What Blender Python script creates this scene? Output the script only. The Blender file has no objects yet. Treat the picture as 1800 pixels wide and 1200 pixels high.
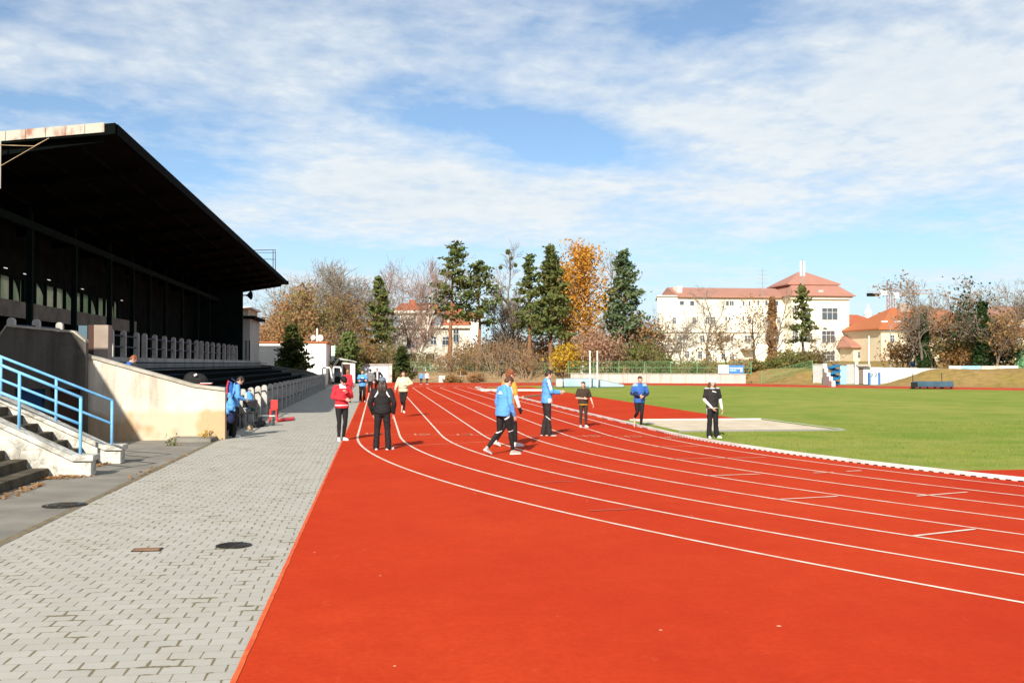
import bpy, bmesh, math, random
import numpy as np
from mathutils import Vector, Matrix, noise as mnoise

SC = bpy.context.scene
COL = SC.collection
R = math.radians
# ------------------------------------------------------------------ camera
F, PITCH, YAW, CAMH = 1850.0, .0212, .1275, 2.0
cam_d = bpy.data.cameras.new('camera'); cam = bpy.data.objects.new('camera', cam_d); COL.objects.link(cam)
cam.location = (0, 0, CAMH); cam.rotation_euler = (math.pi/2 + PITCH, 0, -YAW)
cam_d.sensor_width = 36; cam_d.lens = 36*F/1800; cam_d.clip_end = 6000; cam_d.clip_start = .05
SC.camera = cam

def ray(px, py):
    """direction of the ray through a point of the photograph (used only to measure where things stand)"""
    dx, dy, dz = (px-900)/F, 1.0, -(py-600)/F
    c, s = math.cos(PITCH), math.sin(PITCH); dy, dz = dy*c-dz*s, dy*s+dz*c
    c, s = math.cos(YAW), math.sin(YAW); dx, dy = dx*c+dy*s, -dx*s+dy*c
    return Vector((dx, dy, dz))
O = Vector((0, 0, CAMH))
def gp(px, py, z=0.0):
    d = ray(px, py); return O + d*((z-CAMH)/d.z)
def wy(px, py, y):
    d = ray(px, py); return O + d*(y/d.y)
def wx(px, py, x):
    d = ray(px, py); return O + d*(x/d.x)
def wd(px, py, D):
    return O + ray(px, py)*D

# ------------------------------------------------------------------ scene graph helpers
def tag(o, label=None, cat=None, group=None, kind=None):
    if label: o['label'] = label
    if cat: o['category'] = cat
    if group: o['group'] = group
    if kind: o['kind'] = kind
    return o
def thing(name, label, cat, loc=(0, 0, 0), group=None):
    o = bpy.data.objects.new(name, None); COL.objects.link(o); o.location = loc
    o.empty_display_size = .3
    return tag(o, label, cat, group)
def root_loc(p):
    v = Vector((0, 0, 0))
    while p is not None:
        v += p.location; p = p.parent
    return v
def copy_tree(o, parent=None):
    c = o.copy(); COL.objects.link(c); c.parent = parent
    for ch in list(o.children): copy_tree(ch, c)
    return c

class MB:
    """collects simple solids, links them as one mesh"""
    def __init__(s): s.v = []; s.f = []; s.m = []
    def add(s, vs, fs, mi=0):
        b = len(s.v); s.v += [tuple(v) for v in vs]
        for f in fs: s.f.append(tuple(b+i for i in f)); s.m.append(mi)
        return s
    def box(s, x0, x1, y0, y1, z0, z1, mi=0):
        if x0 > x1: x0, x1 = x1, x0
        if y0 > y1: y0, y1 = y1, y0
        if z0 > z1: z0, z1 = z1, z0
        v = [(x0,y0,z0),(x1,y0,z0),(x1,y1,z0),(x0,y1,z0),(x0,y0,z1),(x1,y0,z1),(x1,y1,z1),(x0,y1,z1)]
        return s.add(v, [(0,3,2,1),(4,5,6,7),(0,1,5,4),(1,2,6,5),(2,3,7,6),(3,0,4,7)], mi)
    def obox(s, c, size, M=None, mi=0):
        hx, hy, hz = size[0]/2, size[1]/2, size[2]/2
        M = M or Matrix.Identity(3); c = Vector(c)
        v = [c + M @ Vector(p) for p in [(-hx,-hy,-hz),(hx,-hy,-hz),(hx,hy,-hz),(-hx,hy,-hz),(-hx,-hy,hz),(hx,-hy,hz),(hx,hy,hz),(-hx,hy,hz)]]
        return s.add(v, [(0,3,2,1),(4,5,6,7),(0,1,5,4),(1,2,6,5),(2,3,7,6),(3,0,4,7)], mi)
    def prism(s, poly, a, b, axis='z', mi=0):
        """poly of 2D points extruded along an axis between a and b"""
        n = len(poly)
        def P(p, t):
            if axis == 'z': return (p[0], p[1], t)
            if axis == 'y': return (p[0], t, p[1])
            return (t, p[0], p[1])
        v = [P(p, a) for p in poly] + [P(p, b) for p in poly]
        fs = [tuple(range(n))[::-1], tuple(range(n, 2*n))] + [(i, (i+1) % n, n+(i+1) % n, n+i) for i in range(n)]
        return s.add(v, fs, mi)
    def tube(s, pts, r, n=8, mi=0, caps=True):
        pts = [Vector(p) for p in pts]
        rs = r if isinstance(r, (list, tuple)) else [r]*len(pts)
        vs = []; up = None
        for i, p in enumerate(pts):
            d = (pts[min(i+1, len(pts)-1)] - pts[max(i-1, 0)]).normalized()
            if up is None:
                up = Vector((0,0,1)) if abs(d.z) < .9 else Vector((1,0,0))
            a = d.cross(up).normalized(); b = a.cross(d).normalized(); up = b
            for k in range(n):
                t = 2*math.pi*k/n + math.pi/n
                vs.append(p + (a*math.cos(t) + b*math.sin(t))*rs[i])
        fs = []
        for i in range(len(pts)-1):
            for k in range(n):
                k2 = (k+1) % n
                fs.append((i*n+k, i*n+k2, (i+1)*n+k2, (i+1)*n+k))
        if caps:
            fs.append(tuple(range(n))[::-1]); fs.append(tuple((len(pts)-1)*n+k for k in range(n)))
        return s.add(vs, fs, mi)
    def ball(s, c, r, nu=10, nv=7, mi=0):
        c = Vector(c); r = r if isinstance(r, (tuple, list)) else (r, r, r)
        vs = [(c.x, c.y, c.z+r[2])]
        for j in range(1, nv):
            t = math.pi*j/nv
            for i in range(nu):
                p = 2*math.pi*i/nu
                vs.append((c.x+r[0]*math.sin(t)*math.cos(p), c.y+r[1]*math.sin(t)*math.sin(p), c.z+r[2]*math.cos(t)))
        vs.append((c.x, c.y, c.z-r[2])); fs = []
        for i in range(nu): fs.append((0, 1+i, 1+(i+1) % nu))
        for j in range(nv-2):
            for i in range(nu):
                a = 1+j*nu+i; b = 1+j*nu+(i+1) % nu
                fs.append((a, a+nu, b+nu, b))
        L = len(vs)-1; k = 1+(nv-2)*nu
        for i in range(nu): fs.append((L, k+(i+1) % nu, k+i))
        return s.add(vs, fs, mi)
    def build(s, name, mats, parent=None, smooth=False, bevel=0, **tags):
        me = bpy.data.meshes.new(name)
        off = root_loc(parent)
        me.from_pydata([(v[0]-off.x, v[1]-off.y, v[2]-off.z) for v in s.v], [], s.f)
        if not isinstance(mats, (list, tuple)): mats = [mats]
        for m in mats: me.materials.append(m)
        if len(mats) > 1: me.polygons.foreach_set('material_index', s.m)
        if smooth: me.polygons.foreach_set('use_smooth', [True]*len(me.polygons))
        me.update()
        o = bpy.data.objects.new(name, me); COL.objects.link(o); o.parent = parent
        if bevel:
            b = o.modifiers.new('bevel', 'BEVEL'); b.width = bevel; b.segments = 2; b.limit_method = 'ANGLE'
        return tag(o, **tags)

def np_mesh(name, verts, quads, mats, parent=None, smooth=False, local=True):
    me = bpy.data.meshes.new(name)
    verts = np.asarray(verts, dtype=np.float32); quads = np.asarray(quads, dtype=np.int32)
    k = quads.shape[1]
    me.vertices.add(len(verts)); me.vertices.foreach_set('co', verts.ravel())
    me.loops.add(quads.size); me.loops.foreach_set('vertex_index', quads.ravel())
    me.polygons.add(len(quads)); me.polygons.foreach_set('loop_start', np.arange(0, quads.size, k, dtype=np.int32))
    if not isinstance(mats, (list, tuple)): mats = [mats]
    for m in mats: me.materials.append(m)
    me.update(calc_edges=True)
    if smooth: me.polygons.foreach_set('use_smooth', [True]*len(me.polygons))
    o = bpy.data.objects.new(name, me); COL.objects.link(o); o.parent = parent
    return o

# ------------------------------------------------------------------ materials
def new_mat(name):
    m = bpy.data.materials.new(name); m.use_nodes = True
    nt = m.node_tree; b = nt.nodes['Principled BSDF']
    return m, nt, b
def N(nt, typ, **kw):
    n = nt.nodes.new(typ)
    for k, v in kw.items():
        if k == 'ins':
            for kk, vv in v.items(): n.inputs[kk].default_value = vv
        else: setattr(n, k, v)
    return n
def math_n(nt, op, a, b=None, c=None, clamp=False):
    n = nt.nodes.new('ShaderNodeMath'); n.operation = op; n.use_clamp = clamp
    for i, v in enumerate((a, b, c)):
        if v is None: continue
        if hasattr(v, 'is_output') or isinstance(v, bpy.types.NodeSocket): nt.links.new(v, n.inputs[i])
        else: n.inputs[i].default_value = v
    return n.outputs[0]
def mixc(nt, fac, a, b):
    n = nt.nodes.new('ShaderNodeMix'); n.data_type = 'RGBA'
    for i, v in ((0, fac), (6, a), (7, b)):
        if isinstance(v, bpy.types.NodeSocket): nt.links.new(v, n.inputs[i])
        else: n.inputs[i].default_value = v if i == 0 else (*v[:3], 1)
    return n.outputs[2]
def ramp(nt, fac, lo, hi):
    return math_n(nt, 'MULTIPLY', math_n(nt, 'SUBTRACT', fac, lo), 1.0/(hi-lo), clamp=True)
def tex(nt, scale, detail=4, rough=.55, stretch=(1, 1, 1), coord='Object', dist=0):
    tc = nt.nodes.new('ShaderNodeTexCoord'); mp = nt.nodes.new('ShaderNodeMapping')
    mp.inputs['Scale'].default_value = stretch
    nt.links.new(tc.outputs[coord], mp.inputs[0])
    n = nt.nodes.new('ShaderNodeTexNoise'); n.inputs['Scale'].default_value = scale
    n.inputs['Detail'].default_value = detail; n.inputs['Roughness'].default_value = rough
    n.inputs['Distortion'].default_value = dist
    nt.links.new(mp.outputs[0], n.inputs['Vector'])
    return n.outputs['Fac']
def mat(name, c, c2=None, scale=4, lo=.35, hi=.65, rough=.8, bump=0, bscale=None, stretch=(1,1,1), spec=.3, metal=0, detail=5, coord='Object'):
    m, nt, b = new_mat(name)
    b.inputs['Base Color'].default_value = (*c, 1); b.inputs['Roughness'].default_value = rough
    b.inputs['Specular IOR Level'].default_value = spec; b.inputs['Metallic'].default_value = metal
    if c2 is not None:
        f = ramp(nt, tex(nt, scale, detail, stretch=stretch, coord=coord), lo, hi)
        nt.links.new(mixc(nt, f, c, c2), b.inputs['Base Color'])
    if bump:
        bp = nt.nodes.new('ShaderNodeBump'); bp.inputs['Strength'].default_value = bump; bp.inputs['Distance'].default_value = .02
        nt.links.new(tex(nt, bscale or scale*4, 3, stretch=stretch, coord=coord), bp.inputs['Height'])
        nt.links.new(bp.outputs[0], b.inputs['Normal'])
    return m
def leaf_mat(name, c1, c2, c3=None, trans=.35, rough=.7):
    """leaves: each one gets its own colour between the given ones"""
    m, nt, b = new_mat(name)
    g = nt.nodes.new('ShaderNodeNewGeometry')
    r = g.outputs['Random Per Island']
    col = mixc(nt, r, c1, c2)
    if c3 is not None:
        f = ramp(nt, tex(nt, .55, 3), .42, .62)
        col = mixc(nt, f, col, c3)
    nt.links.new(col, b.inputs['Base Color']); b.inputs['Roughness'].default_value = rough
    b.inputs['Specular IOR Level'].default_value = .15
    t = nt.nodes.new('ShaderNodeBsdfTranslucent'); nt.links.new(col, t.inputs[0])
    mx = nt.nodes.new('ShaderNodeMixShader'); mx.inputs[0].default_value = trans
    nt.links.new(b.outputs[0], mx.inputs[1]); nt.links.new(t.outputs[0], mx.inputs[2])
    nt.links.new(mx.outputs[0], nt.nodes['Material Output'].inputs[0])
    return m
def glass_mat(name, c=(.05, .07, .09)):
    m, nt, b = new_mat(name)
    b.inputs['Base Color'].default_value = (*c, 1); b.inputs['Roughness'].default_value = .08
    b.inputs['Specular IOR Level'].default_value = .6
    return m

# ------------------------------------------------------------------ sun and sky
SUN_EL, SUN_AZ = R(30), R(20.5)         # the sun stands behind the camera, to its left
sd = bpy.data.lights.new('sun', 'SUN'); sd.energy = 5.0; sd.angle = R(.53); sd.color = (1, .94, .83)
sun = bpy.data.objects.new('sun', sd); COL.objects.link(sun)
ldir = Vector((math.sin(SUN_AZ)*math.cos(SUN_EL), math.cos(SUN_AZ)*math.cos(SUN_EL), -math.sin(SUN_EL)))
sun.rotation_euler = ldir.to_track_quat('-Z', 'Y').to_euler(); sun.location = (-20, -40, 40)

def build_world():
    w = bpy.data.worlds.new('World'); SC.world = w; w.use_nodes = True
    nt = w.node_tree; bg = nt.nodes['Background']
    sky = nt.nodes.new('ShaderNodeTexSky'); sky.sky_type = 'NISHITA'; sky.sun_disc = False
    sky.sun_elevation = SUN_EL; sky.sun_rotation = math.pi + SUN_AZ
    sky.air_density = .8; sky.dust_density = .15; sky.ozone_density = 2.0; sky.altitude = 400
    tc = nt.nodes.new('ShaderNodeTexCoord')
    sep = nt.nodes.new('ShaderNodeSeparateXYZ'); nt.links.new(tc.outputs['Generated'], sep.inputs[0])
    x, y, z = sep.outputs
    zz = math_n(nt, 'ADD', math_n(nt, 'MAXIMUM', z, 0.0), .085)
    u = math_n(nt, 'DIVIDE', x, zz); v = math_n(nt, 'DIVIDE', y, zz)
    def comb(a, b, c=0.0):
        n = nt.nodes.new('ShaderNodeCombineXYZ')
        for i, s in enumerate((a, b, c)):
            if isinstance(s, bpy.types.NodeSocket): nt.links.new(s, n.inputs[i])
            else: n.inputs[i].default_value = s
        return n.outputs[0]
    def nz(vec, scale, detail, rough, dist=0.0):
        n = nt.nodes.new('ShaderNodeTexNoise'); n.inputs['Scale'].default_value = scale; n.inputs['Detail'].default_value = detail
        n.inputs['Roughness'].default_value = rough; n.inputs['Distortion'].default_value = dist
        nt.links.new(vec, n.inputs['Vector']); return n.outputs['Fac']
    # cloud field lies on a level sheet high above: u, v are positions on it
    ca, sa = math.cos(R(28)), math.sin(R(28))
    ur = math_n(nt, 'ADD', math_n(nt, 'MULTIPLY', u, ca), math_n(nt, 'MULTIPLY', v, sa))
    vr = math_n(nt, 'SUBTRACT', math_n(nt, 'MULTIPLY', v, ca), math_n(nt, 'MULTIPLY', u, sa))
    big = nz(comb(math_n(nt, 'MULTIPLY', ur, .55), vr, 3.3), .75, 4, .5, .4)
    mid = nz(comb(math_n(nt, 'MULTIPLY', ur, .85), vr, 7.1), 2.9, 8, .6, .2)
    fine = nz(comb(math_n(nt, 'MULTIPLY', u, 1.35), v, 1.7), 9.5, 4, .55, .25)
    cov = math_n(nt, 'ADD', math_n(nt, 'MULTIPLY', big, .5), math_n(nt, 'MULTIPLY', mid, .55))
    cov = math_n(nt, 'ADD', cov, math_n(nt, 'MULTIPLY', fine, .22))
    cov = math_n(nt, 'SUBTRACT', cov, CLOUD_CUT)
    # where the sheet is thick and where it opens (tangents of bearing and height over the +Y horizon)
    yy = math_n(nt, 'MAXIMUM', y, .08)
    a = math_n(nt, 'DIVIDE', x, yy); e = math_n(nt, 'DIVIDE', z, yy)
    for (px, py, wa, we, amt) in BLOBS:
        d = ray(px, py); a0, e0 = d.x/d.y, d.z/d.y
        da = math_n(nt, 'MULTIPLY', math_n(nt, 'SUBTRACT', a, a0), 1850/wa)
        de = math_n(nt, 'MULTIPLY', math_n(nt, 'SUBTRACT', e, e0), 1850/we)
        q = math_n(nt, 'ADD', math_n(nt, 'MULTIPLY', da, da), math_n(nt, 'MULTIPLY', de, de))
        g = math_n(nt, 'MULTIPLY', math_n(nt, 'EXPONENT', math_n(nt, 'MULTIPLY', q, -1.0)), amt*(.92 if amt < 0 else 1))
        cov = math_n(nt, 'ADD', cov, g)
    dens = math_n(nt, 'ADD', math_n(nt, 'MULTIPLY', math_n(nt, 'MULTIPLY', cov, 3.0, clamp=True), .90), .10)
    # thin out at the horizon
    dens = math_n(nt, 'MULTIPLY', dens, ramp(nt, e, .015, .085))
    dens = math_n(nt, 'MULTIPLY', dens, .95)
    shade = ramp(nt, math_n(nt, 'ADD', math_n(nt, 'MULTIPLY', mid, .65), math_n(nt, 'MULTIPLY', fine, .35)), .34, .62)
    ccol = mixc(nt, shade, CLOUD_LO, CLOUD_HI)
    skyc = nt.nodes.new('ShaderNodeMix'); skyc.data_type = 'RGBA'; skyc.blend_type = 'MULTIPLY'; skyc.inputs[0].default_value = 1
    nt.links.new(sky.outputs[0], skyc.inputs[6]); skyc.inputs[7].default_value = SKY_TINT
    low = math_n(nt, 'MULTIPLY', math_n(nt, 'SUBTRACT', 1.0, ramp(nt, e, .0, .17)), .85)
    air = mixc(nt, low, skyc.outputs[2], HORIZON)
    out = mixc(nt, dens, air, ccol)
    nt.links.new(out, bg.inputs[0]); bg.inputs[1].default_value = SKY_STRENGTH
SKY_STRENGTH = .085; CLOUD_CUT = .447
SKY_TINT = (.93, 1.06, 1.08, 1)
HORIZON = (4.3, 5.65, 6.65)
CLOUD_LO = (5.5, 6.15, 6.75); CLOUD_HI = (6.75, 7.1, 7.25)
BLOBS = [ # px, py, half width, half height, amount
    (120, 175, 230, 45, -.26), (330, 285, 170, 60, -.30), (700, 140, 60, 22, -.16), (760, 190, 150, 45, -.26), (960, 225, 130, 45, -.36),
    (1260, 30, 140, 45, -.22), (1010, 275, 150, 32, -.30), (560, 455, 260, 26, -.30), (1560, 440, 260, 45, -.34), (1640, 370, 130, 22, -.15), (1120, 455, 500, 25, -.12),
    (350, 100, 300, 70, .12), (560, 340, 260, 70, .16), (900, 350, 300, 50, .12), (1150, 200, 260, 70, .10), (1600, 130, 330, 130, .22), (1500, 290, 350, 70, .12), (1650, 480, 200, 12, .1),
]
build_world()
SC.view_settings.view_transform = 'Standard'; SC.view_settings.look = 'None'
SC.view_settings.exposure = .62; SC.view_settings.gamma = 1
# ================================================================== ground, pavement, track, field
def sheet(name, poly, z, m, kind='structure', parent=None, **t):
    return MB().add([(p[0], p[1], z) for p in poly], [tuple(range(len(poly)))]).build(name, m, parent, kind=kind, **t)
def strip(name, pts, w, z, m, parent=None, closed=False, **t):
    """painted line of width w along a polyline"""
    P = [Vector((p[0], p[1])) for p in pts]; vs = []; fs = []
    for i, p in enumerate(P):
        d = (P[min(i+1, len(P)-1)] - P[max(i-1, 0)]).normalized(); n = Vector((-d.y, d.x))*w/2
        vs += [(p.x+n.x, p.y+n.y, z), (p.x-n.x, p.y-n.y, z)]
    for i in range(len(P)-1): fs.append((2*i, 2*i+1, 2*i+3, 2*i+2))
    return MB().add(vs, fs).build(name, m, parent, **t)

M = {}
M['earth'] = mat('dry_earth', (.20, .15, .075), (.12, .11, .04), .35, rough=.95, bump=.5, bscale=6)
M['asphalt'] = mat('old_asphalt', (.17, .155, .13), (.245, .225, .19), 1.1, rough=.9, bump=.25, bscale=40, detail=8)
M['line'] = mat('line_paint', (.72, .62, .52), (.72, .36, .25), 3.0, lo=.42, hi=.72, rough=.7, detail=8)
M['line_old'] = mat('worn_line_paint', (.66, .34, .22), (.60, .16, .07), 2.2, rough=.7, detail=8)
M['line_blue'] = mat('old_blue_paint', (.40, .10, .09), (.5, .07, .03), 3, rough=.7)
M['sand'] = mat('pit_sand', (.48, .39, .28), (.62, .52, .39), 1.4, rough=.95, bump=.8, bscale=9)
M['white_board'] = mat('white_board', (.66, .63, .56), (.5, .47, .4), 2, rough=.7)
M['wood'] = mat('bare_wood', (.42, .31, .18), (.3, .21, .11), 3, rough=.8, stretch=(1, 8, 1))
M['kerb'] = mat('kerb_paint', (.78, .76, .72), (.6, .57, .53), 1.2, rough=.5, detail=8)
M['black'] = mat('black_gap', (.012, .012, .014), rough=.9)

def track_mat():
    m, nt, b = new_mat('red_rubber')
    big = tex(nt, .22, 4); mid = tex(nt, 2.3, 6, .65); gr = tex(nt, 15, 8, .85)
    c = mixc(nt, ramp(nt, big, .3, .7), (.45, .035, .011), (.53, .056, .015))
    c = mixc(nt, math_n(nt, 'MULTIPLY', ramp(nt, mid, .35, .7), .4), c, (.38, .028, .008))
    c = mixc(nt, math_n(nt, 'MULTIPLY', ramp(nt, gr, .42, .60), .38), c, (.34, .024, .008))
    st = tex(nt, .9, 6, .7, stretch=(1, .25, 1)); c = mixc(nt, math_n(nt, 'MULTIPLY', ramp(nt, st, .52, .74), .35), c, (.33, .022, .010))
    sc = tex(nt, 5.5, 5, .75, stretch=(1, .5, 1)); c = mixc(nt, math_n(nt, 'MULTIPLY', ramp(nt, sc, .62, .72), .22), c, (.62, .14, .06))
    sp = tex(nt, 13.0, 0, .5)
    c = mixc(nt, ramp(nt, sp, .895, .90), c, (.6, .38, .26))
    nt.links.new(c, b.inputs['Base Color']); b.inputs['Roughness'].default_value = .9; b.inputs['Specular IOR Level'].default_value = .03
    bp = N(nt, 'ShaderNodeBump', ins={'Strength': .35, 'Distance': .004}); nt.links.new(gr, bp.inputs['Height']); nt.links.new(bp.outputs[0], b.inputs['Normal'])
    return m
M['track'] = track_mat()
M['track_edge'] = mat('track_edge', (.66, .12, .03), (.56, .07, .02), 6, rough=.85)
def grass_mat():
    m, nt, b = new_mat('mown_grass')
    a = tex(nt, .09, 5, .6, stretch=(1, .35, 1)); f = tex(nt, 1.6, 6, .7); g = tex(nt, 30, 3, .8)
    c = mixc(nt, ramp(nt, a, .35, .65), (.195, .27, .030), (.32, .33, .060))
    c = mixc(nt, math_n(nt, 'MULTIPLY', ramp(nt, f, .4, .66), .6), c, (.34, .30, .085))
    k = tex(nt, .45, 5, .65); c = mixc(nt, math_n(nt, 'MULTIPLY', ramp(nt, k, .48, .62), .65), c, (.125, .235, .020))
    k2 = tex(nt, .8, 6, .7, stretch=(.25, 1, 1)); c = mixc(nt, math_n(nt, 'MULTIPLY', ramp(nt, k2, .52, .68), .55), c, (.40, .36, .12))
    c = mixc(nt, math_n(nt, 'MULTIPLY', ramp(nt, g, .35, .6), .5), c, (.10, .15, .018))
    nt.links.new(c, b.inputs['Base Color']); b.inputs['Roughness'].default_value = .95; b.inputs['Specular IOR Level'].default_value = .1
    bp = N(nt, 'ShaderNodeBump', ins={'Strength': .7, 'Distance': .03}); nt.links.new(g, bp.inputs['Height']); nt.links.new(bp.outputs[0], b.inputs['Normal'])
    return m
M['grass'] = grass_mat()
def paver_mat():
    """interlocking concrete pavers: rows across the path, joints filled with moss where they have opened"""
    m, nt, b = new_mat('concrete_pavers')
    W_, H_ = .215, .172
    tc = nt.nodes.new('ShaderNodeTexCoord'); wob = nt.nodes.new('ShaderNodeTexNoise'); wob.inputs['Scale'].default_value = .7; wob.inputs['Detail'].default_value = 2
    nt.links.new(tc.outputs['Object'], wob.inputs['Vector'])
    sp = nt.nodes.new('ShaderNodeSeparateXYZ'); nt.links.new(tc.outputs['Object'], sp.inputs[0])
    wv = math_n(nt, 'MULTIPLY', math_n(nt, 'SUBTRACT', wob.outputs['Fac'], .5), .10)
    v = math_n(nt, 'DIVIDE', math_n(nt, 'ADD', sp.outputs[1], wv), H_)
    row = math_n(nt, 'FLOOR', v); vf = math_n(nt, 'FRACT', v)
    half = math_n(nt, 'MULTIPLY', math_n(nt, 'FRACT', math_n(nt, 'MULTIPLY', row, .5)), 1.0)
    # the interlock: long sides jog sideways through each row
    jog = math_n(nt, 'MULTIPLY', math_n(nt, 'SUBTRACT', ramp(nt, math_n(nt, 'ABSOLUTE', math_n(nt, 'SUBTRACT', vf, .5)), .18, .34), .5), .16)
    u = math_n(nt, 'ADD', math_n(nt, 'DIVIDE', math_n(nt, 'ADD', sp.outputs[0], wv), W_), half)
    uj = math_n(nt, 'ADD', u, 0.0)
    uf = math_n(nt, 'FRACT', uj)
    du = math_n(nt, 'MULTIPLY', math_n(nt, 'MINIMUM', uf, math_n(nt, 'SUBTRACT', 1.0, uf)), W_)
    dv = math_n(nt, 'MULTIPLY', math_n(nt, 'MINIMUM', vf, math_n(nt, 'SUBTRACT', 1.0, vf)), H_)
    n1 = tex(nt, 3.1, 4, .6); n2 = tex(nt, 1.1, 4, .6); n3 = tex(nt, 26, 3, .7)
    wu = math_n(nt, 'ADD', .0042, math_n(nt, 'MULTIPLY', ramp(nt, n1, .42, .70), .011))
    wvv = math_n(nt, 'ADD', .0016, math_n(nt, 'MULTIPLY', math_n(nt, 'MULTIPLY', ramp(nt, n1, .53, .66), ramp(nt, n2, .42, .58)), .034))
    ju = math_n(nt, 'LESS_THAN', du, wu); jv = math_n(nt, 'LESS_THAN', dv, wvv)
    j = math_n(nt, 'MAXIMUM', ju, jv)
    cell = nt.nodes.new('ShaderNodeTexWhiteNoise'); cell.noise_dimensions = '2D'
    cb = nt.nodes.new('ShaderNodeCombineXYZ'); nt.links.new(math_n(nt, 'FLOOR', u), cb.inputs[0]); nt.links.new(row, cb.inputs[1]); nt.links.new(cb.outputs[0], cell.inputs['Vector'])
    base = mixc(nt, cell.outputs['Value'], (.375, .355, .315), (.415, .395, .35))
    base = mixc(nt, math_n(nt, 'MULTIPLY', ramp(nt, n2, .35, .7), .45), base, (.335, .31, .255))
    base = mixc(nt, math_n(nt, 'MULTIPLY', ramp(nt, n3, .5, .75), .25), base, (.27, .25, .21))
    moss = mixc(nt, n3, (.13, .105, .06), (.21, .18, .115))
    nt.links.new(mixc(nt, j, base, moss), b.inputs['Base Color']); b.inputs['Roughness'].default_value = .9; b.inputs['Specular IOR Level'].default_value = .2
    bp = N(nt, 'ShaderNodeBump', ins={'Strength': .5, 'Distance': .012}); nt.links.new(math_n(nt, 'SUBTRACT', 1.0, j), bp.inputs['Height']); nt.links.new(bp.outputs[0], b.inputs['Normal'])
    return m
M['paver'] = paver_mat()

XE, XP = -.90, -4.12            # track edge and outer edge of the paved path
sheet('ground', [(-3000, -3000), (3000, -3000), (3000, 3000), (-3000, 3000)], -.06, M['earth'])
sheet('asphalt', [(-45, -25), (XP, -25), (XP, 113), (-45, 113)], 0.0, M['asphalt'])
far_out = [gp(690, 672), gp(830, 673), gp(1000, 672.6), gp(1310, 674), gp(1400, 676.5), gp(1800, 682)]
pav = MB()
rows = 60
sheet('pavement', [(XP, -25), (XE+.01, -25), (XE+.01, 112.5), (XP, 112.5)], .004, M['paver'])
track = sheet('running_track', [(XE, -25), (130, -25), (120, 20), (75, 58)] + [(p.x, p.y) for p in far_out[::-1]] + [(XE, 112.8)], .008, M['track'])

# kerb line of the infield: near bend, straight, far bend
S1, T0, R1, LW, KW = -.526, 29.5, 41.5, 1.155, 8.77
CX = S1+R1; RK = R1-KW; XK = CX-RK
far_k = [Vector((XK, 86, 0)), Vector((XK+.35, 89.5, 0)), gp(905, 678.2), gp(1000, 677.2), gp(1160, 677), gp(1420, 680.5), gp(1800, 686), Vector((62, 58, 0)), Vector((70, 42, 0)), Vector((CX+RK, 30, 0))]
def catmull(P, n=10):
    out = []
    for i in range(len(P)-1):
        p0, p1, p2, p3 = P[max(i-1, 0)], P[i], P[i+1], P[min(i+2, len(P)-1)]
        for k in range(n):
            t = k/n
            out.append(.5*((2*p1) + (p2-p0)*t + (2*p0-5*p1+4*p2-p3)*t*t + (3*p1-p0-3*p2+p3)*t**3))
    return out + [P[-1]]
def arc(r, a0, a1, n):
    return [Vector((CX-r*math.cos(R(a0+(a1-a0)*i/n)), T0-r*math.sin(R(a0+(a1-a0)*i/n)), 0)) for i in range(n+1)]
far_curve = catmull(far_k, 10)
def offset(pts, o):
    out = []
    for i, p in enumerate(pts):
        d = (pts[min(i+1, len(pts)-1)]-pts[max(i-1, 0)]); d.z = 0; d.normalize()
        out.append(Vector((p.x-d.y*o, p.y+d.x*o, 0)))
    return out
def smooth(pts, n=3):
    for _ in range(n):
        pts = [pts[0]] + [(pts[i-1]+pts[i]*2+pts[i+1])/4 for i in range(1, len(pts)-1)] + [pts[-1]]
    return pts
straight = [Vector((XK, T0+(86-T0)*i/20, 0)) for i in range(1, 20)]
inner = arc(RK, 178, 0, 90) + straight
grass_edge = offset(far_curve, -.9)
field = sheet('grass_field', [(p.x+(.12), p.y) for p in inner if p.y > -40] + [(p.x, p.y) for p in grass_edge], .012, M['grass'])
# lanes
for k in range(1, 9):
    o = KW-LW*(k-1)
    pts = arc(R1-LW*(k-1), 100, 0, 90) + [Vector((XK-o, T0+(86-T0)*i/20, 0)) for i in range(1, 20)] + smooth(offset(far_curve, o), 6)[1:]
    strip('lane_line', pts, .055, .0125, M['line'], track)
strip('lane_line', smooth(offset(far_curve, .05), 2), .10, .0125, M['line'], track, label='wide white inner line of the far bend')
def cross(name, a, b, w, m):
    A, B = gp(*a), gp(*b); strip(name, [A, B], w, .0165, m, track)
for a, b, m in [((1366, 879), (1472, 873.4), 'line'), ((1606, 943.5), (1713, 931.5), 'line'), ((1612, 873), (1700, 866), 'line'), ((1240, 837), (1336, 834), 'line'),
                ((1430, 832), (1466, 831), 'line'), ((1488, 829.3), (1514, 828), 'line'), ((1176, 808), (1256, 805.6), 'line_old'), ((1258, 806), (1346, 804.6), 'line_old'),
                ((1148, 786), (1230, 785), 'line_old'), ((1035, 899), (1122, 895), 'line_blue'), ((945, 849), (1010, 846.5), 'line_blue')]:
    cross('stagger_line', a, b, .06, M[m])
cross('start_line', (642, 743.5), (845, 742.5), .05, M['line_old'])
cross('start_line', (641, 763.5), (1205, 769), .05, M['line_old'])
cross('start_line', (640, 788), (866, 776.5), .05, M['line_old'])
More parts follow.
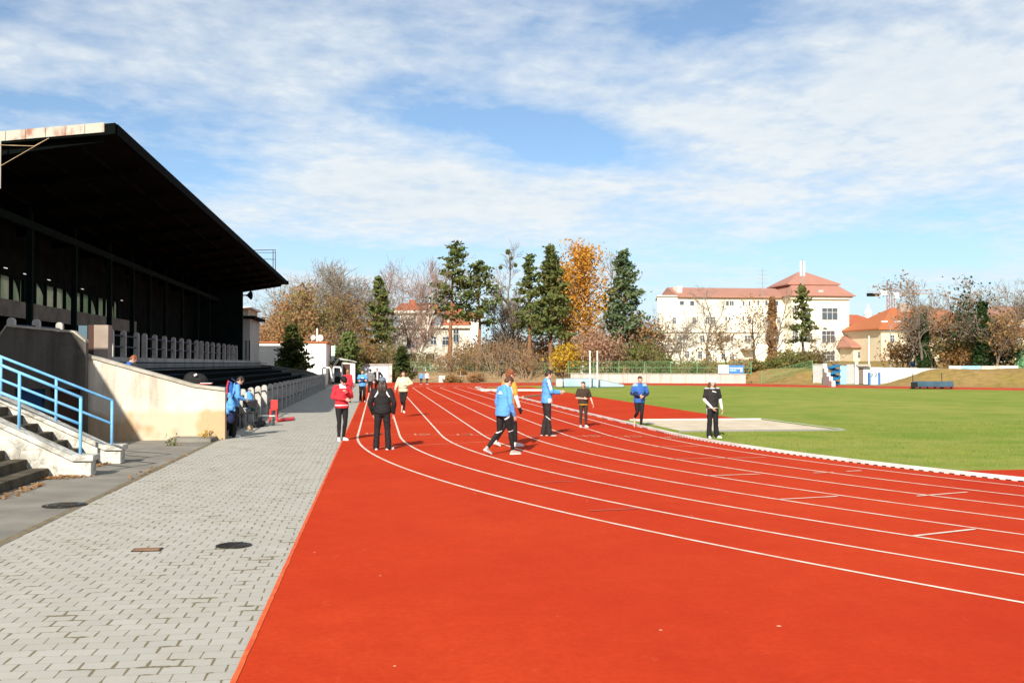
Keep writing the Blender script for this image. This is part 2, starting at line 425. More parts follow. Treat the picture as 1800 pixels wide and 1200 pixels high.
for (px, py) in [(655, 763), (740, 764), (815, 764.2), (1039, 767), (1112, 767.5), (1184, 769)]:
    c = gp(px, py); mb = MB()
    for dx, dy, sx, sy in [(-.16, 0, .06, .6), (.10, .24, .3, .10), (.10, -.24, .3, .10), (.22, 0, .06, .55)]:
        mb.add([(c.x+dx-sx/2, c.y+dy-sy/2, .0165), (c.x+dx+sx/2, c.y+dy-sy/2, .0165), (c.x+dx+sx/2, c.y+dy+sy/2, .0165), (c.x+dx-sx/2, c.y+dy+sy/2, .0165)], [(0, 1, 2, 3)])
    mb.build('lane_number', M['line_old'], track)
# ragged lighter edge of the rubber along the pavers
rng = random.Random(4); vs = []; fs = []
ys = [-10+.12*i for i in range(900)]
for y in ys:
    w = .028+.012*mnoise.noise((y*2.1, 3, 0))+.006*rng.random()
    vs += [(XE-.006+.006*mnoise.noise((y*5, 1, 1)), y, .0125), (XE+w, y, .0125)]
for i in range(len(ys)-1): fs.append((2*i, 2*i+1, 2*i+3, 2*i+2))
MB().add(vs, fs).build('edge_strip', M['track_edge'], track)
# dirt and moss along the seam between asphalt and pavers
vs = []; fs = []
ys = [4+.1*i for i in range(270)]
for y in ys:
    w = .05+.06*abs(mnoise.noise((y*1.3, 7, 0)))+.05*max(0, mnoise.noise((y*4.1, 2, 5)))
    vs += [(XP-.02-w*.9, y, .0085), (XP+.01+w*.45, y, .0085)]
for i in range(len(ys)-1): fs.append((2*i, 2*i+1, 2*i+3, 2*i+2))
tag(MB().add(vs, fs).build('moss', mat('seam_moss', (.13, .10, .055), (.21, .17, .11), 6, rough=.95, bump=.6)), kind='structure')
# infield: runway, pits, apron
sheet('runway', [(XK+.16, 36.4), (13.0, 36.4), (13.1, 90), (XK+.16, 86)], .016, M['track'])
ap = [p for p in inner if p.y < 18.7 and p.x < 60]
sheet('jump_apron', [(p.x+.1, p.y) for p in ap] + [(60, 18.7)], .016, M['track'])
pit = thing('sand_pit', 'long sandy jumping pit in the grass beside the girl in the white cap', 'sand pit', (11, 33, 0), group='jumping pits')
MB().add([(8.9, 30.0, .02), (13.75, 30.0, .02), (13.55, 36.1, .02), (8.9, 36.1, .02)], [(0, 1, 2, 3)]).build('sand', M['sand'], pit)
bd = MB()
bd.obox((11.2, 36.16, .03), (4.8, .14, .06)); bd.add([(13.75, 30, .055), (13.85, 30, .055), (13.65, 36.1, .055), (13.55, 36.1, .055)], [(0, 1, 2, 3)])
bd.build('border', M['white_board'], pit)
MB().obox((11.3, 29.95, .025), (5.1, .07, .06)).build('near_edge', mat('grey_edge', (.22, .21, .2), rough=.8), pit)
pit2 = thing('sand_pit', 'small pale sand pit at the far end of the runway', 'sand pit', (11, 80, 0), group='jumping pits')
a, b, c, d = gp(846, 687), gp(968, 687.5), gp(955, 683.6), gp(836, 683.4)
MB().add([(p.x, p.y, .02) for p in (a, b, c, d)], [(0, 1, 2, 3)]).build('sand', M['white_board'], pit2)
MB().tube([(a.x, a.y, .03), (b.x, b.y, .03)], .05, 4).build('border', M['kerb'], pit2)
# aluminium kerb: white rail on feet, dark drain gaps under it
kb = MB(); kp = arc(RK, 100, 0, 500) + [Vector((XK, T0+(86-T0)*i/60, 0)) for i in range(1, 61)] + far_curve[1:12]
prof = [(-.045, .0), (-.045, .026), (-.045, .078), (.04, .078), (.04, .0)]
vs = []; fs = []; ms = []
nrm = offset(kp, 1.0)
acc = 0
for i, p in enumerate(kp):
    n = nrm[i]-p
    for (o, z) in prof: vs.append((p.x-n.x*o*-1*-1, p.y-n.y*o*-1*-1, z))
    if i:
        for q in range(len(prof)-1):
            fs.append(((i-1)*5+q, i*5+q, i*5+q+1, (i-1)*5+q+1)); ms.append(1 if (q == 0 and i % 2) else 0)
kb.v = vs; kb.f = fs; kb.m = ms
tag(kb.build('track_kerb', [M['kerb'], M['black']]), 'low white kerb with dark drain slots along the inside of the red track', 'kerb')
MB().obox((gp(925, 697).x, gp(925, 697).y, .05), (.3, 6.0, .1), Matrix.Rotation(R(-24), 3, 'Z')).build('wooden_beam', M['wood'], bevel=.01, label='pale wooden beam lying on the red runway behind the kerb', category='beam') if False else None
bA, bB = gp(919, 699.6), gp(957, 695.5)
tag(MB().tube([(bA.x, bA.y, .06), (bB.x, bB.y, .06)], .085, 4).build('wooden_beam', M['wood']), 'pale wooden beam lying on the red runway behind the kerb', 'beam')

# covers let into the paving
M['iron'] = mat('cast_iron', (.02, .018, .016), (.06, .045, .03), 9, rough=.55, metal=.4, bump=.5, bscale=30)
M['wet_iron'] = mat('wet_iron', (.012, .011, .010), (.035, .028, .02), 9, rough=.14, spec=.5)
M['rust_plate'] = mat('rusty_plate', (.20, .10, .055), (.28, .16, .09), 8, rough=.85, bump=.4)
def cover(c, r, label, grp='manhole covers'):
    t = thing('manhole_cover', label, 'manhole cover', (c.x, c.y, 0), grp)
    MB().tube([(c.x, c.y, .004), (c.x, c.y, .014)], r, 28).build('frame_ring', M['iron'], t)
    lid = MB().tube([(c.x, c.y, .0145), (c.x, c.y, .021)], r*.84, 28)
    for k in range(-3, 4):
        L = math.sqrt(max(0, (r*.75)**2-(k*r*.2)**2)); lid.box(c.x-L, c.x+L, c.y+k*r*.2-.008, c.y+k*r*.2+.008, .0215, .027)
    lid.build('lid', M['wet_iron'], t)
cover(gp(114, 888.5), .30, 'large dark round manhole cover in the asphalt at the edge of the pavers')
cover(gp(411, 959.5), .195, 'small dark round manhole cover in the grey pavers near the red track')
c = gp(259, 967)
t = thing('drain_plate', 'rusty brown rectangular plate set in the grey pavers', 'drain cover', (c.x, c.y, 0))
MB().obox((c.x, c.y, .009), (.30, .19, .01)).build('frame', M['iron'], t)
MB().obox((c.x, c.y, .016), (.26, .155, .006)).build('plate', M['rust_plate'], t)

# blades of grass over the near part of the field, thickest along the kerb
def blades():
    rg = np.random.default_rng(9); P = []
    n = 42000; x = rg.uniform(9, 34, n); y = rg.uniform(6, 34, n); P.append(np.stack([x, y], 1))
    a = rg.uniform(0, 1.35, 16000); r = RK-.07-np.abs(rg.normal(0, .14, 16000)); P.append(np.stack([CX-r*np.cos(a), T0-r*np.sin(a)], 1))
    P = np.concatenate(P); d = np.hypot(P[:, 0]-CX, np.minimum(P[:, 1]-T0, 0)); inside = (d < RK-.06) & (P[:, 1] > 18.75)
    inside &= ~((P[:, 0] > 8.85) & (P[:, 0] < 13.9) & (P[:, 1] > 29.8))
    P = P[inside]; n = len(P); h = rg.uniform(.025, .06, (n, 1)); t = rg.uniform(0, 6.28, n); w = .007
    lean = rg.normal(0, .022, (n, 2)); sd_ = np.stack([np.cos(t), np.sin(t)], 1)*w; z0 = np.full((n, 1), .012)
    v = np.stack([np.concatenate([P-sd_, z0], 1), np.concatenate([P+sd_, z0], 1), np.concatenate([P+lean, z0+h], 1)], 1).reshape(-1, 3)
    o = np_mesh('grass', v, np.arange(3*n).reshape(-1, 3), leaf_mat('grass_blades', (.15, .23, .025), (.30, .33, .06), None, .4))
    tag(o, 'short grass blades on the near part of the field and along the kerb', 'grass', kind='stuff')
blades()
# ================================================================== grandstand and stairs
M['roof_dark'] = mat('shade_black_roof', (.0025, .0035, .003), (.006, .008, .007), 1, rough=.9, spec=.02)  # near-black roof and steel: the stand's interior shade is put into the colour
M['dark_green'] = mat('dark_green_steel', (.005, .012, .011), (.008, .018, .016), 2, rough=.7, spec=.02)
M['fascia'] = mat('rusty_white_sheet', (.40, .39, .32), (.30, .11, .06), 2.6, lo=.50, hi=.66, rough=.6, stretch=(1, 1, .5), detail=8)
M['fascia_dark'] = mat('black_fascia', (.003, .004, .0035), rough=.8, spec=.02)
M['cream'] = mat('cream_render', (.56, .46, .33), (.42, .31, .19), .9, lo=.45, hi=.72, rough=.9, bump=.3, bscale=20, detail=8)
M['coping'] = mat('worn_coping', (.30, .27, .215), (.44, .41, .35), 3, rough=.9, bump=.4, detail=8)
def wall_mat(name, base, stain, warm, zsplit):
    """rendered wall, sooty runs down from the top and a browner, once-patched lower zone"""
    m, nt, b = new_mat(name)
    tc = nt.nodes.new('ShaderNodeTexCoord'); sp = nt.nodes.new('ShaderNodeSeparateXYZ'); nt.links.new(tc.outputs['Object'], sp.inputs[0])
    z = sp.outputs[2]
    run = tex(nt, 1.5, 5, .6, stretch=(1.6, 1, .16)); blot = tex(nt, 1.1, 6, .65); fine = tex(nt, 14, 4, .7)
    edge = math_n(nt, 'ADD', z, math_n(nt, 'MULTIPLY', math_n(nt, 'SUBTRACT', blot, .5), .5))
    low = math_n(nt, 'SUBTRACT', 1.0, ramp(nt, edge, zsplit-.06, zsplit+.08))
    c = mixc(nt, math_n(nt, 'MULTIPLY', low, .9), base, warm)
    c = mixc(nt, math_n(nt, 'MULTIPLY', ramp(nt, run, .46, .68), .8), c, stain)
    c = mixc(nt, math_n(nt, 'MULTIPLY', ramp(nt, blot, .52, .72), .5), c, stain)
    c = mixc(nt, math_n(nt, 'MULTIPLY', ramp(nt, fine, .5, .75), .25), c, (.2, .16, .11))
    pat = tex(nt, .55, 3, .5); c = mixc(nt, math_n(nt, 'MULTIPLY', ramp(nt, pat, .56, .60), .35), c, tuple(min(1, v*1.25) for v in base))
    nt.links.new(c, b.inputs['Base Color']); b.inputs['Roughness'].default_value = .92; b.inputs['Specular IOR Level'].default_value = .2
    bp = N(nt, 'ShaderNodeBump', ins={'Strength': .4, 'Distance': .015}); nt.links.new(blot, bp.inputs['Height']); nt.links.new(bp.outputs[0], b.inputs['Normal'])
    return m
M['render_wall'] = wall_mat('old_cream_render', (.60, .535, .44), (.27, .23, .175), (.50, .315, .165), .74)
def rubble_mat():
    """rough stones half covered by peeling white plaster"""
    m, nt, b = new_mat('peeling_white_plaster')
    tc = nt.nodes.new('ShaderNodeTexCoord'); mp = nt.nodes.new('ShaderNodeMapping'); mp.inputs['Scale'].default_value = (1, 1, 1.7); nt.links.new(tc.outputs['Object'], mp.inputs[0])
    vo = nt.nodes.new('ShaderNodeTexVoronoi'); vo.feature = 'DISTANCE_TO_EDGE'; vo.inputs['Scale'].default_value = 3.6; nt.links.new(mp.outputs[0], vo.inputs['Vector'])
    a = tex(nt, 2.2, 6, .65); f = tex(nt, 11, 5, .7)
    c = mixc(nt, ramp(nt, a, .45, .6), (.60, .57, .50), (.30, .28, .235))
    c = mixc(nt, math_n(nt, 'MULTIPLY', ramp(nt, f, .45, .7), .5), c, (.42, .39, .33))
    c = mixc(nt, math_n(nt, 'MULTIPLY', math_n(nt, 'SUBTRACT', 1.0, ramp(nt, vo.outputs['Distance'], .01, .05)), math_n(nt, 'MULTIPLY', ramp(nt, a, .4, .6), .8)), c, (.16, .145, .115))
    nt.links.new(c, b.inputs['Base Color']); b.inputs['Roughness'].default_value = .95
    bp = N(nt, 'ShaderNodeBump', ins={'Strength': .8, 'Distance': .03}); nt.links.new(math_n(nt, 'ADD', a, math_n(nt, 'MULTIPLY', vo.outputs['Distance'], 1.2)), bp.inputs['Height']); nt.links.new(bp.outputs[0], b.inputs['Normal'])
    return m
M['block_wall'] = wall_mat('stained_dark_concrete', (.11, .10, .085), (.045, .043, .038), (.10, .09, .07), .4)  # dark grey concrete with darker stained runs
M['stain_white'] = wall_mat('stained_whitewash', (.40, .395, .38), (.12, .12, .115), (.26, .25, .22), -9)
M['post_white'] = mat('white_concrete', (.47, .455, .43), (.36, .34, .30), 3, rough=.85, bump=.2, detail=7)
M['concrete'] = mat('weathered_concrete', (.24, .225, .19), (.15, .14, .12), 1.6, rough=.92, bump=.4, detail=8)
M['concrete_dk'] = mat('shade_dark_concrete', (.006, .008, .008), (.014, .016, .015), 1.4, rough=.92, bump=.3, spec=.02)  # concrete blackened to stand for the shade inside the stand
M['step_top'] = mat('shade_dark_step', (.10, .082, .05), (.038, .03, .019), 3.5, rough=.95, bump=.6, detail=8)  # brown steps, darkened further for the shade on their risers
M['rubble'] = rubble_mat()
M['blue_pipe'] = mat('blue_painted_pipe', (.13, .39, .68), (.20, .47, .74), 5, rough=.45, spec=.4)
M['blue_door'] = mat('blue_door_paint', (.012, .055, .17), (.02, .075, .2), 3, rough=.6)
M['bench_blue'] = mat('dark_blue_plank', (.004, .012, .024), (.006, .018, .032), 3, rough=.7, spec=.02)
M['rail_dk'] = mat('blue_black_rail', (.012, .035, .08), rough=.5)
M['rail_iron'] = mat('dark_iron_rail', (.03, .028, .027), rough=.6)
M['beige'] = mat('beige_plaster', (.36, .29, .235), (.28, .22, .175), 2, rough=.9)
M['brown'] = mat('red_brown_paint', (.07, .035, .025), rough=.85)
M['glow_white'] = new_mat('glowing_bar')[0]
_b = M['glow_white'].node_tree.nodes['Principled BSDF']; _b.inputs['Emission Color'].default_value = (1, .95, .85, 1); _b.inputs['Emission Strength'].default_value = .5
def pane_mat():
    m, nt, b = new_mat('frosted_pane')
    c = mixc(nt, ramp(nt, tex(nt, .8, 4, stretch=(1, 1, .6)), .4, .62), (.48, .49, .42), (.30, .37, .28))
    t = nt.nodes.new('ShaderNodeBsdfTranslucent'); nt.links.new(c, t.inputs[0])
    nt.links.new(c, b.inputs['Base Color']); b.inputs['Roughness'].default_value = .5
    mx = nt.nodes.new('ShaderNodeMixShader'); mx.inputs[0].default_value = .75
    nt.links.new(b.outputs[0], mx.inputs[1]); nt.links.new(t.outputs[0], mx.inputs[2]); nt.links.new(mx.outputs[0], nt.nodes['Material Output'].inputs[0])
    return m
M['pane'] = pane_mat()

EZ = 8.7
nc, fc = gp(205, 216, EZ), gp(503, 493, EZ)
EX = (nc.x+fc.x)/2; Y0, Y1 = nc.y, fc.y          # eave line of the roof
YW = 28.6                                        # near end wall
BX = -14.4
st = thing('grandstand', 'long dark covered grandstand with a cantilevered roof beside the paved path', 'grandstand', (-9, 57, 0))
slope = .12
def rz(x): return EZ - (EX-x)*slope
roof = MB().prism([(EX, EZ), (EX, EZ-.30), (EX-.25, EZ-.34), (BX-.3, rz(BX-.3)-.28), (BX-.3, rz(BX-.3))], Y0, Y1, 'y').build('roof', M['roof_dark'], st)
xl = wy(-60, 240, Y0).x
fa = MB()
x0 = xl; 
for k in range(7):
    x1 = x0+(EX-.28-xl)/7
    fa.prism([(x0+.006, rz(x0)+.03), (x1-.006, rz(x1)+.03), (x1-.006, rz(x1)-.24), (x0+.006, rz(x0)-.24)], Y0-.035-.004*(k % 2), Y0-.003, 'y'); x0 = x1
fa.build('gable_fascia', M['fascia'], roof)
MB().box(EX+.003, EX+.05, Y0+.1, Y1, EZ-.33, EZ-.02).build('eave_fascia', M['fascia_dark'], roof)
NB = 12
for i in range(NB+1):
    y = Y0+.3+(Y1-Y0-.6)*i/NB
    MB().prism([(EX-.4, EZ-.33), (BX, rz(BX)-.25), (BX, rz(BX)-.75), (EX-.4, EZ-.5)], y-.09, y+.09, 'y').build('rafter', M['roof_dark'], roof)
for k in range(5):
    x = EX-1.2-1.3*k; MB().box(x-.05, x+.05, Y0+.2, Y1-.2, rz(x)-.42, rz(x)-.30).build('purlin', M['roof_dark'], roof)
# columns and the beam they carry
CXX = -12.4
cb_ = MB().box(CXX-.11, CXX+.11, Y0+.1, Y1-.1, 6.85, 7.12).build('column_beam', M['dark_green'], st)
cys = []
for px in (52, 130, 192, 232, 262, 290, 320, 347, 367):
    y = wx(px, 560, CXX).y; cys.append(y)
    c_ = MB().box(CXX-.10, CXX+.10, y-.10, y+.10, 1.85, 6.85); c_.box(CXX-.06, CXX+.06, y-.06, y+.06, 7.12, rz(CXX)-.3)
    c_.build('column', M['dark_green'], st)
# rear wall with its band of frosted windows
rw = MB()
ya, yb = 29.5, wx(207, 560, BX).y
rw.box(BX-.25, BX, Y0, Y1, 0, 4.42).box(BX-.25, BX, Y0, Y1, 5.46, rz(BX)-.28).box(BX-.25, BX, yb, Y1, 4.42, 5.46)
rw.box(BX-.25, BX, ya, Y0, 0, 4.42)
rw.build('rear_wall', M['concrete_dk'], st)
pn = 22
groups = [i % 6 in (0, 1, 3, 4, 5) for i in range(pn)]
for i in range(pn):
    y0_ = ya+(yb-ya)*i/pn; y1_ = ya+(yb-ya)*(i+1)/pn
    MB().box(BX-.14, BX-.10, y0_+.13, y1_, 4.425, 5.455).build('window_pane', M['pane'], st)
    MB().box(BX-.2, BX+.03, y0_, y0_+.13, 4.42, 5.46).build('mullion', M['dark_green'], st)
# tied-back dark drapes that close part of the band
def drape(y0_, y1_):
    pts = []; n = 10
    poly = [(y1_, 4.44), (y1_, 5.45), (y0_, 5.45)] + [(y0_+(y1_-y0_)*(1-(1-t)**2.2), 5.45-1.0*t) for t in [k/n for k in range(1, n)]]
    vs = []
    MB().prism([(p[0], p[1]) for p in poly], BX-.085, BX-.04, 'x').build('drape', M['dark_green'], st)
for a, b in [(155, 225), (262, 285), (408, 495), (708, 800), (955, 1025), (1195, 1215)]:
    drape(wx(a/6, 530, BX).y, wx(b/6, 540, BX).y)
MB().box(-13.45, -13.3, 29.5, wx(240, 575, -13.3).y, 3.72, 4.34).build('balcony_front', M['concrete'], st)
MB().box(BX, -13.45, 29.5, wx(240, 575, -13.3).y, 3.72, 3.84).build('balcony_floor', M['concrete_dk'], st)
for (px, py) in [(10, 471), (44, 481.5), (86, 492), (145, 508), (214, 528)]:
    p = wx(px, py, -13.6); MB().box(p.x-.02, p.x+.02, p.y-.16, p.y+.16, p.z-.012, p.z+.012).build('glow_bar', M['glow_white'], st)  # small emissive bars in a row above the windows
# raised walk, terraces and their plank seats
WZ, XW = 1.80, -9.2
MB().box(BX, XW-.12, YW+.3, Y1-.3, 0, WZ).build('walkway', M['concrete_dk'], st)
MB().box(XW-.12, XW, YW+.3, Y1-.3, 0, 2.24).build('parapet', M['stain_white'], st)
tiers = []
for k in range(6):
    x1 = -4.45-.78*k; x0_ = x1-.78; z = .62+.22*k
    tiers.append((x0_, x1, z))
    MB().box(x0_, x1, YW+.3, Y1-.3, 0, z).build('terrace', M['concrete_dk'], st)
    b_ = MB().box(x0_+.12, x0_+.46, YW+.8, Y1-.8, z+.30, z+.345)
    b_.build('plank_seat', M['bench_blue'], st)
# end walls
def endwall(pts, y0_, y1_, m, mc, lab=None):
    poly = [(p.x, p.z) for p in pts]
    w = MB().prism([(poly[0][0], 0)] + poly + [(poly[-1][0], 0)], y0_, y1_, 'y').build('end_wall', m, st)
    if lab: w['label'] = lab
    c_ = MB()
    for i in range(len(poly)-1):
        (xa, za), (xb, zb) = poly[i], poly[i+1]
        c_.prism([(xa, za+.003), (xb, zb+.003), (xb, zb+.085), (xa, za+.085)], y0_-.05, y1_+.05, 'y')
    c_.build('coping', mc, w); return w
endwall([wy(395.5, 687, YW), wy(339, 680, YW), wy(168, 632, YW), wy(60, 605, YW)], YW, YW+.3, M['render_wall'], M['coping'], 'sunlit cream end wall stepping up with the terraces')
endwall([wy(571, 664, Y1), wy(540, 653, Y1), wy(446, 640, Y1), wy(425, 636, Y1)], Y1-.3, Y1, M['concrete'], M['concrete'], 'shaded end wall at the far end of the terraces')
xe = wy(428, 560, Y1).x
MB().box(BX-.25, xe, Y1-.55, Y1-.301, 0, rz(xe)-.34).build('gable_wall', M['dark_green'], st)
MB().box(wy(165, 600, 33).x, wy(190, 600, 33).x, 33, 33.5, WZ, wy(176, 571, 33).z).build('pier', M['beige'], st)
MB().box(wy(154, 600, 33).x, wy(164.5, 600, 33).x, 33.05, 33.6, WZ, wy(160, 571, 33).z).build('pier', M['brown'], st)
g_ = wy(138, 572, 33.4); h_ = wy(153, 598, 33.4)
MB().box(g_.x, h_.x, 33.4, 33.46, h_.z, g_.z).build('window_pane', glass_mat('dim_glass', (.10, .16, .20)), st)
# stay cables and pipe at the near gable, struts at the far one
pa, pb, pc_ = wy(-6, 255, Y0-.1), wy(60, 257, Y0-.1), wy(86, 243, Y0-.1); pd = wy(-8, 297, Y0-.1)
MB().tube([pa, pb, pc_], .012, 6).build('cable', M['wood'], st); MB().tube([pc_, pd], .011, 6).build('cable', M['wood'], st)
p_ = wy(0.5, 290, Y0-.08); MB().tube([(p_.x, p_.y, p_.z-.65), (p_.x, p_.y, rz(p_.x)-.25)], .022, 8).build('rain_pipe', M['fascia'], st)
s1, s2 = wy(428, 506, Y1-.2), wy(476, 499, Y1-.2); MB().tube([s1, s2], .05, 6).build('strut', M['dark_green'], st)
p_ = wy(504, 497, Y1-.1); MB().obox(p_, (.3, .25, .3)).build('gutter_end', M['fascia_dark'], st)
p_ = wd(233, 253, 33); MB().obox(p_, (.08, .28, .26), Matrix.Rotation(R(20), 3, 'Y')).build('lamp_bracket', M['beige'], st)

# loudspeaker horn on the far corner
p_ = wy(432, 519, Y1-.2)
t = thing('loudspeaker', 'black horn loudspeaker on the far corner of the grandstand', 'loudspeaker', p_)
MB().tube([p_, p_+Vector((.12, -.05, 0)), p_+Vector((.42, -.15, 0))], [.06, .08, .36], 14).build('horn', M['fascia_dark'], t)
MB().tube([p_+Vector((-.35, .05, 0)), p_], .05, 8).build('bracket', M['fascia_dark'], t)
# roof ladder frame
t = thing('roof_railing', 'thin metal railing frame standing on the far end of the grandstand roof', 'railing', wd(470, 470, 80))
r_ = MB()
A, B, C_, D_ = wd(440, 440, 80), wd(484, 439, 80), wd(484, 486, 80), wd(480, 486, 80)
r_.tube([A, B, C_], .035, 5); r_.tube([wd(480, 440, 80), D_], .03, 5); r_.tube([wd(442, 455, 80), wd(484, 456, 80)], .025, 5); r_.tube([wd(444, 444, 80), wd(484, 444, 80)], .02, 5)
r_.build('rails', M['rail_iron'], t)
# railing of white posts along the raised walk
t = thing('walkway_railing', 'row of white concrete posts with dark blue rails on the stained parapet of the grandstand', 'railing', (XW-.06, 50, WZ))
def rpost(x, y, w, d, z0, z1):
    b = MB(); n = 6
    prof = [(-w/2, z0), (w/2, z0), (w/2, z1-w/2)] + [(w/2*math.cos(math.pi*k/n), z1-w/2+w/2*math.sin(math.pi*k/n)) for k in range(1, n)] + [(-w/2, z1-w/2)]
    return b.prism([(x+p[0], p[1]) for p in prof], y-d/2, y+d/2, 'y')
pxs = [20, 64, 105, 195, 217, 240, 254, 272, 289, 305, 319, 332, 345, 354, 364, 374, 384, 394, 402, 409, 415]
ryy = []
rxx = []
for px in pxs:
    y = wx(px, 600, XW-.06).y; x = XW-.06
    if y < YW+.6: y = 29.3; x = wy(px, 590, y).x
    ryy.append(y); rxx.append(x)
    if y > YW+.2: z0_ = 2.243
    else: z0_ = WZ
    rpost(x, y, .19, .16, z0_, 3.22).build('post', M['post_white'], t)
for i in range(len(ryy)-1):
    if pxs[i+1] in (195, 254, 354): continue
    for z in (2.62, 3.02): MB().tube([(rxx[i], ryy[i], z), (rxx[i+1], ryy[i+1], z)], .028, 6).build('rail', M['rail_dk'], t)
# fence of white posts along the paved path
t = thing('post_fence', 'fence of rounded white concrete posts with dark rails in front of the terraces', 'fence', (-4.2, 57, 0))
XF = XP-.14
fy = [wx(px, 700, XF).y for px in (427, 440, 452.5, 464, 474.5, 484)]
st_ = (fy[-1]-fy[0])/5
ys_ = [fy[0]+st_*i for i in range(int((Y1-.4-fy[0])/st_)+1)]
for y in ys_: rpost(XF, y, .20, .2, 0, 1.2).build('post', M['post_white'], t)
for z in (.42, .98): MB().tube([(XF+.03, YW+.35, z), (XF+.03, ys_[-1], z)], .03, 6).build('rail', M['rail_iron'], t)
MB().box(-4.449, -4.41, YW+.31, Y1-.4, .62, .86).build('kick_board', M['concrete'], t)

# stair block with its blue door and dark doorway
YB = 28.32
tw = thing('stair_block', 'stained dark concrete stair block with chamfered corners and a blue door', 'stair block', (-9, YB, 0))
lz = wy(80, 683, YB).z
top = [wy(-60, 660, YB), wy(-4, 596, YB), wy(12, 574, YB), wy(130, 585, YB), wy(151, 602, YB)]
xr = wy(151, 602, YB).x; xL = top[0].x
ub = MB().prism([(xr, lz)] + [(p.x, p.z) for p in top[::-1]] + [(xL, lz)], YB, YW-.04, 'y')
def bx(px): return wy(px, 700, YB).x
for a, b in ((xL, bx(25)), (bx(79), bx(88)), (bx(141), xr)): ub.box(a, b, YB, YW-.04, 0, lz-.001)
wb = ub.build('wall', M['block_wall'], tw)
cp = MB()
for i in range(1, len(top)-1):
    a, b = top[i], top[i+1]
    cp.prism([(a.x, a.z+.003), (b.x, b.z+.003), (b.x, b.z+.06), (a.x, a.z+.06)], YB-.04, YW-.02, 'y')
cp.build('coping', M['coping'], wb)
dr = MB().box(bx(26), bx(78), YB+.12, YB+.18, 0, lz-.03).build('door', M['blue_door'], tw)
MB().box(bx(72), bx(74), YB+.07, YB+.119, 1.0, 1.1).build('handle', M['rail_iron'], dr)
MB().box(bx(88), bx(140), YB+.16, YB+.22, 0, lz-.03).build('dark_doorway', M['brown'], tw)  # dark panel stands for the unlit depth of the open doorway
a, b = gp(244, 797), gp(345, 790)
tag(MB().box(a.x, b.x, 27.5, YW-.005, 0, .10).build('concrete_ledge', M['concrete'], bevel=.02), 'low concrete ledge at the foot of the cream end wall', 'ledge')

# two flights of steps with peeling white cheek walls and blue handrails
ya0, ya1 = gp(160, 837).y, gp(160, 837).y+.36
yb0 = gp(212, 815).y; yb1 = yb0+.36
xa_, xb_ = gp(160, 837).x, gp(212, 815).x
fl = thing('staircase', 'wide near flight of dark brown concrete steps at the left edge', 'stairs', (-7, 16, 0), 'stairs of the grandstand')
for i in range(9):
    x = gp(112, 829).x-.37*i
    MB().box(x-.372 if i < 8 else -10.4, x, 12.5, ya0-.004, 0, .16*(i+1)).build('step', M['step_top'], fl, bevel=.015)
fl2 = thing('staircase', 'narrow flight of dark steps between the two white cheek walls', 'stairs', (-7, 20, 0), 'stairs of the grandstand')
for i in range(9):
    x = -5.52-.285*i
    MB().box(x-.287 if i < 8 else -10.4, x, ya1+.004, yb0-.004, 0, .165*(i+1)).build('step', M['step_top'], fl2, bevel=.015)
def cheek(x0_, y0_, y1_, label):
    t = thing('cheek_wall', label, 'stair wall', (x0_, y0_, 0), 'cheek walls of the stairs')
    pr = [(x0_, 0), (x0_, .27), (x0_-.32, .27), (x0_-5.2, .27+4.88*.49), (x0_-5.2, 0)]
    MB().prism(pr, y0_, y1_, 'y').build('wall', M['rubble'], t, bevel=.02)
    c_ = MB(); q = [(x0_+.05, .273), (x0_-.31, .273), (x0_-5.2, .273+4.88*.49)]
    c_.prism([(x0_+.05, .272), (x0_+.05, .38), (x0_-.33, .38), (x0_-5.2, .272+4.87*.49+.11), (x0_-5.2, .272+4.87*.49), (x0_-.31, .272)], y0_-.06, y1_+.06, 'y')
    c_.build('coping', M['rubble'], t, bevel=.02)
    return t
cheek(xa_, ya0, ya1, 'peeling white sloping wall between the near and the narrow stairs')
cheek(xb_, yb0, yb1, 'peeling white sloping wall on the far side of the narrow stairs')
def handrail(label, y, posts, yt):
    t = thing('handrail', label, 'handrail', (-6, y, 0), 'blue handrails of the stairs')
    tops = []; mids = []
    for (px, top_, bot, mid) in posts:
        a = wy(px, top_, y); b = wy(px+4, bot, y); m_ = wy(px+1, mid, y)
        MB().tube([(a.x, y, b.z-.05), (a.x, y, a.z)], .029, 10).build('post', M['blue_pipe'], t, smooth=True)
        tops.append(a); mids.append(Vector((a.x, y, m_.z)))
    d = tops[0]-tops[-1]; 
    for L in (tops, mids):
        e = L[-1] - (L[0]-L[-1])*(3.0/max(.1, abs((L[0]-L[-1]).x)))
        MB().tube([L[0]+Vector((.015, 0, 0)), L[-1], e], .028, 10).build('rail', M['blue_pipe'], t, smooth=True)
handrail('blue pipe handrail on the nearer white cheek wall', (ya0+ya1)/2, [(142, 699, 806, 746), (34.5, 655, 755, 703)], 0)
handrail('blue pipe handrail on the farther white cheek wall', (yb0+yb1)/2, [(197, 704, 787, 745), (99, 666, 747, 706), (2, 627, 705, 667)], 0)

# the clubhouse that stands left of the picture and shades the stair block
ch = thing('clubhouse', 'plain rendered clubhouse beside the stairs, left of the grandstand', 'building', (-15, 20, 0))
MB().box(-19, -11.0, 15.2, 25.5, 0, 6.3).build('wall', M['cream'], ch)
MB().box(-19.4, -10.25, 14.8, 25.9, 6.3, 6.85).build('roof', M['roof_dark'], ch)
for y in (17.5, 20.5, 23.5):
    f = MB().box(-11.0+.002, -10.95, y-.6, y+.6, 1.2, 2.8).build('window', M['white_board'], ch)
    MB().box(-10.949, -10.94, y-.5, y+.5, 1.3, 2.7).build('pane', glass_mat('club_glass'), f)
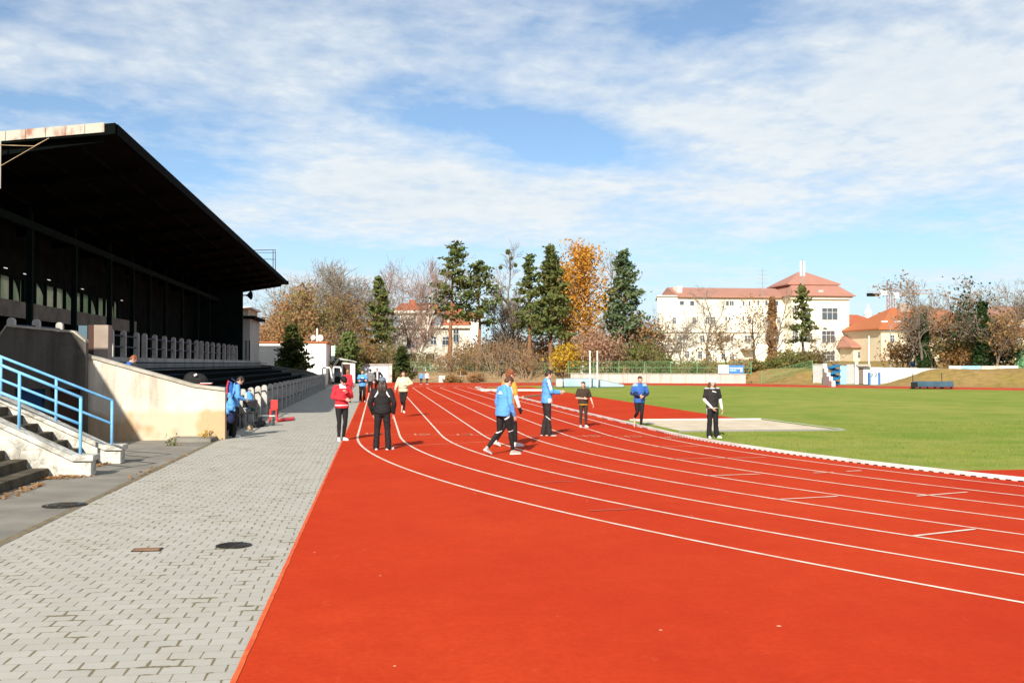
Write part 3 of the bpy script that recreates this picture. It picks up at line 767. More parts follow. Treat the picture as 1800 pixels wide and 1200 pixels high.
# ================================================================== far side: bank, walls, fence, houses
YO = [(-200, 113), (1.6, 112.8), (20, 110.6), (37.8, 105.5), (41.5, 97), (54, 82), (75, 56), (120, 18), (200, -30)]
def y_out(x):
    for (x0, y0), (x1, y1) in zip(YO[:-1], YO[1:]):
        if x0 <= x <= x1: return y0+(y1-y0)*(x-x0)/(x1-x0)
    return YO[0][1] if x < YO[0][0] else YO[-1][1]
def sst(a, b, x):
    t = max(0, min(1, (x-a)/(b-a))); return t*t*(3-2*t)
def bear(px): q = gp(px, 678); return q.x/q.y
GX0 = gp(1452, 678).x-.2
U0, U1, U2, U3 = bear(1436), bear(1452), bear(1546), bear(1655)      # level gateway between the banks
def terr(x, y):
    sl = abs(y_out(x+.5)-y_out(x-.5)); d = (y-y_out(x))/math.sqrt(1+sl*sl)
    w = 5.0; h = 1.15; d0 = .6
    if 20.2 < x < 38.1: w = .5; d0 = .35; h = .92
    if x > 38.1: h = 1.55; w = 5.5; d0 = .5
    if x < 2: h = .55+.6*sst(-3, 2, x); w = 6
    z = h*sst(d0, d0+w, d)
    if x > GX0-6:      # gateway
        g = sst(U0, U1, x/y)*(1-sst(U2, U3, x/y)**.7)
        z *= 1-g*(1-sst(14, 22, d))
    n = mnoise.noise((x*.35, y*.35, 0))*.16+mnoise.noise((x*1.3, y*1.3, 2))*.06
    z += n*sst(1.2, 4, d)
    z += .9*sst(25, 90, d)
    return z-.035
def grid(name, xs, ys, fn, m, **t):
    vs = []; fs = []
    for y in ys:
        for x in xs: vs.append((x, y, fn(x, y)))
    nx = len(xs)
    for j in range(len(ys)-1):
        for i in range(nx-1): fs.append((j*nx+i, j*nx+i+1, (j+1)*nx+i+1, (j+1)*nx+i))
    return MB().add(vs, fs).build(name, m, smooth=True, **t)
def bank_mat():
    m, nt, b = new_mat('dry_grass_bank')
    a = tex(nt, .16, 5, .6); f = tex(nt, 1.4, 7, .7); g = tex(nt, 6, 4, .7)
    c = mixc(nt, ramp(nt, a, .38, .62), (.33, .20, .085), (.27, .19, .05))
    tc = nt.nodes.new('ShaderNodeTexCoord'); sx = nt.nodes.new('ShaderNodeSeparateXYZ'); nt.links.new(tc.outputs['Object'], sx.inputs[0])
    c = mixc(nt, ramp(nt, math_n(nt, 'ADD', sx.outputs[0], math_n(nt, 'MULTIPLY', a, 8.0)), 20, 36), mixc(nt, ramp(nt, g, .4, .65), (.30, .185, .115), (.40, .28, .18)), c)
    c = mixc(nt, math_n(nt, 'MULTIPLY', ramp(nt, f, .42, .66), .75), c, (.15, .125, .035))
    c = mixc(nt, math_n(nt, 'MULTIPLY', ramp(nt, g, .5, .7), .5), c, (.34, .24, .12))
    nt.links.new(c, b.inputs['Base Color']); b.inputs['Roughness'].default_value = .95; b.inputs['Specular IOR Level'].default_value = .1
    bp = N(nt, 'ShaderNodeBump', ins={'Strength': 1.0, 'Distance': .15}); nt.links.new(f, bp.inputs['Height']); nt.links.new(bp.outputs[0], b.inputs['Normal'])
    return m
M['bank'] = bank_mat()
xs_ = [-60+.8*i for i in range(200)]
ysr = [55+.8*i for i in range(115)] + [147+6*i for i in range(40)]
def tf(x, y):
    return terr(x, y) if y > y_out(x)+.15 else -.05
grid('terrain', [-300, -150]+xs_+[105, 125, 150, 200, 300], ysr, tf, M['bank'], kind='structure')

def mound(x, y):
    return .95*sst(-4.45, -8.5, x)*sst(Y1+.2, Y1+5, y)+.10*mnoise.noise((x*.8, y*.8, 4))*sst(-4.4, -5.4, x)-.02
grid('grass_bank', [-14+.4*i for i in range(25)], [Y1+.1+.7*i for i in range(40)], lambda x, y: mound(x, y), M['bank'], kind='structure')
M['wall_pale'] = wall_mat('pale_concrete_wall', (.50, .47, .41), (.33, .30, .25), (.48, .45, .40), -9)
M['white_wall'] = mat('whitewash', (.76, .74, .69), (.62, .60, .54), .5, rough=.9, detail=7)
M['blue_wall'] = mat('pale_blue_wall', (.46, .55, .60), (.56, .60, .62), .6, rough=.85)
M['grey_wall'] = mat('grey_panel', (.42, .42, .40), (.34, .34, .33), .5, rough=.8)
M['lt_blue'] = mat('light_blue_panel', (.25, .50, .68), (.30, .56, .72), .5, rough=.6)
M['slide_blue'] = mat('blue_plastic', (.012, .16, .38), (.02, .22, .46), .6, rough=.35, spec=.5)
M['fence_green'] = mat('green_paint', (.10, .26, .10), (.14, .30, .14), 2, rough=.6)
M['mat_lb'] = mat('pale_blue_tarpaulin', (.27, .38, .42), (.35, .47, .50), .9, rough=.45, bump=.6, bscale=2.5)
M['mat_db'] = mat('dark_blue_tarpaulin', (.03, .075, .11), (.05, .10, .14), .9, rough=.5, bump=.5, bscale=2.5)
M['steel'] = mat('galvanised_steel', (.42, .42, .41), rough=.4, metal=.6)
M['white_paint'] = mat('white_enamel', (.75, .75, .72), rough=.4, spec=.4)
M['glass'] = glass_mat('window_glass')
M['glass_pale'] = glass_mat('pale_window_glass', (.07, .085, .10))
M['frame'] = mat('white_window_frame', (.66, .63, .57), rough=.7)
M['school_wall'] = mat('ivory_render', (.78, .74, .61), (.72, .67, .54), .15, rough=.9)
M['villa_wall'] = mat('villa_render', (.74, .67, .55), (.64, .57, .46), .25, rough=.9)
M['ochre_wall'] = mat('ochre_render', (.70, .60, .43), (.63, .52, .35), .25, rough=.9)
def tile_mat(name, a, b_):
    m, nt, b = new_mat(name)
    n = tex(nt, .7, 5); w = nt.nodes.new('ShaderNodeTexWave'); w.inputs['Scale'].default_value = 1.4; w.bands_direction = 'Z'
    tc = nt.nodes.new('ShaderNodeTexCoord'); nt.links.new(tc.outputs['Object'], w.inputs[0])
    c = mixc(nt, n, a, b_); c = mixc(nt, math_n(nt, 'MULTIPLY', w.outputs['Fac'], .3), c, tuple(v*.5 for v in a))
    nt.links.new(c, b.inputs['Base Color']); b.inputs['Roughness'].default_value = .85; return m
M['tile_pink'] = tile_mat('faded_pink_tiles', (.36, .155, .11), (.44, .22, .155))
M['tile_red'] = tile_mat('red_tiles', (.36, .085, .035), (.44, .13, .05))
M['tile_orange'] = tile_mat('orange_tiles', (.44, .14, .045), (.38, .10, .035))
M['trim'] = mat('light_trim', (.72, .67, .56), rough=.85)

# low retaining wall at the foot of the trees
t = thing('retaining_wall', 'long low pale concrete wall behind the blue landing mat', 'wall', (29, 108, 0))
W0, W1 = gp(1003, 672.6), gp(1311, 674)
dirw = (W1-W0).normalized(); nrw = Vector((-dirw.y, dirw.x, 0))
def walong(A, d, n, L, z0, z1, th, mb, off=0.0):
    p = [A+n*off, A+d*L+n*off, A+d*L+n*(off+th), A+n*(off+th)]
    return mb.prism([(q.x, q.y) for q in p], z0, z1, 'z')
Lw = (W1-W0).length
for i in range(9):
    walong(W0+dirw*(Lw*i/9+.01), dirw, nrw, Lw/9-.02, 0, .93, .25, MB()).build('wall_panel', M['wall_pale'], t)
walong(W0-dirw*.1, dirw, nrw, Lw+.2, .932, 1.0, .37, MB(), -.06).build('coping', M['coping'], t)

# green fence of posts and wire
M['mesh'] = None
def mesh_mat():
    m, nt, b = new_mat('green_wire_mesh')
    b.inputs['Base Color'].default_value = (.12, .26, .10, 1); b.inputs['Roughness'].default_value = .6
    return m
M['mesh'] = mesh_mat()
def wire_fence(label, pts, h, every, rootz):
    t = thing('wire_fence', label, 'fence', pts[0]); 
    P = []
    for a, b in zip(pts[:-1], pts[1:]):
        n = max(1, int((b-a).length/every))
        P += [a+(b-a)*i/n for i in range(n)]
    P.append(pts[-1])
    for p in P[:100]:
        z = rootz(p); MB().tube([(p.x, p.y, z-.1), (p.x, p.y, z+h)], .05, 6).build('post', M['fence_green'], t)
    w = MB()
    for a, b in zip(P[:-1], P[1:]):
        za, zb = rootz(a), rootz(b)
        for k in (0.04, .5, .99): w.tube([(a.x, a.y, za+h*k), (b.x, b.y, zb+h*k)], .022, 4)
        nw = max(2, int((b-a).length/.22))
        for i in range(1, nw):
            q = a+(b-a)*i/nw; zq = za+(zb-za)*i/nw
            w.tube([(q.x, q.y, zq), (q.x, q.y, zq+h)], .010, 3, caps=False)
        for k in range(1, 9):
            w.tube([(a.x, a.y, za+h*k/9), (b.x, b.y, zb+h*k/9)], .008, 3, caps=False)
    w.build('wire_mesh', M['mesh'], t)
def tz(p): return terr(p.x, p.y)
fl_ = [W0+nrw*1.2-dirw*.5, W1+nrw*1.2+dirw*.5]
wire_fence('green wire fence with thin posts standing above the low pale wall', fl_, 1.3, 2.6, lambda p: .95)
wire_fence('green wire fence along the top of the reddish earth bank', [Vector((wd(718, 655, 119).x, wd(718, 655, 119).y, 0)), W0+nrw*6-dirw*1.5], 1.05, 2.4, tz)
wire_fence('green wire fence in the bushes between the wall and the gateway', [W1+nrw*2.5+dirw*1.5, Vector((wd(1428, 650, 106).x, wd(1428, 650, 106).y, 0))], 1.1, 2.6, tz)
a, b, c = wd(730, 660, 113.5), wd(810, 664, 113.5), wd(830, 664, 113.5)
# advertising banner on the fence
D = (W0-O).length
fp = fl_[0]; fd = (fl_[1]-fl_[0]).normalized()
def on_fence(px, py):
    """point of the fence plane"""
    d = ray(px, py); n = Vector((-fd.y, fd.x, 0)); k = ((fp-O-n*.10).dot(n))/d.dot(n); return O+d*k
t = thing('banner', 'banner on the green fence with a white panel and a blue panel with white lettering', 'banner', on_fence(1286, 650))
def bquad(x0, y0, x1, y1, m, name, off, parent):
    p = [on_fence(x0, y1), on_fence(x1, y1), on_fence(x1, y0), on_fence(x0, y0)]
    n = Vector((-fd.y, fd.x, 0)); p = [q-n*off for q in p]
    return MB().add(p+[q+n*.012 for q in p], [(0, 1, 2, 3), (7, 6, 5, 4), (0, 4, 5, 1), (1, 5, 6, 2), (2, 6, 7, 3), (3, 7, 4, 0)]).build(name, m, parent)
M['banner_blue'] = mat('banner_blue', (.05, .17, .42), rough=.6); M['banner_white'] = mat('banner_white', (.78, .78, .76), rough=.6)
M['faint'] = mat('faint_grey_print', (.58, .60, .62), rough=.7); M['crest'] = mat('crest_lilac', (.66, .62, .74), rough=.6); M['ltprint'] = mat('light_blue_print', (.36, .58, .80), rough=.6)
wq = bquad(1262.5, 641.5, 1281, 655.5, M['banner_white'], 'white_panel', 0, t)
for y in (646.6, 648.4, 650.6): bquad(1264.5, y-.35, 1279 if y < 650 else 1277, y+.35, M['faint'], 'print_line', .02, wq)
bq = bquad(1281.2, 641.5, 1307.5, 656.5, M['banner_blue'], 'blue_panel', 0, t)
xx = 1282.6
for L in (1.9, .7, 3.6, .7, 3.0, .6, 2.6, 2.2, 3.4, 1.6):
    if L > .9: bquad(xx, 645.8, xx+L, 648.0, M['banner_white'], 'lettering', .02, bq)
    xx += L+.25
xx = 1282.6
for L in (2.2, 2.8, 3.4, 2.4):
    bquad(xx, 650, xx+L, 652, M['ltprint'], 'lettering', .02, bq); xx += L+.35
bquad(1301.3, 648.6, 1305, 653.3, M['crest'], 'emblem', .02, bq)

# landing mat with its uprights
a, b = gp(975, 680.3), gp(1105, 680.0)
mc = wd(1030, 676, 89); mc.z = 0
t = thing('landing_mat', 'large pale blue landing mat on the grass in front of the low wall', 'landing mat', (mc.x, mc.y, 0))
def pxw(px, D): p = wd(px, 660, D); return Vector((p.x, p.y, 0))
def slab(pa_, pb_, D0, D1, z0, z1, zb=None):
    A, B, C_, D_ = pxw(pa_, D0), pxw(pb_, D0), pxw(pb_, D1), pxw(pa_, D1)
    zb = z1 if zb is None else zb
    return MB().add([(A.x, A.y, z0), (B.x, B.y, z0), (C_.x, C_.y, z0), (D_.x, D_.y, z0), (A.x, A.y, z1), (B.x, B.y, zb), (C_.x, C_.y, zb), (D_.x, D_.y, z1)],
                    [(0, 3, 2, 1), (4, 5, 6, 7), (0, 1, 5, 4), (1, 2, 6, 5), (2, 3, 7, 6), (3, 0, 4, 7)])
slab(977, 990, 87.6, 93, .04, .72).build('side_cushion', M['grey_wall'], t, bevel=.12)
slab(990, 1037, 88, 93, .04, .74).build('cushion', M['mat_lb'], t, bevel=.12)
slab(1037.3, 1052, 88.2, 93, .04, .72).build('cushion', M['mat_lb'], t, bevel=.12)
slab(1052.3, 1097, 88.2, 92, .04, .66, .20).build('cushion', M['mat_lb'], t, bevel=.10)
for px, lab in ((1037, 'left white upright pole beside the pale blue landing mat'), (1050, 'right white upright pole beside the pale blue landing mat')):
    b_ = pxw(px, 87); t = thing('upright_post', lab, 'upright', b_, 'uprights of the landing mat')
    MB().box(b_.x-.35, b_.x+.35, b_.y-.25, b_.y+.25, .0, .08).build('base', M['mat_db'], t)
    top_ = wd(px, 616, 87).z
    MB().tube([(b_.x, b_.y, .08), (b_.x, b_.y, top_)], .06, 8).build('pole', M['white_paint'], t)
    MB().box(b_.x-.10, b_.x+.10, b_.y-.09, b_.y-.06, top_-.9, top_-.8).build('bracket', M['steel'], t)

# dark blue covered mat by the right bank
t = thing('covered_mat', 'dark blue covered mat on low legs at the foot of the right grassy bank', 'landing mat', pxw(1640, 84))
slab(1602, 1676, 83, 86, .16, .58).build('cover', M['mat_db'], t, bevel=.06)
slab(1601, 1613, 82.7, 82.96, .14, .55).build('end_flap', M['black'], t)
l_ = MB()
for px in (1604, 1617, 1630, 1643, 1656, 1672):
    p = pxw(px, 83.4); l_.box(p.x-.05, p.x+.05, p.y-.05, p.y+.05, -.02, .16)
l_.build('legs', M['mat_db'], t)
for px, lab in ((1604.5, 'left thin dark pole behind the dark blue covered mat'), (1655.5, 'right thin dark pole behind the dark blue covered mat')):
    p = pxw(px, 86.6); t = thing('thin_pole', lab, 'pole', p, 'poles behind the covered mat')
    MB().tube([(p.x, p.y, -.02), (p.x, p.y, 1.25)], .035, 6).build('pole', M['rail_iron'], t)
    MB().tube([(p.x, p.y, -.02), (p.x, p.y, .06)], .16, 10).build('foot', M['rail_iron'], t)

# gateway walls (1430-1650)
def panel_thing(name, label, cat, px0, px1, y_top, D, z0=0, m='white_wall', th=.3, cap=None, part='wall', group=None):
    A, B = pxw(px0, D), pxw(px1, D); t = thing(name, label, cat, (A+B)/2, group)
    zt = wd((px0+px1)/2, y_top, D).z
    C_, D_ = pxw(px1, D+th), pxw(px0, D+th)
    MB().prism([(p.x, p.y) for p in (A, B, C_, D_)], z0, zt, 'z').build(part, M[m], t)
    if cap:
        e = .25; A2, B2, C2, D2 = pxw(px0-e, D-.06), pxw(px1+e, D-.06), pxw(px1+e, D+th+.06), pxw(px0-e, D+th+.06)
        MB().prism([(p.x, p.y) for p in (A2, B2, C2, D2)], zt+.002, zt+.1, 'z').build('cap', M[cap], t)
    return t
panel_thing('boundary_wall', 'short grey wall left of the blue spiral stack at the gateway', 'wall', 1429, 1446, 641.5, 103, -.1, 'grey_wall', cap='coping')
panel_thing('gate_pillar', 'square white pillar left of the blue spiral slide', 'pillar', 1446.3, 1454, 640.5, 102.5, -.1, 'white_wall', .6, cap='trim')
t = thing('side_wall', 'white stepped wall running down the bank beside the blue spiral slide', 'wall', pxw(1458, 98))
pA, pB = pxw(1446, 101.5), pxw(1462, 92); dv = (pB-pA)
for i, h in enumerate((1.55, 1.2, .85, .5)):
    a = pA+dv*(i/4+.002); b = pA+dv*((i+1)/4-.002); n = Vector((-dv.y, dv.x, 0)).normalized()*.3
    MB().prism([(p.x, p.y) for p in (a, b, b+n, a+n)], -.05, h, 'z').build('wall_section', M['white_wall'], t)
t = thing('spiral_slide', 'blue spiral slide in front of the pale blue gate', 'slide', pxw(1466, 99))
p0 = pxw(1466.5, 99.5); sl = MB(); sl2 = MB()
MB().tube([(p0.x, p0.y, 0), (p0.x, p0.y, 2.0)], .13, 8).build('column', M['mat_db'], t)
turns = 3; n = 60; vs = []; fs = []
for i in range(n+1):
    a = 2*math.pi*turns*i/n; z = .12+1.75*i/n; ca, sa = math.cos(a), math.sin(a)
    for (r, dz) in ((.14, 0), (.50, 0), (.58, .16), (.62, .16), (.54, -.06), (.14, -.06)): vs.append((p0.x+r*ca, p0.y+r*sa, z+dz))
for i in range(n):
    for q in range(6): fs.append((i*6+q, i*6+(q+1) % 6, (i+1)*6+(q+1) % 6, (i+1)*6+q))
sl.add(vs, fs).build('chute', M['slide_blue'], t)
panel_thing('gate', 'light blue metal gate panel beside the blue spiral slide', 'gate', 1477, 1488, 643, 104, 0, 'lt_blue', .12, part='panel')
panel_thing('gate', 'plain grey metal gate panel between the light blue gate and the white pillar', 'gate', 1488.4, 1502.6, 640, 104.1, 0, 'grey_wall', .12, part='panel')
panel_thing('gate_pillar', 'square white pillar left of the brown door', 'pillar', 1503, 1508.6, 637.5, 103.6, 0, 'white_wall', .6, cap='trim')
t = panel_thing('gatehouse', 'white gatehouse with a brown door and flat roof slab', 'gatehouse', 1509, 1530, 643.5, 104, 0, 'white_wall', 2.5)
A, B = pxw(1510, 103.94), pxw(1517.6, 103.94); zt = wd(1513, 647, 104).z
dd = MB().prism([(A.x, A.y), (B.x, B.y), (B.x, B.y+.05), (A.x, A.y+.05)], 0, zt, 'z').build('door', M['grey_wall'], t); dd.data.materials[0] = mat('brown_door', (.16, .12, .10), rough=.7)
A, B = pxw(1506.5, 103.4), pxw(1531, 103.4); zt = wd(1513, 643.5, 104).z
MB().prism([(A.x, A.y), (B.x, B.y), (B.x, B.y+3.4), (A.x, A.y+3.4)], zt+.003, zt+.2, 'z').build('roof_slab', M['coping'], t)
# long white boundary wall running right behind the bank
t = thing('boundary_wall', 'long white boundary wall dipping behind the right grassy bank', 'wall', pxw(1580, 104))
for i in range(6):
    A, B = pxw(1530.3+21*i, 104.3-.9*i), pxw(1551+21*i, 104.3-.9*(i+1)+.03)
    MB().prism([(A.x, A.y), (B.x, B.y), (B.x, B.y+.3), (A.x, A.y+.3)], 0, wd(1560, 645.3, 104).z-.02*i, 'z').build('wall_panel', M['white_wall'], t)
t = thing('equipment_board', 'pale blue equipment board with dark blue side posts and two hooks at the white wall', 'board', pxw(1537, 101))
A, B = pxw(1529.5, 100.5), pxw(1545, 100.5)
MB().prism([(A.x, A.y), (B.x, B.y), (B.x, B.y+.08), (A.x, A.y+.08)], 0, wd(1537, 656, 100.5).z, 'z').build('panel', M['blue_wall'], t)
for px in (1528.5, 1545.8):
    p = pxw(px, 100.4); MB().box(p.x-.08, p.x+.08, p.y-.08, p.y+.2, 0, wd(px, 654.6, 100.4).z).build('side_post', M['banner_blue'], t)
for px in (1533, 1540):
    p = wd(px, 654, 100.3); MB().tube([p+Vector((-.12, 0, .02)), p+Vector((0, 0, .02)), p+Vector((.02, 0, -.3)), p+Vector((-.1, 0, -.38))], .03, 6).build('hook', M['rail_iron'], t)
# pale green and white hoardings far right
for i, (a, b, m, lab) in enumerate([(1668, 1690, 'white_wall', 'white hoarding panel behind the trees at the right'), (1690.5, 1724, 'lt_blue', 'pale turquoise hoarding panel among the right trunks'), (1724.5, 1757, 'wall_pale', 'pale grey hoarding panel among the right trunks'), (1757.5, 1790, 'white_wall', 'white hoarding panel beside the dark green gate')]):
    panel_thing('hoarding', lab, 'hoarding', a, b, 642.8, 100-i, .8, m, .12, part='panel', group='hoardings along the right bank')
t = panel_thing('gate', 'tall dark green gate at the right edge behind the trees', 'gate', 1786, 1815, 606, 112, .5, 'fence_green', .2, part='panel'); 
# round blue road sign beyond the wall
p = pxw(1605, 112); t = thing('road_sign', 'blue road sign beyond the long white wall', 'sign', p)
MB().tube([(p.x, p.y, .5), (p.x, p.y, 2.35)], .04, 6).build('pole', M['steel'], t)
q = wd(1605, 640, 111.9); MB().obox(q, (.5, .04, .55)).build('sign_plate', M['banner_blue'], t)

# ------------------------------------------------------------------ houses
def facade(parent, D, px0, px1, y0, y1, m='wall', mat_='villa_wall', depth=9, name='wall', zb=None):
    """block whose front stands square to the field at distance D"""
    A = wy(px0, y1, D); B = wy(px1, y1, D); zt = wy((px0+px1)/2, y0, D).z; z0 = wy((px0+px1)/2, y1, D).z if zb is None else zb
    return MB().box(A.x, B.x, D, D+depth, z0, zt).build(name, M[mat_], parent)
def win(parent, D, px0, px1, y0, y1, panes=2, rows=2, g='glass', fr='frame', proud=.06):
    A = wy(px0, y1, D); B = wy(px1, y0, D); x0, x1, z0, z1 = A.x, B.x, A.z, B.z; fw = min(.10, (x1-x0)*.12)
    f = MB(); y_ = D-proud
    f.box(x0-fw, x0, y_, D-.002, z0-fw, z1+fw).box(x1, x1+fw, y_, D-.002, z0-fw, z1+fw).box(x0, x1, y_, D-.002, z1, z1+fw).box(x0, x1, y_-.06, D-.002, z0-fw, z0)
    for i in range(1, panes):
        x = x0+(x1-x0)*i/panes; f.box(x-fw/3, x+fw/3, y_+.01, D-.002, z0, z1)
    if rows > 1: f.box(x0, x1, y_+.015, D-.003, z0+(z1-z0)*.64-fw/3, z0+(z1-z0)*.64+fw/3)
    o = f.build('window', M[fr], parent)
    MB().box(x0, x1, D-.03, D-.004, z0, z1).build('pane', M[g], o)
    return o
def hip_roof(parent, x0, x1, y0, y1, ze, zr, inset0, inset1, m, over=.5, name='roof', ridge_y=None):
    x0 -= over; x1 += over; y0 -= over; y1 += over; ym = (y0+y1)/2 if ridge_y is None else ridge_y
    v = [(x0, y0, ze), (x1, y0, ze), (x1, y1, ze), (x0, y1, ze), (x0+inset0, ym, zr), (x1-inset1, ym, zr),
         (x0, y0, ze-.25), (x1, y0, ze-.25), (x1, y1, ze-.25), (x0, y1, ze-.25)]
    f = [(0, 1, 5, 4), (1, 2, 5), (2, 3, 4, 5), (3, 0, 4), (9, 8, 7, 6), (6, 7, 1, 0), (7, 8, 2, 1), (8, 9, 3, 2), (9, 6, 0, 3)]
    return MB().add(v, f).build(name, M[m], parent)

# school building
DS = 185
sc_ = thing('school_building', 'large ivory school building with a long pink tiled roof and a taller hipped right wing', 'building', (wy(1320, 640, DS).x, DS, 0))
GZ = .8
A, B = wy(1156, 640, DS), wy(1392, 640, DS); sk = 13*A.x/DS+.15
MB().prism([(A.x, DS), (B.x, DS), (B.x, DS+13), (A.x+sk, DS+13)], GZ, wy(1270, 522.5, DS).z, 'z').build('wall', M['school_wall'], sc_)
facade(sc_, DS-3.5, 1392.4, 1493, 526, 640, mat_='school_wall', depth=17, name='wing_wall', zb=GZ)
ze = wy(1270, 522, DS).z; zr = wy(1270, 506, DS+6.5).z
x0 = wy(1190, 520, DS).x; x1 = wy(1400, 520, DS).x
MB().prism([(DS-.6, ze-.1), (DS-.6, ze+.15), (DS+6.5, zr), (DS+13.5, ze+.15), (DS+13.5, ze-.1)], x0, x1, 'x').build('roof', M['tile_pink'], sc_)
xp_ = wy(1156, 520, DS).x-.15; MB().prism([(xp_, DS-.3), (x0-.02, DS-.3), (x0-.02, DS+13.2), (min(x0-.5, xp_+sk), DS+13.2)], ze+.02, ze+.22, 'z').build('parapet', M['trim'], sc_)
xa = wy(1188, 520, DS+3).x; MB().box(xa, xa+.9, DS+2, DS+5, ze+.25, wy(1188, 503, DS+3).z).build('chimney', M['school_wall'], sc_)
MB().box(wy(1155, 582, DS).x, wy(1331, 582, DS).x, DS-.35, DS-.001, wy(1240, 583, DS).z-.14, wy(1240, 583, DS).z+.1).build('string_course', M['trim'], sc_)
MB().box(wy(1301, 613, DS).x, wy(1321, 613, DS).x, DS-2.2, DS-.002, wy(1310, 615, DS).z, wy(1310, 612, DS).z).build('canopy', M['coping'], sc_)
MB().box(wy(1145, 614, DS-2).x, wy(1186, 614, DS-2).x, DS-5.2, DS-.003, GZ, wy(1165, 617, DS-5).z).build('annexe', M['school_wall'], sc_)
MB().box(wy(1143, 614, DS-2).x, wy(1188, 614, DS-2).x, DS-5.8, DS-.004, wy(1165, 616.8, DS-5).z, wy(1165, 611, DS-5).z).build('annexe_roof', M['coping'], sc_)
for (a, b, c, d, n_) in [(1195, 1202, 529, 536, 1), (1213, 1220, 529, 537, 1), (1276, 1281, 529, 537, 1), (1282.5, 1289.5, 529, 537, 2), (1305.5, 1308.5, 530, 537, 1), (1316, 1319, 529, 537, 1), (1331, 1334, 528, 536, 1), (1345, 1349, 528, 536, 1), (1362, 1368, 529, 537, 1),
                     (1182, 1188, 558, 569, 2), (1217, 1223, 558, 569, 2), (1240, 1247, 558, 569, 2), (1250, 1257, 557, 569, 2), (1275, 1278, 557, 563, 1), (1281, 1284, 557, 563, 1), (1305, 1308, 557, 563, 1), (1315, 1320, 557, 566, 1), (1345, 1351, 557, 568, 2), (1366, 1372, 557, 568, 2),
                     (1160, 1169, 588, 598, 2), (1192, 1198, 589, 598, 2), (1201, 1210, 589, 598, 2), (1231, 1238, 590, 600, 2), (1243, 1250, 590, 600, 2), (1267, 1271.5, 590, 600, 1), (1273, 1277, 590, 600, 1), (1279, 1283, 590, 600, 1), (1285, 1289, 590, 600, 1), (1309, 1319, 590, 601, 2), (1345, 1353, 590, 601, 2),
                     (1187, 1196, 617, 628, 2), (1204, 1211, 617, 628, 2), (1227, 1234, 617, 629, 2), (1240, 1250, 623, 632, 2), (1268, 1275, 622, 632, 2), (1283, 1290, 622, 632, 2)]:
    win(sc_, DS, a, b, c, d, n_, 1 if d-c < 9 else 2, 'glass_pale')
for (a, b, c, d) in [(1393, 1402, 541, 553), (1408, 1424, 541, 562), (1445, 1472, 541.5, 562), (1393, 1402, 581, 600), (1408, 1424, 581, 601), (1445, 1467, 581.5, 602), (1445, 1467, 618, 634), (1408, 1424, 618, 634)]:
    win(sc_, DS-3.5, a, b, c, d, 3, 2, 'glass_pale')
wl, wr = wy(1390, 520, DS-3.5).x, wy(1493.5, 520, DS-3.5).x
ze2 = wy(1440, 526, DS-3.5).z
MB().box(wl-.2, wr+.35, DS-3.95, DS+13.8, ze2+.003, ze2+.55).build('cornice', M['trim'], sc_)
# mansard: steep lower slopes, shallow cap
def frustum(x0, x1, y0, y1, z0, X0, X1, Y0_, Y1_, z1, m, name, parent):
    v = [(x0, y0, z0), (x1, y0, z0), (x1, y1, z0), (x0, y1, z0), (X0, Y0_, z1), (X1, Y0_, z1), (X1, Y1_, z1), (X0, Y1_, z1)]
    return MB().add(v, [(0, 3, 2, 1), (4, 5, 6, 7), (0, 1, 5, 4), (1, 2, 6, 5), (2, 3, 7, 6), (3, 0, 4, 7)]).build(name, M[m], parent)
zm = wy(1425, 499, DS+1).z; XA, XB = wy(1381, 499, DS+1).x, wy(1471, 499, DS+1).x
rf_ = frustum(wl-.6, wr+.9, DS-4.5, DS+14, ze2+.556, XA+.9, XB-.5, DS+.5, DS+9.6, zm-.05, 'tile_pink', 'wing_roof', sc_)
hip_roof(sc_, XA+.3, XB-.2, DS+.1, DS+10, zm, wy(1425, 478, DS+5).z, 4.2, 4.6, 'tile_pink', over=.35, name='cap_roof')
zz = wy(1441, 513, DS-2).z
for px in (1441, 1459): 
    p = wy(px, 513 if px == 1441 else 521, DS-2.4); MB().box(p.x-.45, p.x+.45, p.y-.5, p.y+1.5, p.z-.25, p.z+.3).build('dormer', M['grey_wall'], rf_)
def mast(label, px, yb, yt, D, kind):
    p = wd(px, yb, D); t = thing('antenna_mast', label, 'antenna', p)
    zt = wd(px, yt, D).z
    MB().tube([(p.x, p.y, p.z-1.5), (p.x, p.y, zt)], .10 if kind == 'cell' else .06, 6).build('pole', M['steel'], t)
    m_ = MB()
    if kind == 'cell':
        for dx in (-.28, .28): m_.box(p.x+dx-.16, p.x+dx+.16, p.y-.12, p.y+.12, zt-2.9, zt-.3)
        m_.build('antenna_panel', M['white_paint'], t)
    else:
        for k, L in enumerate((.8, .8, 1.0, 1.0, 1.2)): m_.tube([(p.x-L, p.y, zt-.4-.75*k), (p.x+L, p.y, zt-.4-.75*k)], .04, 4)
        m_.build('aerial_rods', M['steel'], t)
mast('white mobile phone mast on the hipped roof of the school wing', 1410.5, 496, 456, DS+2, 'cell')
mast('thin television aerial mast on the long school roof', 1340.5, 508, 472, DS+6.4, 'tv')

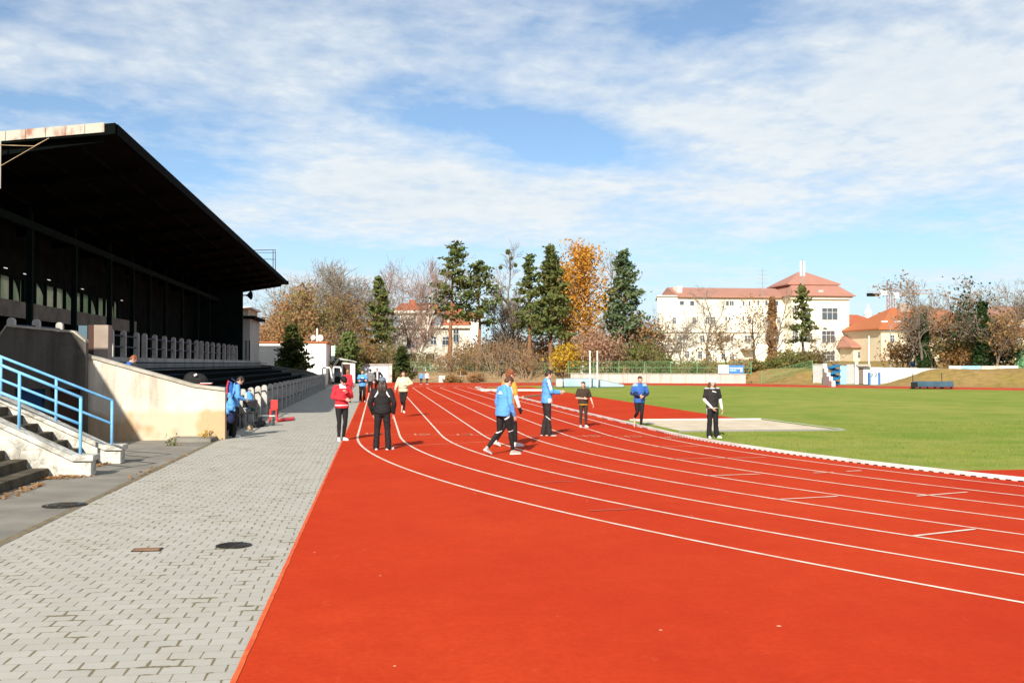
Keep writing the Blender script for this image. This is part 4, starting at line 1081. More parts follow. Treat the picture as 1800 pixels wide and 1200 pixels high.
# villa behind the trees
DV = 152
vl = thing('villa', 'cream flat-corniced villa with a red tiled gable behind the birches', 'house', (wy(755, 620, DV).x, DV, 0))
facade(vl, DV, 679, 826, 574.5, 645, depth=9, zb=.9)
facade(vl, DV+.6, 703, 762, 549.5, 573, depth=8, name='upper_wall')
facade(vl, DV+.5, 786, 796, 560, 573, depth=3, name='dormer_wall')
A, B = wy(676, 575, DV), wy(829, 575, DV); MB().box(A.x, B.x, DV-.5, DV+9.3, A.z-.1, A.z+.28).build('cornice', M['trim'], vl)
A, B = wy(685, 549, DV), wy(765, 549, DV); MB().box(A.x, B.x, DV+.1, DV+9, A.z-.05, A.z+.28).build('upper_cornice', M['trim'], vl)
hip_roof(vl, A.x+.3, B.x+1, DV+.6, DV+8.5, A.z+.285, wy(720, 532, DV+4).z, 1.6, .5, 'tile_red', over=.1)
x0, x1 = wy(779, 573, DV+1).x, wy(828, 573, DV+1).x; zb_ = wy(800, 572, DV+1).z+.3; zt = wy(800, 533, DV+4).z
hip_roof(vl, x0, x1, DV+.4, DV+8.6, zb_, zt, .8, 1.2, 'tile_red', over=0, name='gable_roof')
p = wy(725, 535, DV+4); MB().box(p.x-.5, p.x+.5, p.y-.4, p.y+.4, p.z-1, wy(725, 527, DV+4).z).build('chimney', M['tile_red'], vl)
for (a, b, c, d, n_) in [(714, 726, 560, 573, 3), (734, 742, 560, 574, 2), (757, 761, 559, 572, 1)]: win(vl, DV+.6, a, b, c, min(d, 572), n_, 2)
for (a, b, c, d, n_) in [(717, 737, 593, 612, 3), (757, 767, 592, 605, 2), (778, 789, 592, 606, 2), (797, 806, 579, 601, 2), (686, 694, 592, 604, 2)]: win(vl, DV, a, b, c, d, n_, 2)
A, B = wy(676, 620, DV-2), wy(765, 620, DV-2); MB().box(A.x, B.x, DV-2.4, DV-.001, A.z-.12, A.z+.12).build('balcony', M['trim'], vl)
for px in (742, 766, 690): p = wy(px, 630, DV-2.2); MB().box(p.x-.22, p.x+.22, p.y-.2, p.y+.2, .9, A.z-.125).build('pillar', M['trim'], vl)
for (a, b) in ((715, 738), (748, 763)):
    win(vl, DV, a, b, 623, 637, 2, 1)
vb = thing('house', 'small white house with a red roof glimpsed right of the villa', 'house', (wy(835, 560, 190).x, 190, 0))
facade(vb, 190, 827, 846, 558, 645, mat_='white_wall', depth=7, zb=1)
hip_roof(vb, wy(827, 558, 190).x, wy(846, 558, 190).x, 190, 197, wy(836, 558, 190).z+.25, wy(836, 552, 190).z+.6, 1, 1, 'tile_red')
win(vb, 190, 833, 837, 560, 566, 1, 1)

# white flat building behind the far end of the grandstand
DW = 101
wb = thing('white_building', 'white flat-roofed building behind the dark spruce at the far end of the grandstand', 'building', (wy(510, 650, DW).x, DW, 0))
facade(wb, DW, 441, 573, 603, 660, mat_='white_wall', depth=8, zb=.0)
A, B = wy(440, 602, DW), wy(574, 602, DW); MB().box(A.x, B.x+.1, DW-.12, DW+8.1, A.z-.03, A.z+.12).build('roof_edge', M['tile_orange'], wb)
p = wy(573.6, 640, DW); 
sg = thing('sign_box', 'tall narrow green and white sign on the shaded side of the white building', 'sign', wx(588, 620, p.x+.3))
q = wx(587, 620, p.x+.3); zt, zb = wx(588, 608, p.x+.3).z, wx(588, 636, p.x+.3).z
MB().box(p.x+.02, p.x+.36, q.y, q.y+.16, zb, zt).build('panel', M['white_paint'], sg); MB().box(p.x+.361, p.x+.50, q.y-.03, q.y+.19, zb-.08, zt+.08).build('frame', M['fence_green'], sg)
def dish(label, px, py, r, turn):
    p = wd(px, py, DW+2); t = thing('satellite_dish', label, 'satellite dish', p, 'satellite dishes on the white building')
    d = (O-p).normalized(); d = Matrix.Rotation(turn, 3, 'Z') @ d; q = d.to_track_quat('Z', 'Y').to_matrix()
    vs = [p+d*-.12]; n = 18; fs = []
    for k, rr, zz in ((0, .5, -.09), (1, 1, 0)):
        for i in range(n): a = 2*math.pi*i/n; vs.append(p+q @ Vector((math.cos(a)*r*rr, math.sin(a)*r*rr, zz)))
    for i in range(n): fs += [(0, 1+i, 1+(i+1) % n), (1+i, 1+n+i, 1+n+(i+1) % n, 1+(i+1) % n)]
    MB().add(vs, fs).build('reflector', M['white_paint'], t)
    MB().tube([p-d*.12, p-d*.3+Vector((0, 0, -.1)), Vector((p.x, p.y, wd(px, 606, DW+2).z-.2))-d*.3], .04, 6).build('arm', M['steel'], t)
dish('left white satellite dish on the roof of the white building', 550, 592.5, .27, R(25)); dish('right white satellite dish on the roof of the white building', 562.5, 593.5, .31, R(-10))
p = wd(557.5, 604, DW+2.3); t = thing('roof_mast', 'white mast between the satellite dishes', 'mast', p)
MB().tube([(p.x, p.y, p.z-.3), (p.x, p.y, wd(557.5, 577, DW+2.3).z)], .075, 8).build('pole', M['white_paint'], t)
MB().box(p.x-.15, p.x+.15, p.y-.15, p.y+.15, p.z-.32, p.z-.2).build('base', M['steel'], t)
# grey end building of the stand
DE = Y1+2.6-88.2
eb = thing('end_building', 'narrow grey building with a jutting cornice behind the far end of the grandstand', 'building', (-13, 90, 0))
xr = wy(447, 600, 89).x
zc = wy(440, 560, 89).z
MB().box(-18, xr-.35, 88.2+DE, 96, 0, zc-.002).build('wall', M['grey_wall'], eb)
MB().box(-18, wy(455, 566, 88.5).x-.3, 87.7+DE, 96.4, zc, zc+.22).build('cornice', M['concrete_dk'], eb)
MB().box(-18, xr-.5, 88.4+DE, 95.8, zc+.222, wy(440, 542, 89).z).build('attic_wall', M['cream'], eb)
MB().box(-18, wy(440, 541, 88).x, 88.1+DE, 96.1, wy(440, 542, 89).z+.002, wy(440, 539, 89).z).build('roof_slab', M['white_wall'], eb)
for a, b in ((431, 434), (437.5, 440)): win(eb, 88.2+DE, a, b, 598, 638, 1, 1)

# orange roofed house on the right
DO = 168
oh = thing('house', 'ochre house with a big orange hipped roof behind the right trees', 'house', (wy(1600, 620, DO).x, DO, 0))
A, B = wy(1549, 583, DO), wy(1735, 583, DO)
MB().box(A.x, B.x, DO, DO+14, .8, A.z).build('wall', M['ochre_wall'], oh)
MB().box(A.x-.25, B.x+.25, DO-.3, DO+14.3, A.z+.003, A.z+.35).build('cornice', M['trim'], oh)
hip_roof(oh, A.x, B.x, DO, DO+14, A.z+.6, wy(1590, 541, DO+7).z, 6.2, 5, 'tile_orange', over=.8)
p = wy(1588, 541, DO+6); MB().box(p.x-.9, p.x+.9, p.y-.5, p.y+.5, p.z-1.5, wy(1588, 533, DO+6).z).build('chimney', M['beige'], oh)
for (a, b, c, d) in [(1566, 1572, 589, 602), (1594, 1600, 589, 602), (1566, 1572, 617, 630), (1595, 1600, 617, 630), (1630, 1636, 589, 602), (1632, 1638, 617, 630), (1664, 1670, 589, 602), (1666, 1672, 617, 630), (1694, 1700, 589, 602), (1694, 1700, 617, 630)]:
    win(oh, DO, a, b, c, d, 2, 2)
sh = thing('house', 'low brownish roofed house between the school and the ochre house', 'house', (wy(1515, 620, 176).x, 176, 0))
A, B = wy(1500, 611, 176), wy(1546, 611, 176); MB().box(A.x, B.x, 176, 186, .8, A.z).build('wall', M['ochre_wall'], sh)
hip_roof(sh, A.x, B.x, 176, 186, A.z+.25, wy(1515, 590, 181).z, 1.2, 2.0, 'tile_pink', over=.7)
for a in (1508, 1520, 1530): win(sh, 176, a, a+4, 618, 629, 1, 2)
mh = thing('house', 'red roofed white gabled house with a chimney beyond the low house', 'house', (wy(1520, 570, 215).x, 215, 0))
A, B = wy(1496, 571, 215), wy(1550, 571, 215); MB().box(A.x, B.x, 215, 226, .8, A.z).build('wall', M['white_wall'], mh)
hip_roof(mh, A.x, B.x, 215, 226, A.z+.25, wy(1520, 553, 220).z, 2.8, 3.5, 'tile_red', over=.6)
p = wy(1550, 556, 219); MB().box(p.x-.6, p.x+.6, p.y-.5, p.y+.5, p.z-2, wy(1550, 549, 219).z).build('chimney', M['tile_red'], mh)
for a in (1524, 1534): win(mh, 215, a, a+4, 574, 584, 1, 1)
ct = thing('church_tower', 'white round church cupola above the red roofs', 'tower', (wd(1526, 560, 240).x, wd(1526, 560, 240).y, 0))
p = wd(1526, 560, 240); b_ = MB(); prof = [(1.3, 565), (1.3, 552.5), (1.55, 552), (1.3, 551.5), (1.15, 547), (.75, 543.5), (.45, 542), (.42, 538.5), (.25, 537), (.05, 534)]
for (r, yy) in prof: pass
zs = [wd(1526, yy, 240).z for (_, yy) in prof]
b_.tube([(p.x, p.y, .8)] + [(p.x, p.y, z) for z in zs], [.95]+[r*.72 for (r, _) in prof], 16); b_.build('cupola', M['white_wall'], ct, smooth=False)
fr_ = thing('house', 'pale house with a brown roof at the right edge behind the trees', 'house', (wy(1790, 600, 150).x, 150, 0))
A, B = wy(1757, 556, 150), wy(1850, 556, 150); MB().box(A.x, B.x, 150, 160, .8, A.z).build('wall', M['villa_wall'], fr_)
hip_roof(fr_, A.x, B.x, 150, 160, A.z+.25, wy(1800, 538, 155).z, 2.5, 2.5, 'tile_pink', over=.7)
for a, b in ((1766, 1773), (1782, 1789)): win(fr_, 150, a, b, 562, 571, 2, 1)
lb = thing('annexe', 'low outbuilding with an orange roof at the right edge', 'house', (wy(1790, 620, 140).x, 140, 0))
A, B = wy(1745, 590, 140), wy(1850, 590, 140); MB().box(A.x, B.x, 140, 147, .8, A.z).build('wall', M['ochre_wall'], lb)
hip_roof(lb, A.x, B.x, 140, 147, A.z+.2, wy(1790, 575, 143).z, 2, 2, 'tile_orange', over=.5)
win(lb, 140, 1770, 1778, 598, 606, 2, 1)

# tower crane
p = wd(1566, 560, 330); t = thing('tower_crane', 'pale red and white tower crane beyond the roofs', 'crane', (p.x, p.y, 0))
M['crane'] = mat('crane_paint', (.30, .17, .15), (.36, .24, .21), .3, rough=.6)
zt, zj = wd(1566, 500, 330).z, wd(1566, 516, 330).z; hw = .8
rgt = Vector((.97, -.12, 0)).normalized()
m_ = MB()
for a, b in ((-hw, -hw), (hw, -hw), (hw, hw), (-hw, hw)): m_.box(p.x+a-.14, p.x+a+.14, p.y+b-.14, p.y+b+.14, 0, zj)
k = 0; z = 0
while z < zj-1.6:
    s = 1 if k % 2 else -1
    m_.tube([(p.x-hw*s, p.y-hw, z), (p.x+hw*s, p.y-hw, z+1.6)], .09, 4).tube([(p.x-hw, p.y-hw*s, z), (p.x-hw, p.y+hw*s, z+1.6)], .09, 4); z += 1.6; k += 1
m_.build('mast', M['crane'], t)
top_ = MB()
for a in (-.6, .6): top_.tube([(p.x+a, p.y, zj), (p.x, p.y, zt)], .14, 4)
top_.build('apex', M['crane'], t)
c0 = Vector((p.x, p.y, zj))
jb = MB()
for oz, oy in ((0, -.5), (0, .5), (1.1, 0)): jb.tube([c0+rgt*.8+Vector((0, oy, oz)), c0+rgt*13+Vector((0, oy, oz))], .15, 4)
for i in range(12): jb.tube([c0+rgt*(1+i)+Vector((0, -.5, 0)), c0+rgt*(1.5+i)+Vector((0, 0, 1.1)), c0+rgt*(2+i)+Vector((0, -.5, 0))], .06, 3)
jb.build('jib', M['crane'], t)
cj = MB()
for oz, oy in ((0, -.5), (0, .5), (.7, 0)): cj.tube([c0-rgt*.8+Vector((0, oy, oz)), c0-rgt*7.5+Vector((0, oy, oz))], .11, 4)
cj.build('counter_jib', M['crane'], t)
cw = c0-rgt*5.6; MB().obox(cw+Vector((0, 0, -.35)), (3.6, 1.1, 1.0)).build('counterweight', M['concrete_dk'], t)
MB().obox(c0-rgt*2.4+Vector((0, 0, .3)), (2.2, 1.2, 1.5)).build('machinery', M['white_paint'], t); MB().obox(c0+rgt*1.2+Vector((0, -.9, -.6)), (1.3, 1.1, 1.8)).build('cab', M['white_paint'], t)

# street lamps with two arms
def lamp(label, px, ytop, D, half, single=False):
    p = pxw(px, D); g = terr(p.x, p.y); t = thing('street_lamp', label, 'street lamp', (p.x, p.y, g), 'street lamps beyond the field')
    zt = wd(px, ytop, D).z; zk = zt-1.0
    MB().tube([(p.x, p.y, g), (p.x, p.y, zk)], [.11, .07], 8).build('pole', M['steel'], t)
    for s in ((1,) if single else (-1, 1)):
        q = wd(px+s*half, ytop, D); e = Vector((q.x, q.y, zt))
        MB().tube([(p.x, p.y, zk), (p.x+(q.x-p.x)*.6, p.y+(q.y-p.y)*.6, zt-.15), e], .05, 6).build('arm', M['steel'], t)
        MB().obox(e+(Vector((q.x-p.x, q.y-p.y, 0)).normalized()*.25), (.75, .3, .16), Matrix.Rotation(-YAW, 3, 'Z')).build('lamp_head', M['white_paint'], t)
lamp('twin-armed street lamp before the roof of the ochre house', 1565.5, 565, 130, 8)
lamp('twin-armed street lamp among the ivy covered trees', 1642, 575.5, 135, 7.5)
lamp('twin-armed street lamp left of the dark ivy trees', 1695, 566, 130, 8.5)
p = pxw(1528, 112); t = thing('flag_pole', 'plain pale pole standing at the gatehouse', 'pole', p)
MB().tube([(p.x, p.y, 0), (p.x, p.y, wd(1528, 590, 112).z)], [.09, .06], 8).build('pole', M['white_paint'], t); MB().tube([(p.x, p.y, 0), (p.x, p.y, .25)], .2, 10).build('base', M['steel'], t)

# things by the near-left end of the far bend
def tube_frame(label, px0, px1, y0, y1, D, slant):
    A, B = wd(px0, y1, D), wd(px1, y1, D); t = thing('goal_frame', label, 'goal frame', (A+B)/2, 'white tubular frames')
    zt = wd(px0, y0, D).z; zb = A.z
    a = Vector((A.x, A.y, zb)); b = Vector((B.x, B.y, zb)); u = (b-a)
    MB().tube([a, a+Vector((0, 0, zt-zb-.12)), a+u*.08+Vector((0, 0, zt-zb)), a+u*(.72)+Vector((0, 0, zt-zb-.02)), a+u*.82+Vector((0, .02, zt-zb-.15)), b], .075, 8).build('bent_tube', M['white_paint'], t)
    MB().tube([a+Vector((0, 1.0, .05)), a+Vector((0, 0, .08))], .05, 6).build('foot', M['white_paint'], t)
tube_frame('left white bent tubular frame on the bank beyond the grandstand', 567, 584, 646, 669, 98, 0)
tube_frame('right white bent tubular frame on the bank beyond the grandstand', 586, 602, 645, 671, 97, 0)
hu = thing('shed', 'small grey roofed white shed behind the white tubular frames', 'shed', pxw(612, 106))
A, B = wy(600, 665, 106), wy(624, 640, 106)
MB().box(A.x, B.x, 106, 108.5, .1, wy(612, 637, 106).z).build('wall', M['white_wall'], hu)
MB().prism([(A.x-.9, wy(600, 640, 106).z-.5), (A.x-.2, wy(600, 632, 106).z), (B.x-.3, wy(612, 634.5, 106).z), (B.x+.15, wy(612, 637, 106).z+.01), (B.x+.15, wy(612, 637, 106).z+.1), (A.x-.3, wy(600, 630, 106).z+.1), (A.x-1.05, wy(600, 640, 106).z-.45)], 105.6, 108.8, 'y').build('roof', M['grey_wall'], hu)
MB().box(wy(603, 650, 106).x, wy(615, 650, 106).x, 105.94, 105.998, .1, wy(608, 639.5, 106).z).build('door', M['brown'], hu)
ta = thing('tarpaulin', 'dark grey tarpaulin heaped against the white shed', 'tarpaulin', pxw(596, 104))
g_ = MB(); n = 14; m = 7
pl_, pr = pxw(583, 104.3), pxw(607, 104.3); vs = []; fs = []
for j in range(m):
    for i in range(n):
        u = i/(n-1); v = j/(m-1); hgt = 1.5*math.sin(math.pi*min(1, u*1.15))**.7 if u < .87 else .35
        vs.append((pl_.x+(pr.x-pl_.x)*u, pl_.y+v*1.6, .1+max(0, hgt*math.sin(math.pi*(.15+.85*v) if v < 1 else 0))+.12*mnoise.noise((u*7, v*5, 1))))
for j in range(m-1):
    for i in range(n-1): fs.append((j*n+i, j*n+i+1, (j+1)*n+i+1, (j+1)*n+i))
tp = g_.add(vs, fs).build('cover', mat('grey_tarp', (.12, .12, .115), (.17, .17, .16), 2, rough=.6), ta)
so = tp.modifiers.new('solid', 'SOLIDIFY'); so.thickness = .03
ww = thing('boundary_wall', 'pale blue boundary wall with a grey coping behind the group of athletes', 'wall', pxw(657, 113))
A, B = wy(632.5, 672, 113), wy(683, 672, 113); MB().box(A.x, B.x, 113, 113.3, 0, wy(657, 642, 113).z).build('wall', M['blue_wall'], ww)
MB().box(A.x-.05, B.x+.05, 112.9, 113.4, wy(657, 642, 113).z+.003, wy(657, 640, 113).z+.05).build('coping', M['coping'], ww)
wp = thing('gate_pillar', 'flaking white pillar at the end of the pale blue wall', 'pillar', pxw(686, 112.6))
A, B = wy(683.8, 672, 112.6), wy(689, 672, 112.6); MB().box(A.x, B.x, 112.6, 113, 0, wy(686, 641, 112.6).z).build('shaft', M['rubble'], wp); MB().box(A.x-.04, B.x+.04, 112.55, 113.05, wy(686, 641, 112.6).z+.002, wy(686, 640, 112.6).z+.06).build('cap', M['coping'], wp)
# reddish brick and rubble heaps, a white box and steel posts on the earth bank
p = pxw(777, 113.4); t = thing('white_box', 'small white crate at the foot of the earth bank', 'crate', p)
MB().box(p.x-.34, p.x+.34, p.y-.3, p.y+.3, 0, .66).build('box', M['white_paint'], t, bevel=.03); MB().box(p.x-.37, p.x+.37, p.y-.33, p.y+.33, .662, .72).build('lid', M['white_board'], t)
p = pxw(809.5, 113.2); t = thing('steel_post', 'thin steel post before the reddish earth bank', 'post', p)
MB().tube([(p.x, p.y, 0), (p.x, p.y, wd(809, 652, 113).z)], .06, 8).build('pole', M['steel'], t); MB().tube([(p.x, p.y, 0), (p.x, p.y, .05)], .2, 8).build('foot', M['steel'], t)
# ================================================================== trees and plants
M['bark'] = mat('grey_brown_bark', (.115, .085, .06), (.07, .055, .04), 3, rough=.95)
M['bark_lt'] = mat('pale_bark', (.22, .17, .125), (.14, .11, .085), 3, rough=.95)
M['bark_pine'] = mat('orange_pine_bark', (.27, .125, .06), (.16, .08, .045), 2, rough=.95)
M['bark_birch'] = mat('birch_bark', (.62, .58, .50), (.10, .09, .08), 2.2, lo=.54, hi=.62, rough=.8, stretch=(1, 1, .5))
M['twig_pink'] = mat('pinkish_twigs', (.34, .225, .175), (.24, .16, .125), .6, rough=.9)
M['twig_grey'] = mat('grey_twigs', (.29, .235, .18), (.20, .165, .125), .6, rough=.9)
M['twig_brown'] = mat('brown_twigs', (.27, .18, .105), (.19, .13, .08), .6, rough=.9)
M['twig_tan'] = mat('tan_twigs', (.34, .245, .16), (.24, .17, .11), .6, rough=.9)
M['lf_pine'] = leaf_mat('pine_needles', (.07, .115, .03), (.145, .175, .052), (.16, .16, .05), .3)
M['lf_pine_b'] = leaf_mat('blue_pine_needles', (.065, .115, .062), (.12, .175, .09), (.13, .16, .065), .25)
M['lf_spruce'] = leaf_mat('spruce_needles', (.022, .042, .012), (.055, .078, .020), (.075, .075, .018), .2)
M['lf_lt'] = leaf_mat('young_needles', (.10, .14, .04), (.16, .19, .06), None, .35)
M['lf_gold'] = leaf_mat('golden_leaves', (.60, .31, .045), (.74, .44, .09), (.56, .26, .035), .45)
M['lf_yel'] = leaf_mat('yellow_leaves', (.55, .34, .03), (.66, .44, .05), (.42, .30, .04), .45)
M['lf_brown'] = leaf_mat('brown_leaves', (.28, .145, .05), (.42, .24, .09), (.23, .15, .055), .4)
M['lf_rust'] = leaf_mat('rusty_leaves', (.36, .175, .07), (.46, .27, .125), (.29, .18, .085), .4)
M['lf_olive'] = leaf_mat('olive_leaves', (.19, .165, .05), (.29, .23, .075), (.15, .15, .045), .4)
M['lf_pinkish'] = leaf_mat('pale_pink_leaves', (.38, .22, .14), (.46, .29, .19), None, .4)
M['lf_ivy'] = leaf_mat('ivy_leaves', (.014, .035, .010), (.035, .062, .016), None, .15)
M['lf_green'] = leaf_mat('bush_leaves', (.08, .11, .025), (.15, .17, .04), (.20, .16, .05), .35)

def V(*a): return Vector(a)
def seg_to_mesh(S, n=4):
    S = np.array(S, dtype=np.float64)                     # p0 p1 r0 r1
    p0, p1, r0, r1 = S[:, 0:3], S[:, 3:6], S[:, 6], S[:, 7]
    d = p1-p0; L = np.linalg.norm(d, axis=1, keepdims=True); d = d/np.maximum(L, 1e-9)
    up = np.where(np.abs(d[:, 2:3]) < .9, np.array([[0, 0, 1.0]]), np.array([[1.0, 0, 0]]))
    a = np.cross(d, up); a /= np.linalg.norm(a, axis=1, keepdims=True); b = np.cross(a, d)
    vs = np.zeros((len(S), 2*n, 3))
    for k in range(n):
        t = 2*math.pi*k/n; o = a*math.cos(t)+b*math.sin(t)
        vs[:, k] = p0+o*r0[:, None]; vs[:, n+k] = p1+o*r1[:, None]
    base = np.arange(len(S))[:, None, None]*2*n
    q = np.array([[k, (k+1) % n, n+(k+1) % n, n+k] for k in range(n)])[None]
    return vs.reshape(-1, 3), (base+q).reshape(-1, 4)
def leaves_mesh(C, size, rng, flat=0.0, aspect=1.6):
    C = np.asarray(C); n = len(C)
    nrm = rng.normal(size=(n, 3)); nrm[:, 2] += flat*np.sign(rng.random(n)-.3); nrm /= np.linalg.norm(nrm, axis=1, keepdims=True)
    t = rng.normal(size=(n, 3)); a = np.cross(nrm, t); a /= np.linalg.norm(a, axis=1, keepdims=True); b = np.cross(nrm, a)
    s = size*(.6+.8*rng.random((n, 1)))
    a = a*s*aspect/2; b = b*s/2
    vs = np.stack([C-a-b*.3, C-b, C+a-b*.1, C+b], axis=1)
    return vs.reshape(-1, 3), np.arange(4*n).reshape(-1, 4)
def branch(S, rnd, p, d, L, r, depth, o, tips):
    n = 4 if depth >= o['depth']-1 else (3 if depth > 1 else 2)
    kids = o['kids'][min(depth, len(o['kids'])-1)]
    pts = [p]
    for i in range(n):
        j = o['wig']
        d = (d+V(rnd.gauss(0, j), rnd.gauss(0, j), rnd.gauss(0, j)+o['up']*(.5 if depth < 2 else 1))).normalized()
        q = p+d*(L/n); r1 = max(r*(1-.55/n), .006)
        S.append((*p, *q, r, r1)); p, r = q, r1; pts.append((p.copy(), d.copy(), r))
    if depth <= 0:
        tips.append(p.copy()); return
    for k in range(kids):
        t = o['first']+(1-o['first'])*(k+rnd.random())/kids if depth < o['depth'] else o['trunk']+(1-o['trunk'])*(k+.5*rnd.random())/kids
        i = min(n, max(1, int(round(t*n)))); q, dd, rr = pts[i]
        ang = R(o['ang'])*(.7+.6*rnd.random()); az = rnd.random()*2*math.pi if depth < o['depth'] else k*2.4+rnd.random()
        perp = dd.orthogonal().normalized(); perp = Matrix.Rotation(az, 3, dd) @ perp
        nd = dd*math.cos(ang)+perp*math.sin(ang)
        ll = L*o['ratio']*(.75+.5*rnd.random())
        if depth == o['depth']: ll = o['limb']*(1.15-.55*(t-o['trunk'])/(1-o['trunk']+.01))*(.8+.4*rnd.random())
        branch(S, rnd, q, nd, ll, rr*(.62 if depth < o['depth'] else .5), depth-1, o, tips)
    if depth < o['depth'] or True:
        branch(S, rnd, p, d, L*o['ratio']*.8, r*.8, depth-1, o, tips)
def deciduous(H, seed, o, leaf=None, nleaf=0, lsize=.2, spread=.5, droop=0, split=.035):
    """trunk with its limbs (thick wood) and crown (twigs and leaves) as two meshes, grown from the root up"""
    o = dict(dict(depth=4, kids=[3, 4, 4, 4, 6], ang=42, ratio=.62, wig=.13, up=.05, first=.3, trunk=.3, limb=H*.42, r=.021*H), **o)
    rnd = random.Random(seed); rng = np.random.default_rng(seed); S = []; tips = []
    branch(S, rnd, V(0, 0, -.15), V(rnd.gauss(0, .04), rnd.gauss(0, .04), 1).normalized(), H*o.get('tl', .62), o['r'], o['depth'], o, tips)
    zmax = max(s[5] for s in S); f = H/zmax
    S = [(*(np.array(s[:6])*f), s[6], s[7]) for s in S]
    tips = [t*f for t in tips]
    tw = o.get('twig_r')
    if tw: S = [(*s[:6], max(s[6], tw), max(s[7], tw*.7)) for s in S]
    thick = [s for s in S if s[6] > split]; thin = [s for s in S if s[6] <= split]
    tm = seg_to_mesh(thick, 6); parts = []
    if thin: parts.append((seg_to_mesh(thin, 3), 0))
    if nleaf:
        T = np.array([list(t) for t in tips]); idx = rng.integers(0, len(T), nleaf)
        C = T[idx]+rng.normal(size=(nleaf, 3))*spread*np.array([1, 1, .8]); C[:, 2] -= droop*rng.random(nleaf)
        C = C[C[:, 2] > .3]
        parts.append((leaves_mesh(C, lsize, rng), 1))
    return tm, parts
def join(parts):
    vs = []; fs = []; ms = []; b = 0
    for (v, f), mi in parts:
        vs.append(v); fs.append(f+b); ms.append(np.full(len(f), mi)); b += len(v)
    return np.concatenate(vs), np.concatenate(fs), np.concatenate(ms)
def put_tree(name, label, cat, px, D, tm, parts, mats, bark, group, turn=0, sink=.1, z=None):
    p = pxw(px, D); g = (terr(p.x, p.y) if p.y > y_out(p.x) else 0) if z is None else z
    t = thing(name, label, cat, (p.x, p.y, g-sink), group)
    o1 = np_mesh('trunk', tm[0], tm[1], bark, t, smooth=True)
    v, f, ms = join(parts)
    o2 = np_mesh('crown', v, f, mats, t)
    o2.data.polygons.foreach_set('material_index', ms.astype(np.int32))
    t.rotation_euler = (0, 0, turn)
    return t
def height_to(px, ytop, D):
    p = pxw(px, D); g = terr(p.x, p.y) if p.y > y_out(p.x) else 0
    return wd(px, ytop, D).z-g
def conifer(H, seed, base=.4, rad=2.6, shape='pine', n=42, lsize=.34, dens=1.0, tip=.25, lean=0.0, power=.8):
    """straight trunk with tiers of limbs that carry flat pads of needles"""
    rnd = random.Random(seed); rng = np.random.default_rng(seed); S = []; T = []; C = []
    r0 = .016*H+.05; k = 9; p = V(0, 0, -.2); axis = [p]
    for i in range(k):
        q = V(lean*H*((i+1)/k)**2+rnd.gauss(0, .03)*H*.12, rnd.gauss(0, .03)*H*.12, H*(i+1)/k)
        T.append((*p, *q, r0*(1-i/k)+.02, r0*(1-(i+1)/k)+.02)); p = q; axis.append(q)
    def at(t):
        i = min(k-1, int(t*k)); return axis[i].lerp(axis[i+1], t*k-i)
    for j in range(n):
        t = base+(1-base)*((j+.5*rnd.random())/n)**.9; u = (t-base)/(1-base)
        env = (1-u)**power*(.75+.25*math.sin(min(1, u*5)*1.57)) if shape == 'pine' else ((1-u)**.95 if shape == 'spruce' else (.45+.75*math.sin(math.pi*min(1, .12+.88*u))**.7))
        L = rad*(env*(.65+.6*rnd.random())+.06)
        az = j*2.4+rnd.gauss(0, .4); pitch = {'pine': .12+.5*u, 'spruce': -.22+.5*u, 'birch': .75+.25*u}[shape]+rnd.gauss(0, .1)
        d = V(math.cos(az)*math.cos(pitch), math.sin(az)*math.cos(pitch), math.sin(pitch)); p = at(t); m_ = 4
        rb = .045*L**.7*.6+.012; 
        for i in range(m_):
            dd = (d+V(rnd.gauss(0, .1), rnd.gauss(0, .1), (.10 if shape == 'pine' else .10)*(i-1)*.8+rnd.gauss(0, .05))).normalized(); q = p+dd*(L/m_)
            S.append((*p, *q, rb*(1-i/m_)+.008, rb*(1-(i+1)/m_)+.008)); p = q
            f = (i+1)/m_
            if shape == 'birch':
                pad = .26*L+.25; cnt = int(dens*26)
                C.append(rng.normal(size=(cnt, 3))*np.array([pad*.55, pad*.55, pad*.65])+np.array([q.x, q.y, q.z-.35*pad]))
            elif f >= (.5 if shape == 'pine' else .25):
                pad = (.34*L*(1.0 if f < 1 else .8)+.22) if shape == 'pine' else (.20*L+.20)
                cnt = int(dens*(26 if shape == 'pine' else 20)*(pad/.7)**1.5+6)
                c = rng.normal(size=(cnt, 3))*np.array([pad*.62, pad*.62, pad*.24])+np.array([q.x, q.y, q.z+(.10 if shape == 'pine' else -.12)*pad])
                C.append(c)
    top = at(.985); C.append(rng.normal(size=(24, 3))*np.array([.16, .16, .28])+np.array([top.x, top.y, top.z-.35]))
    C = np.concatenate(C)
    return seg_to_mesh(T, 8), [(seg_to_mesh(S, 4), 0), (leaves_mesh(C, lsize, rng, flat=.8, aspect=1.9), 1)]

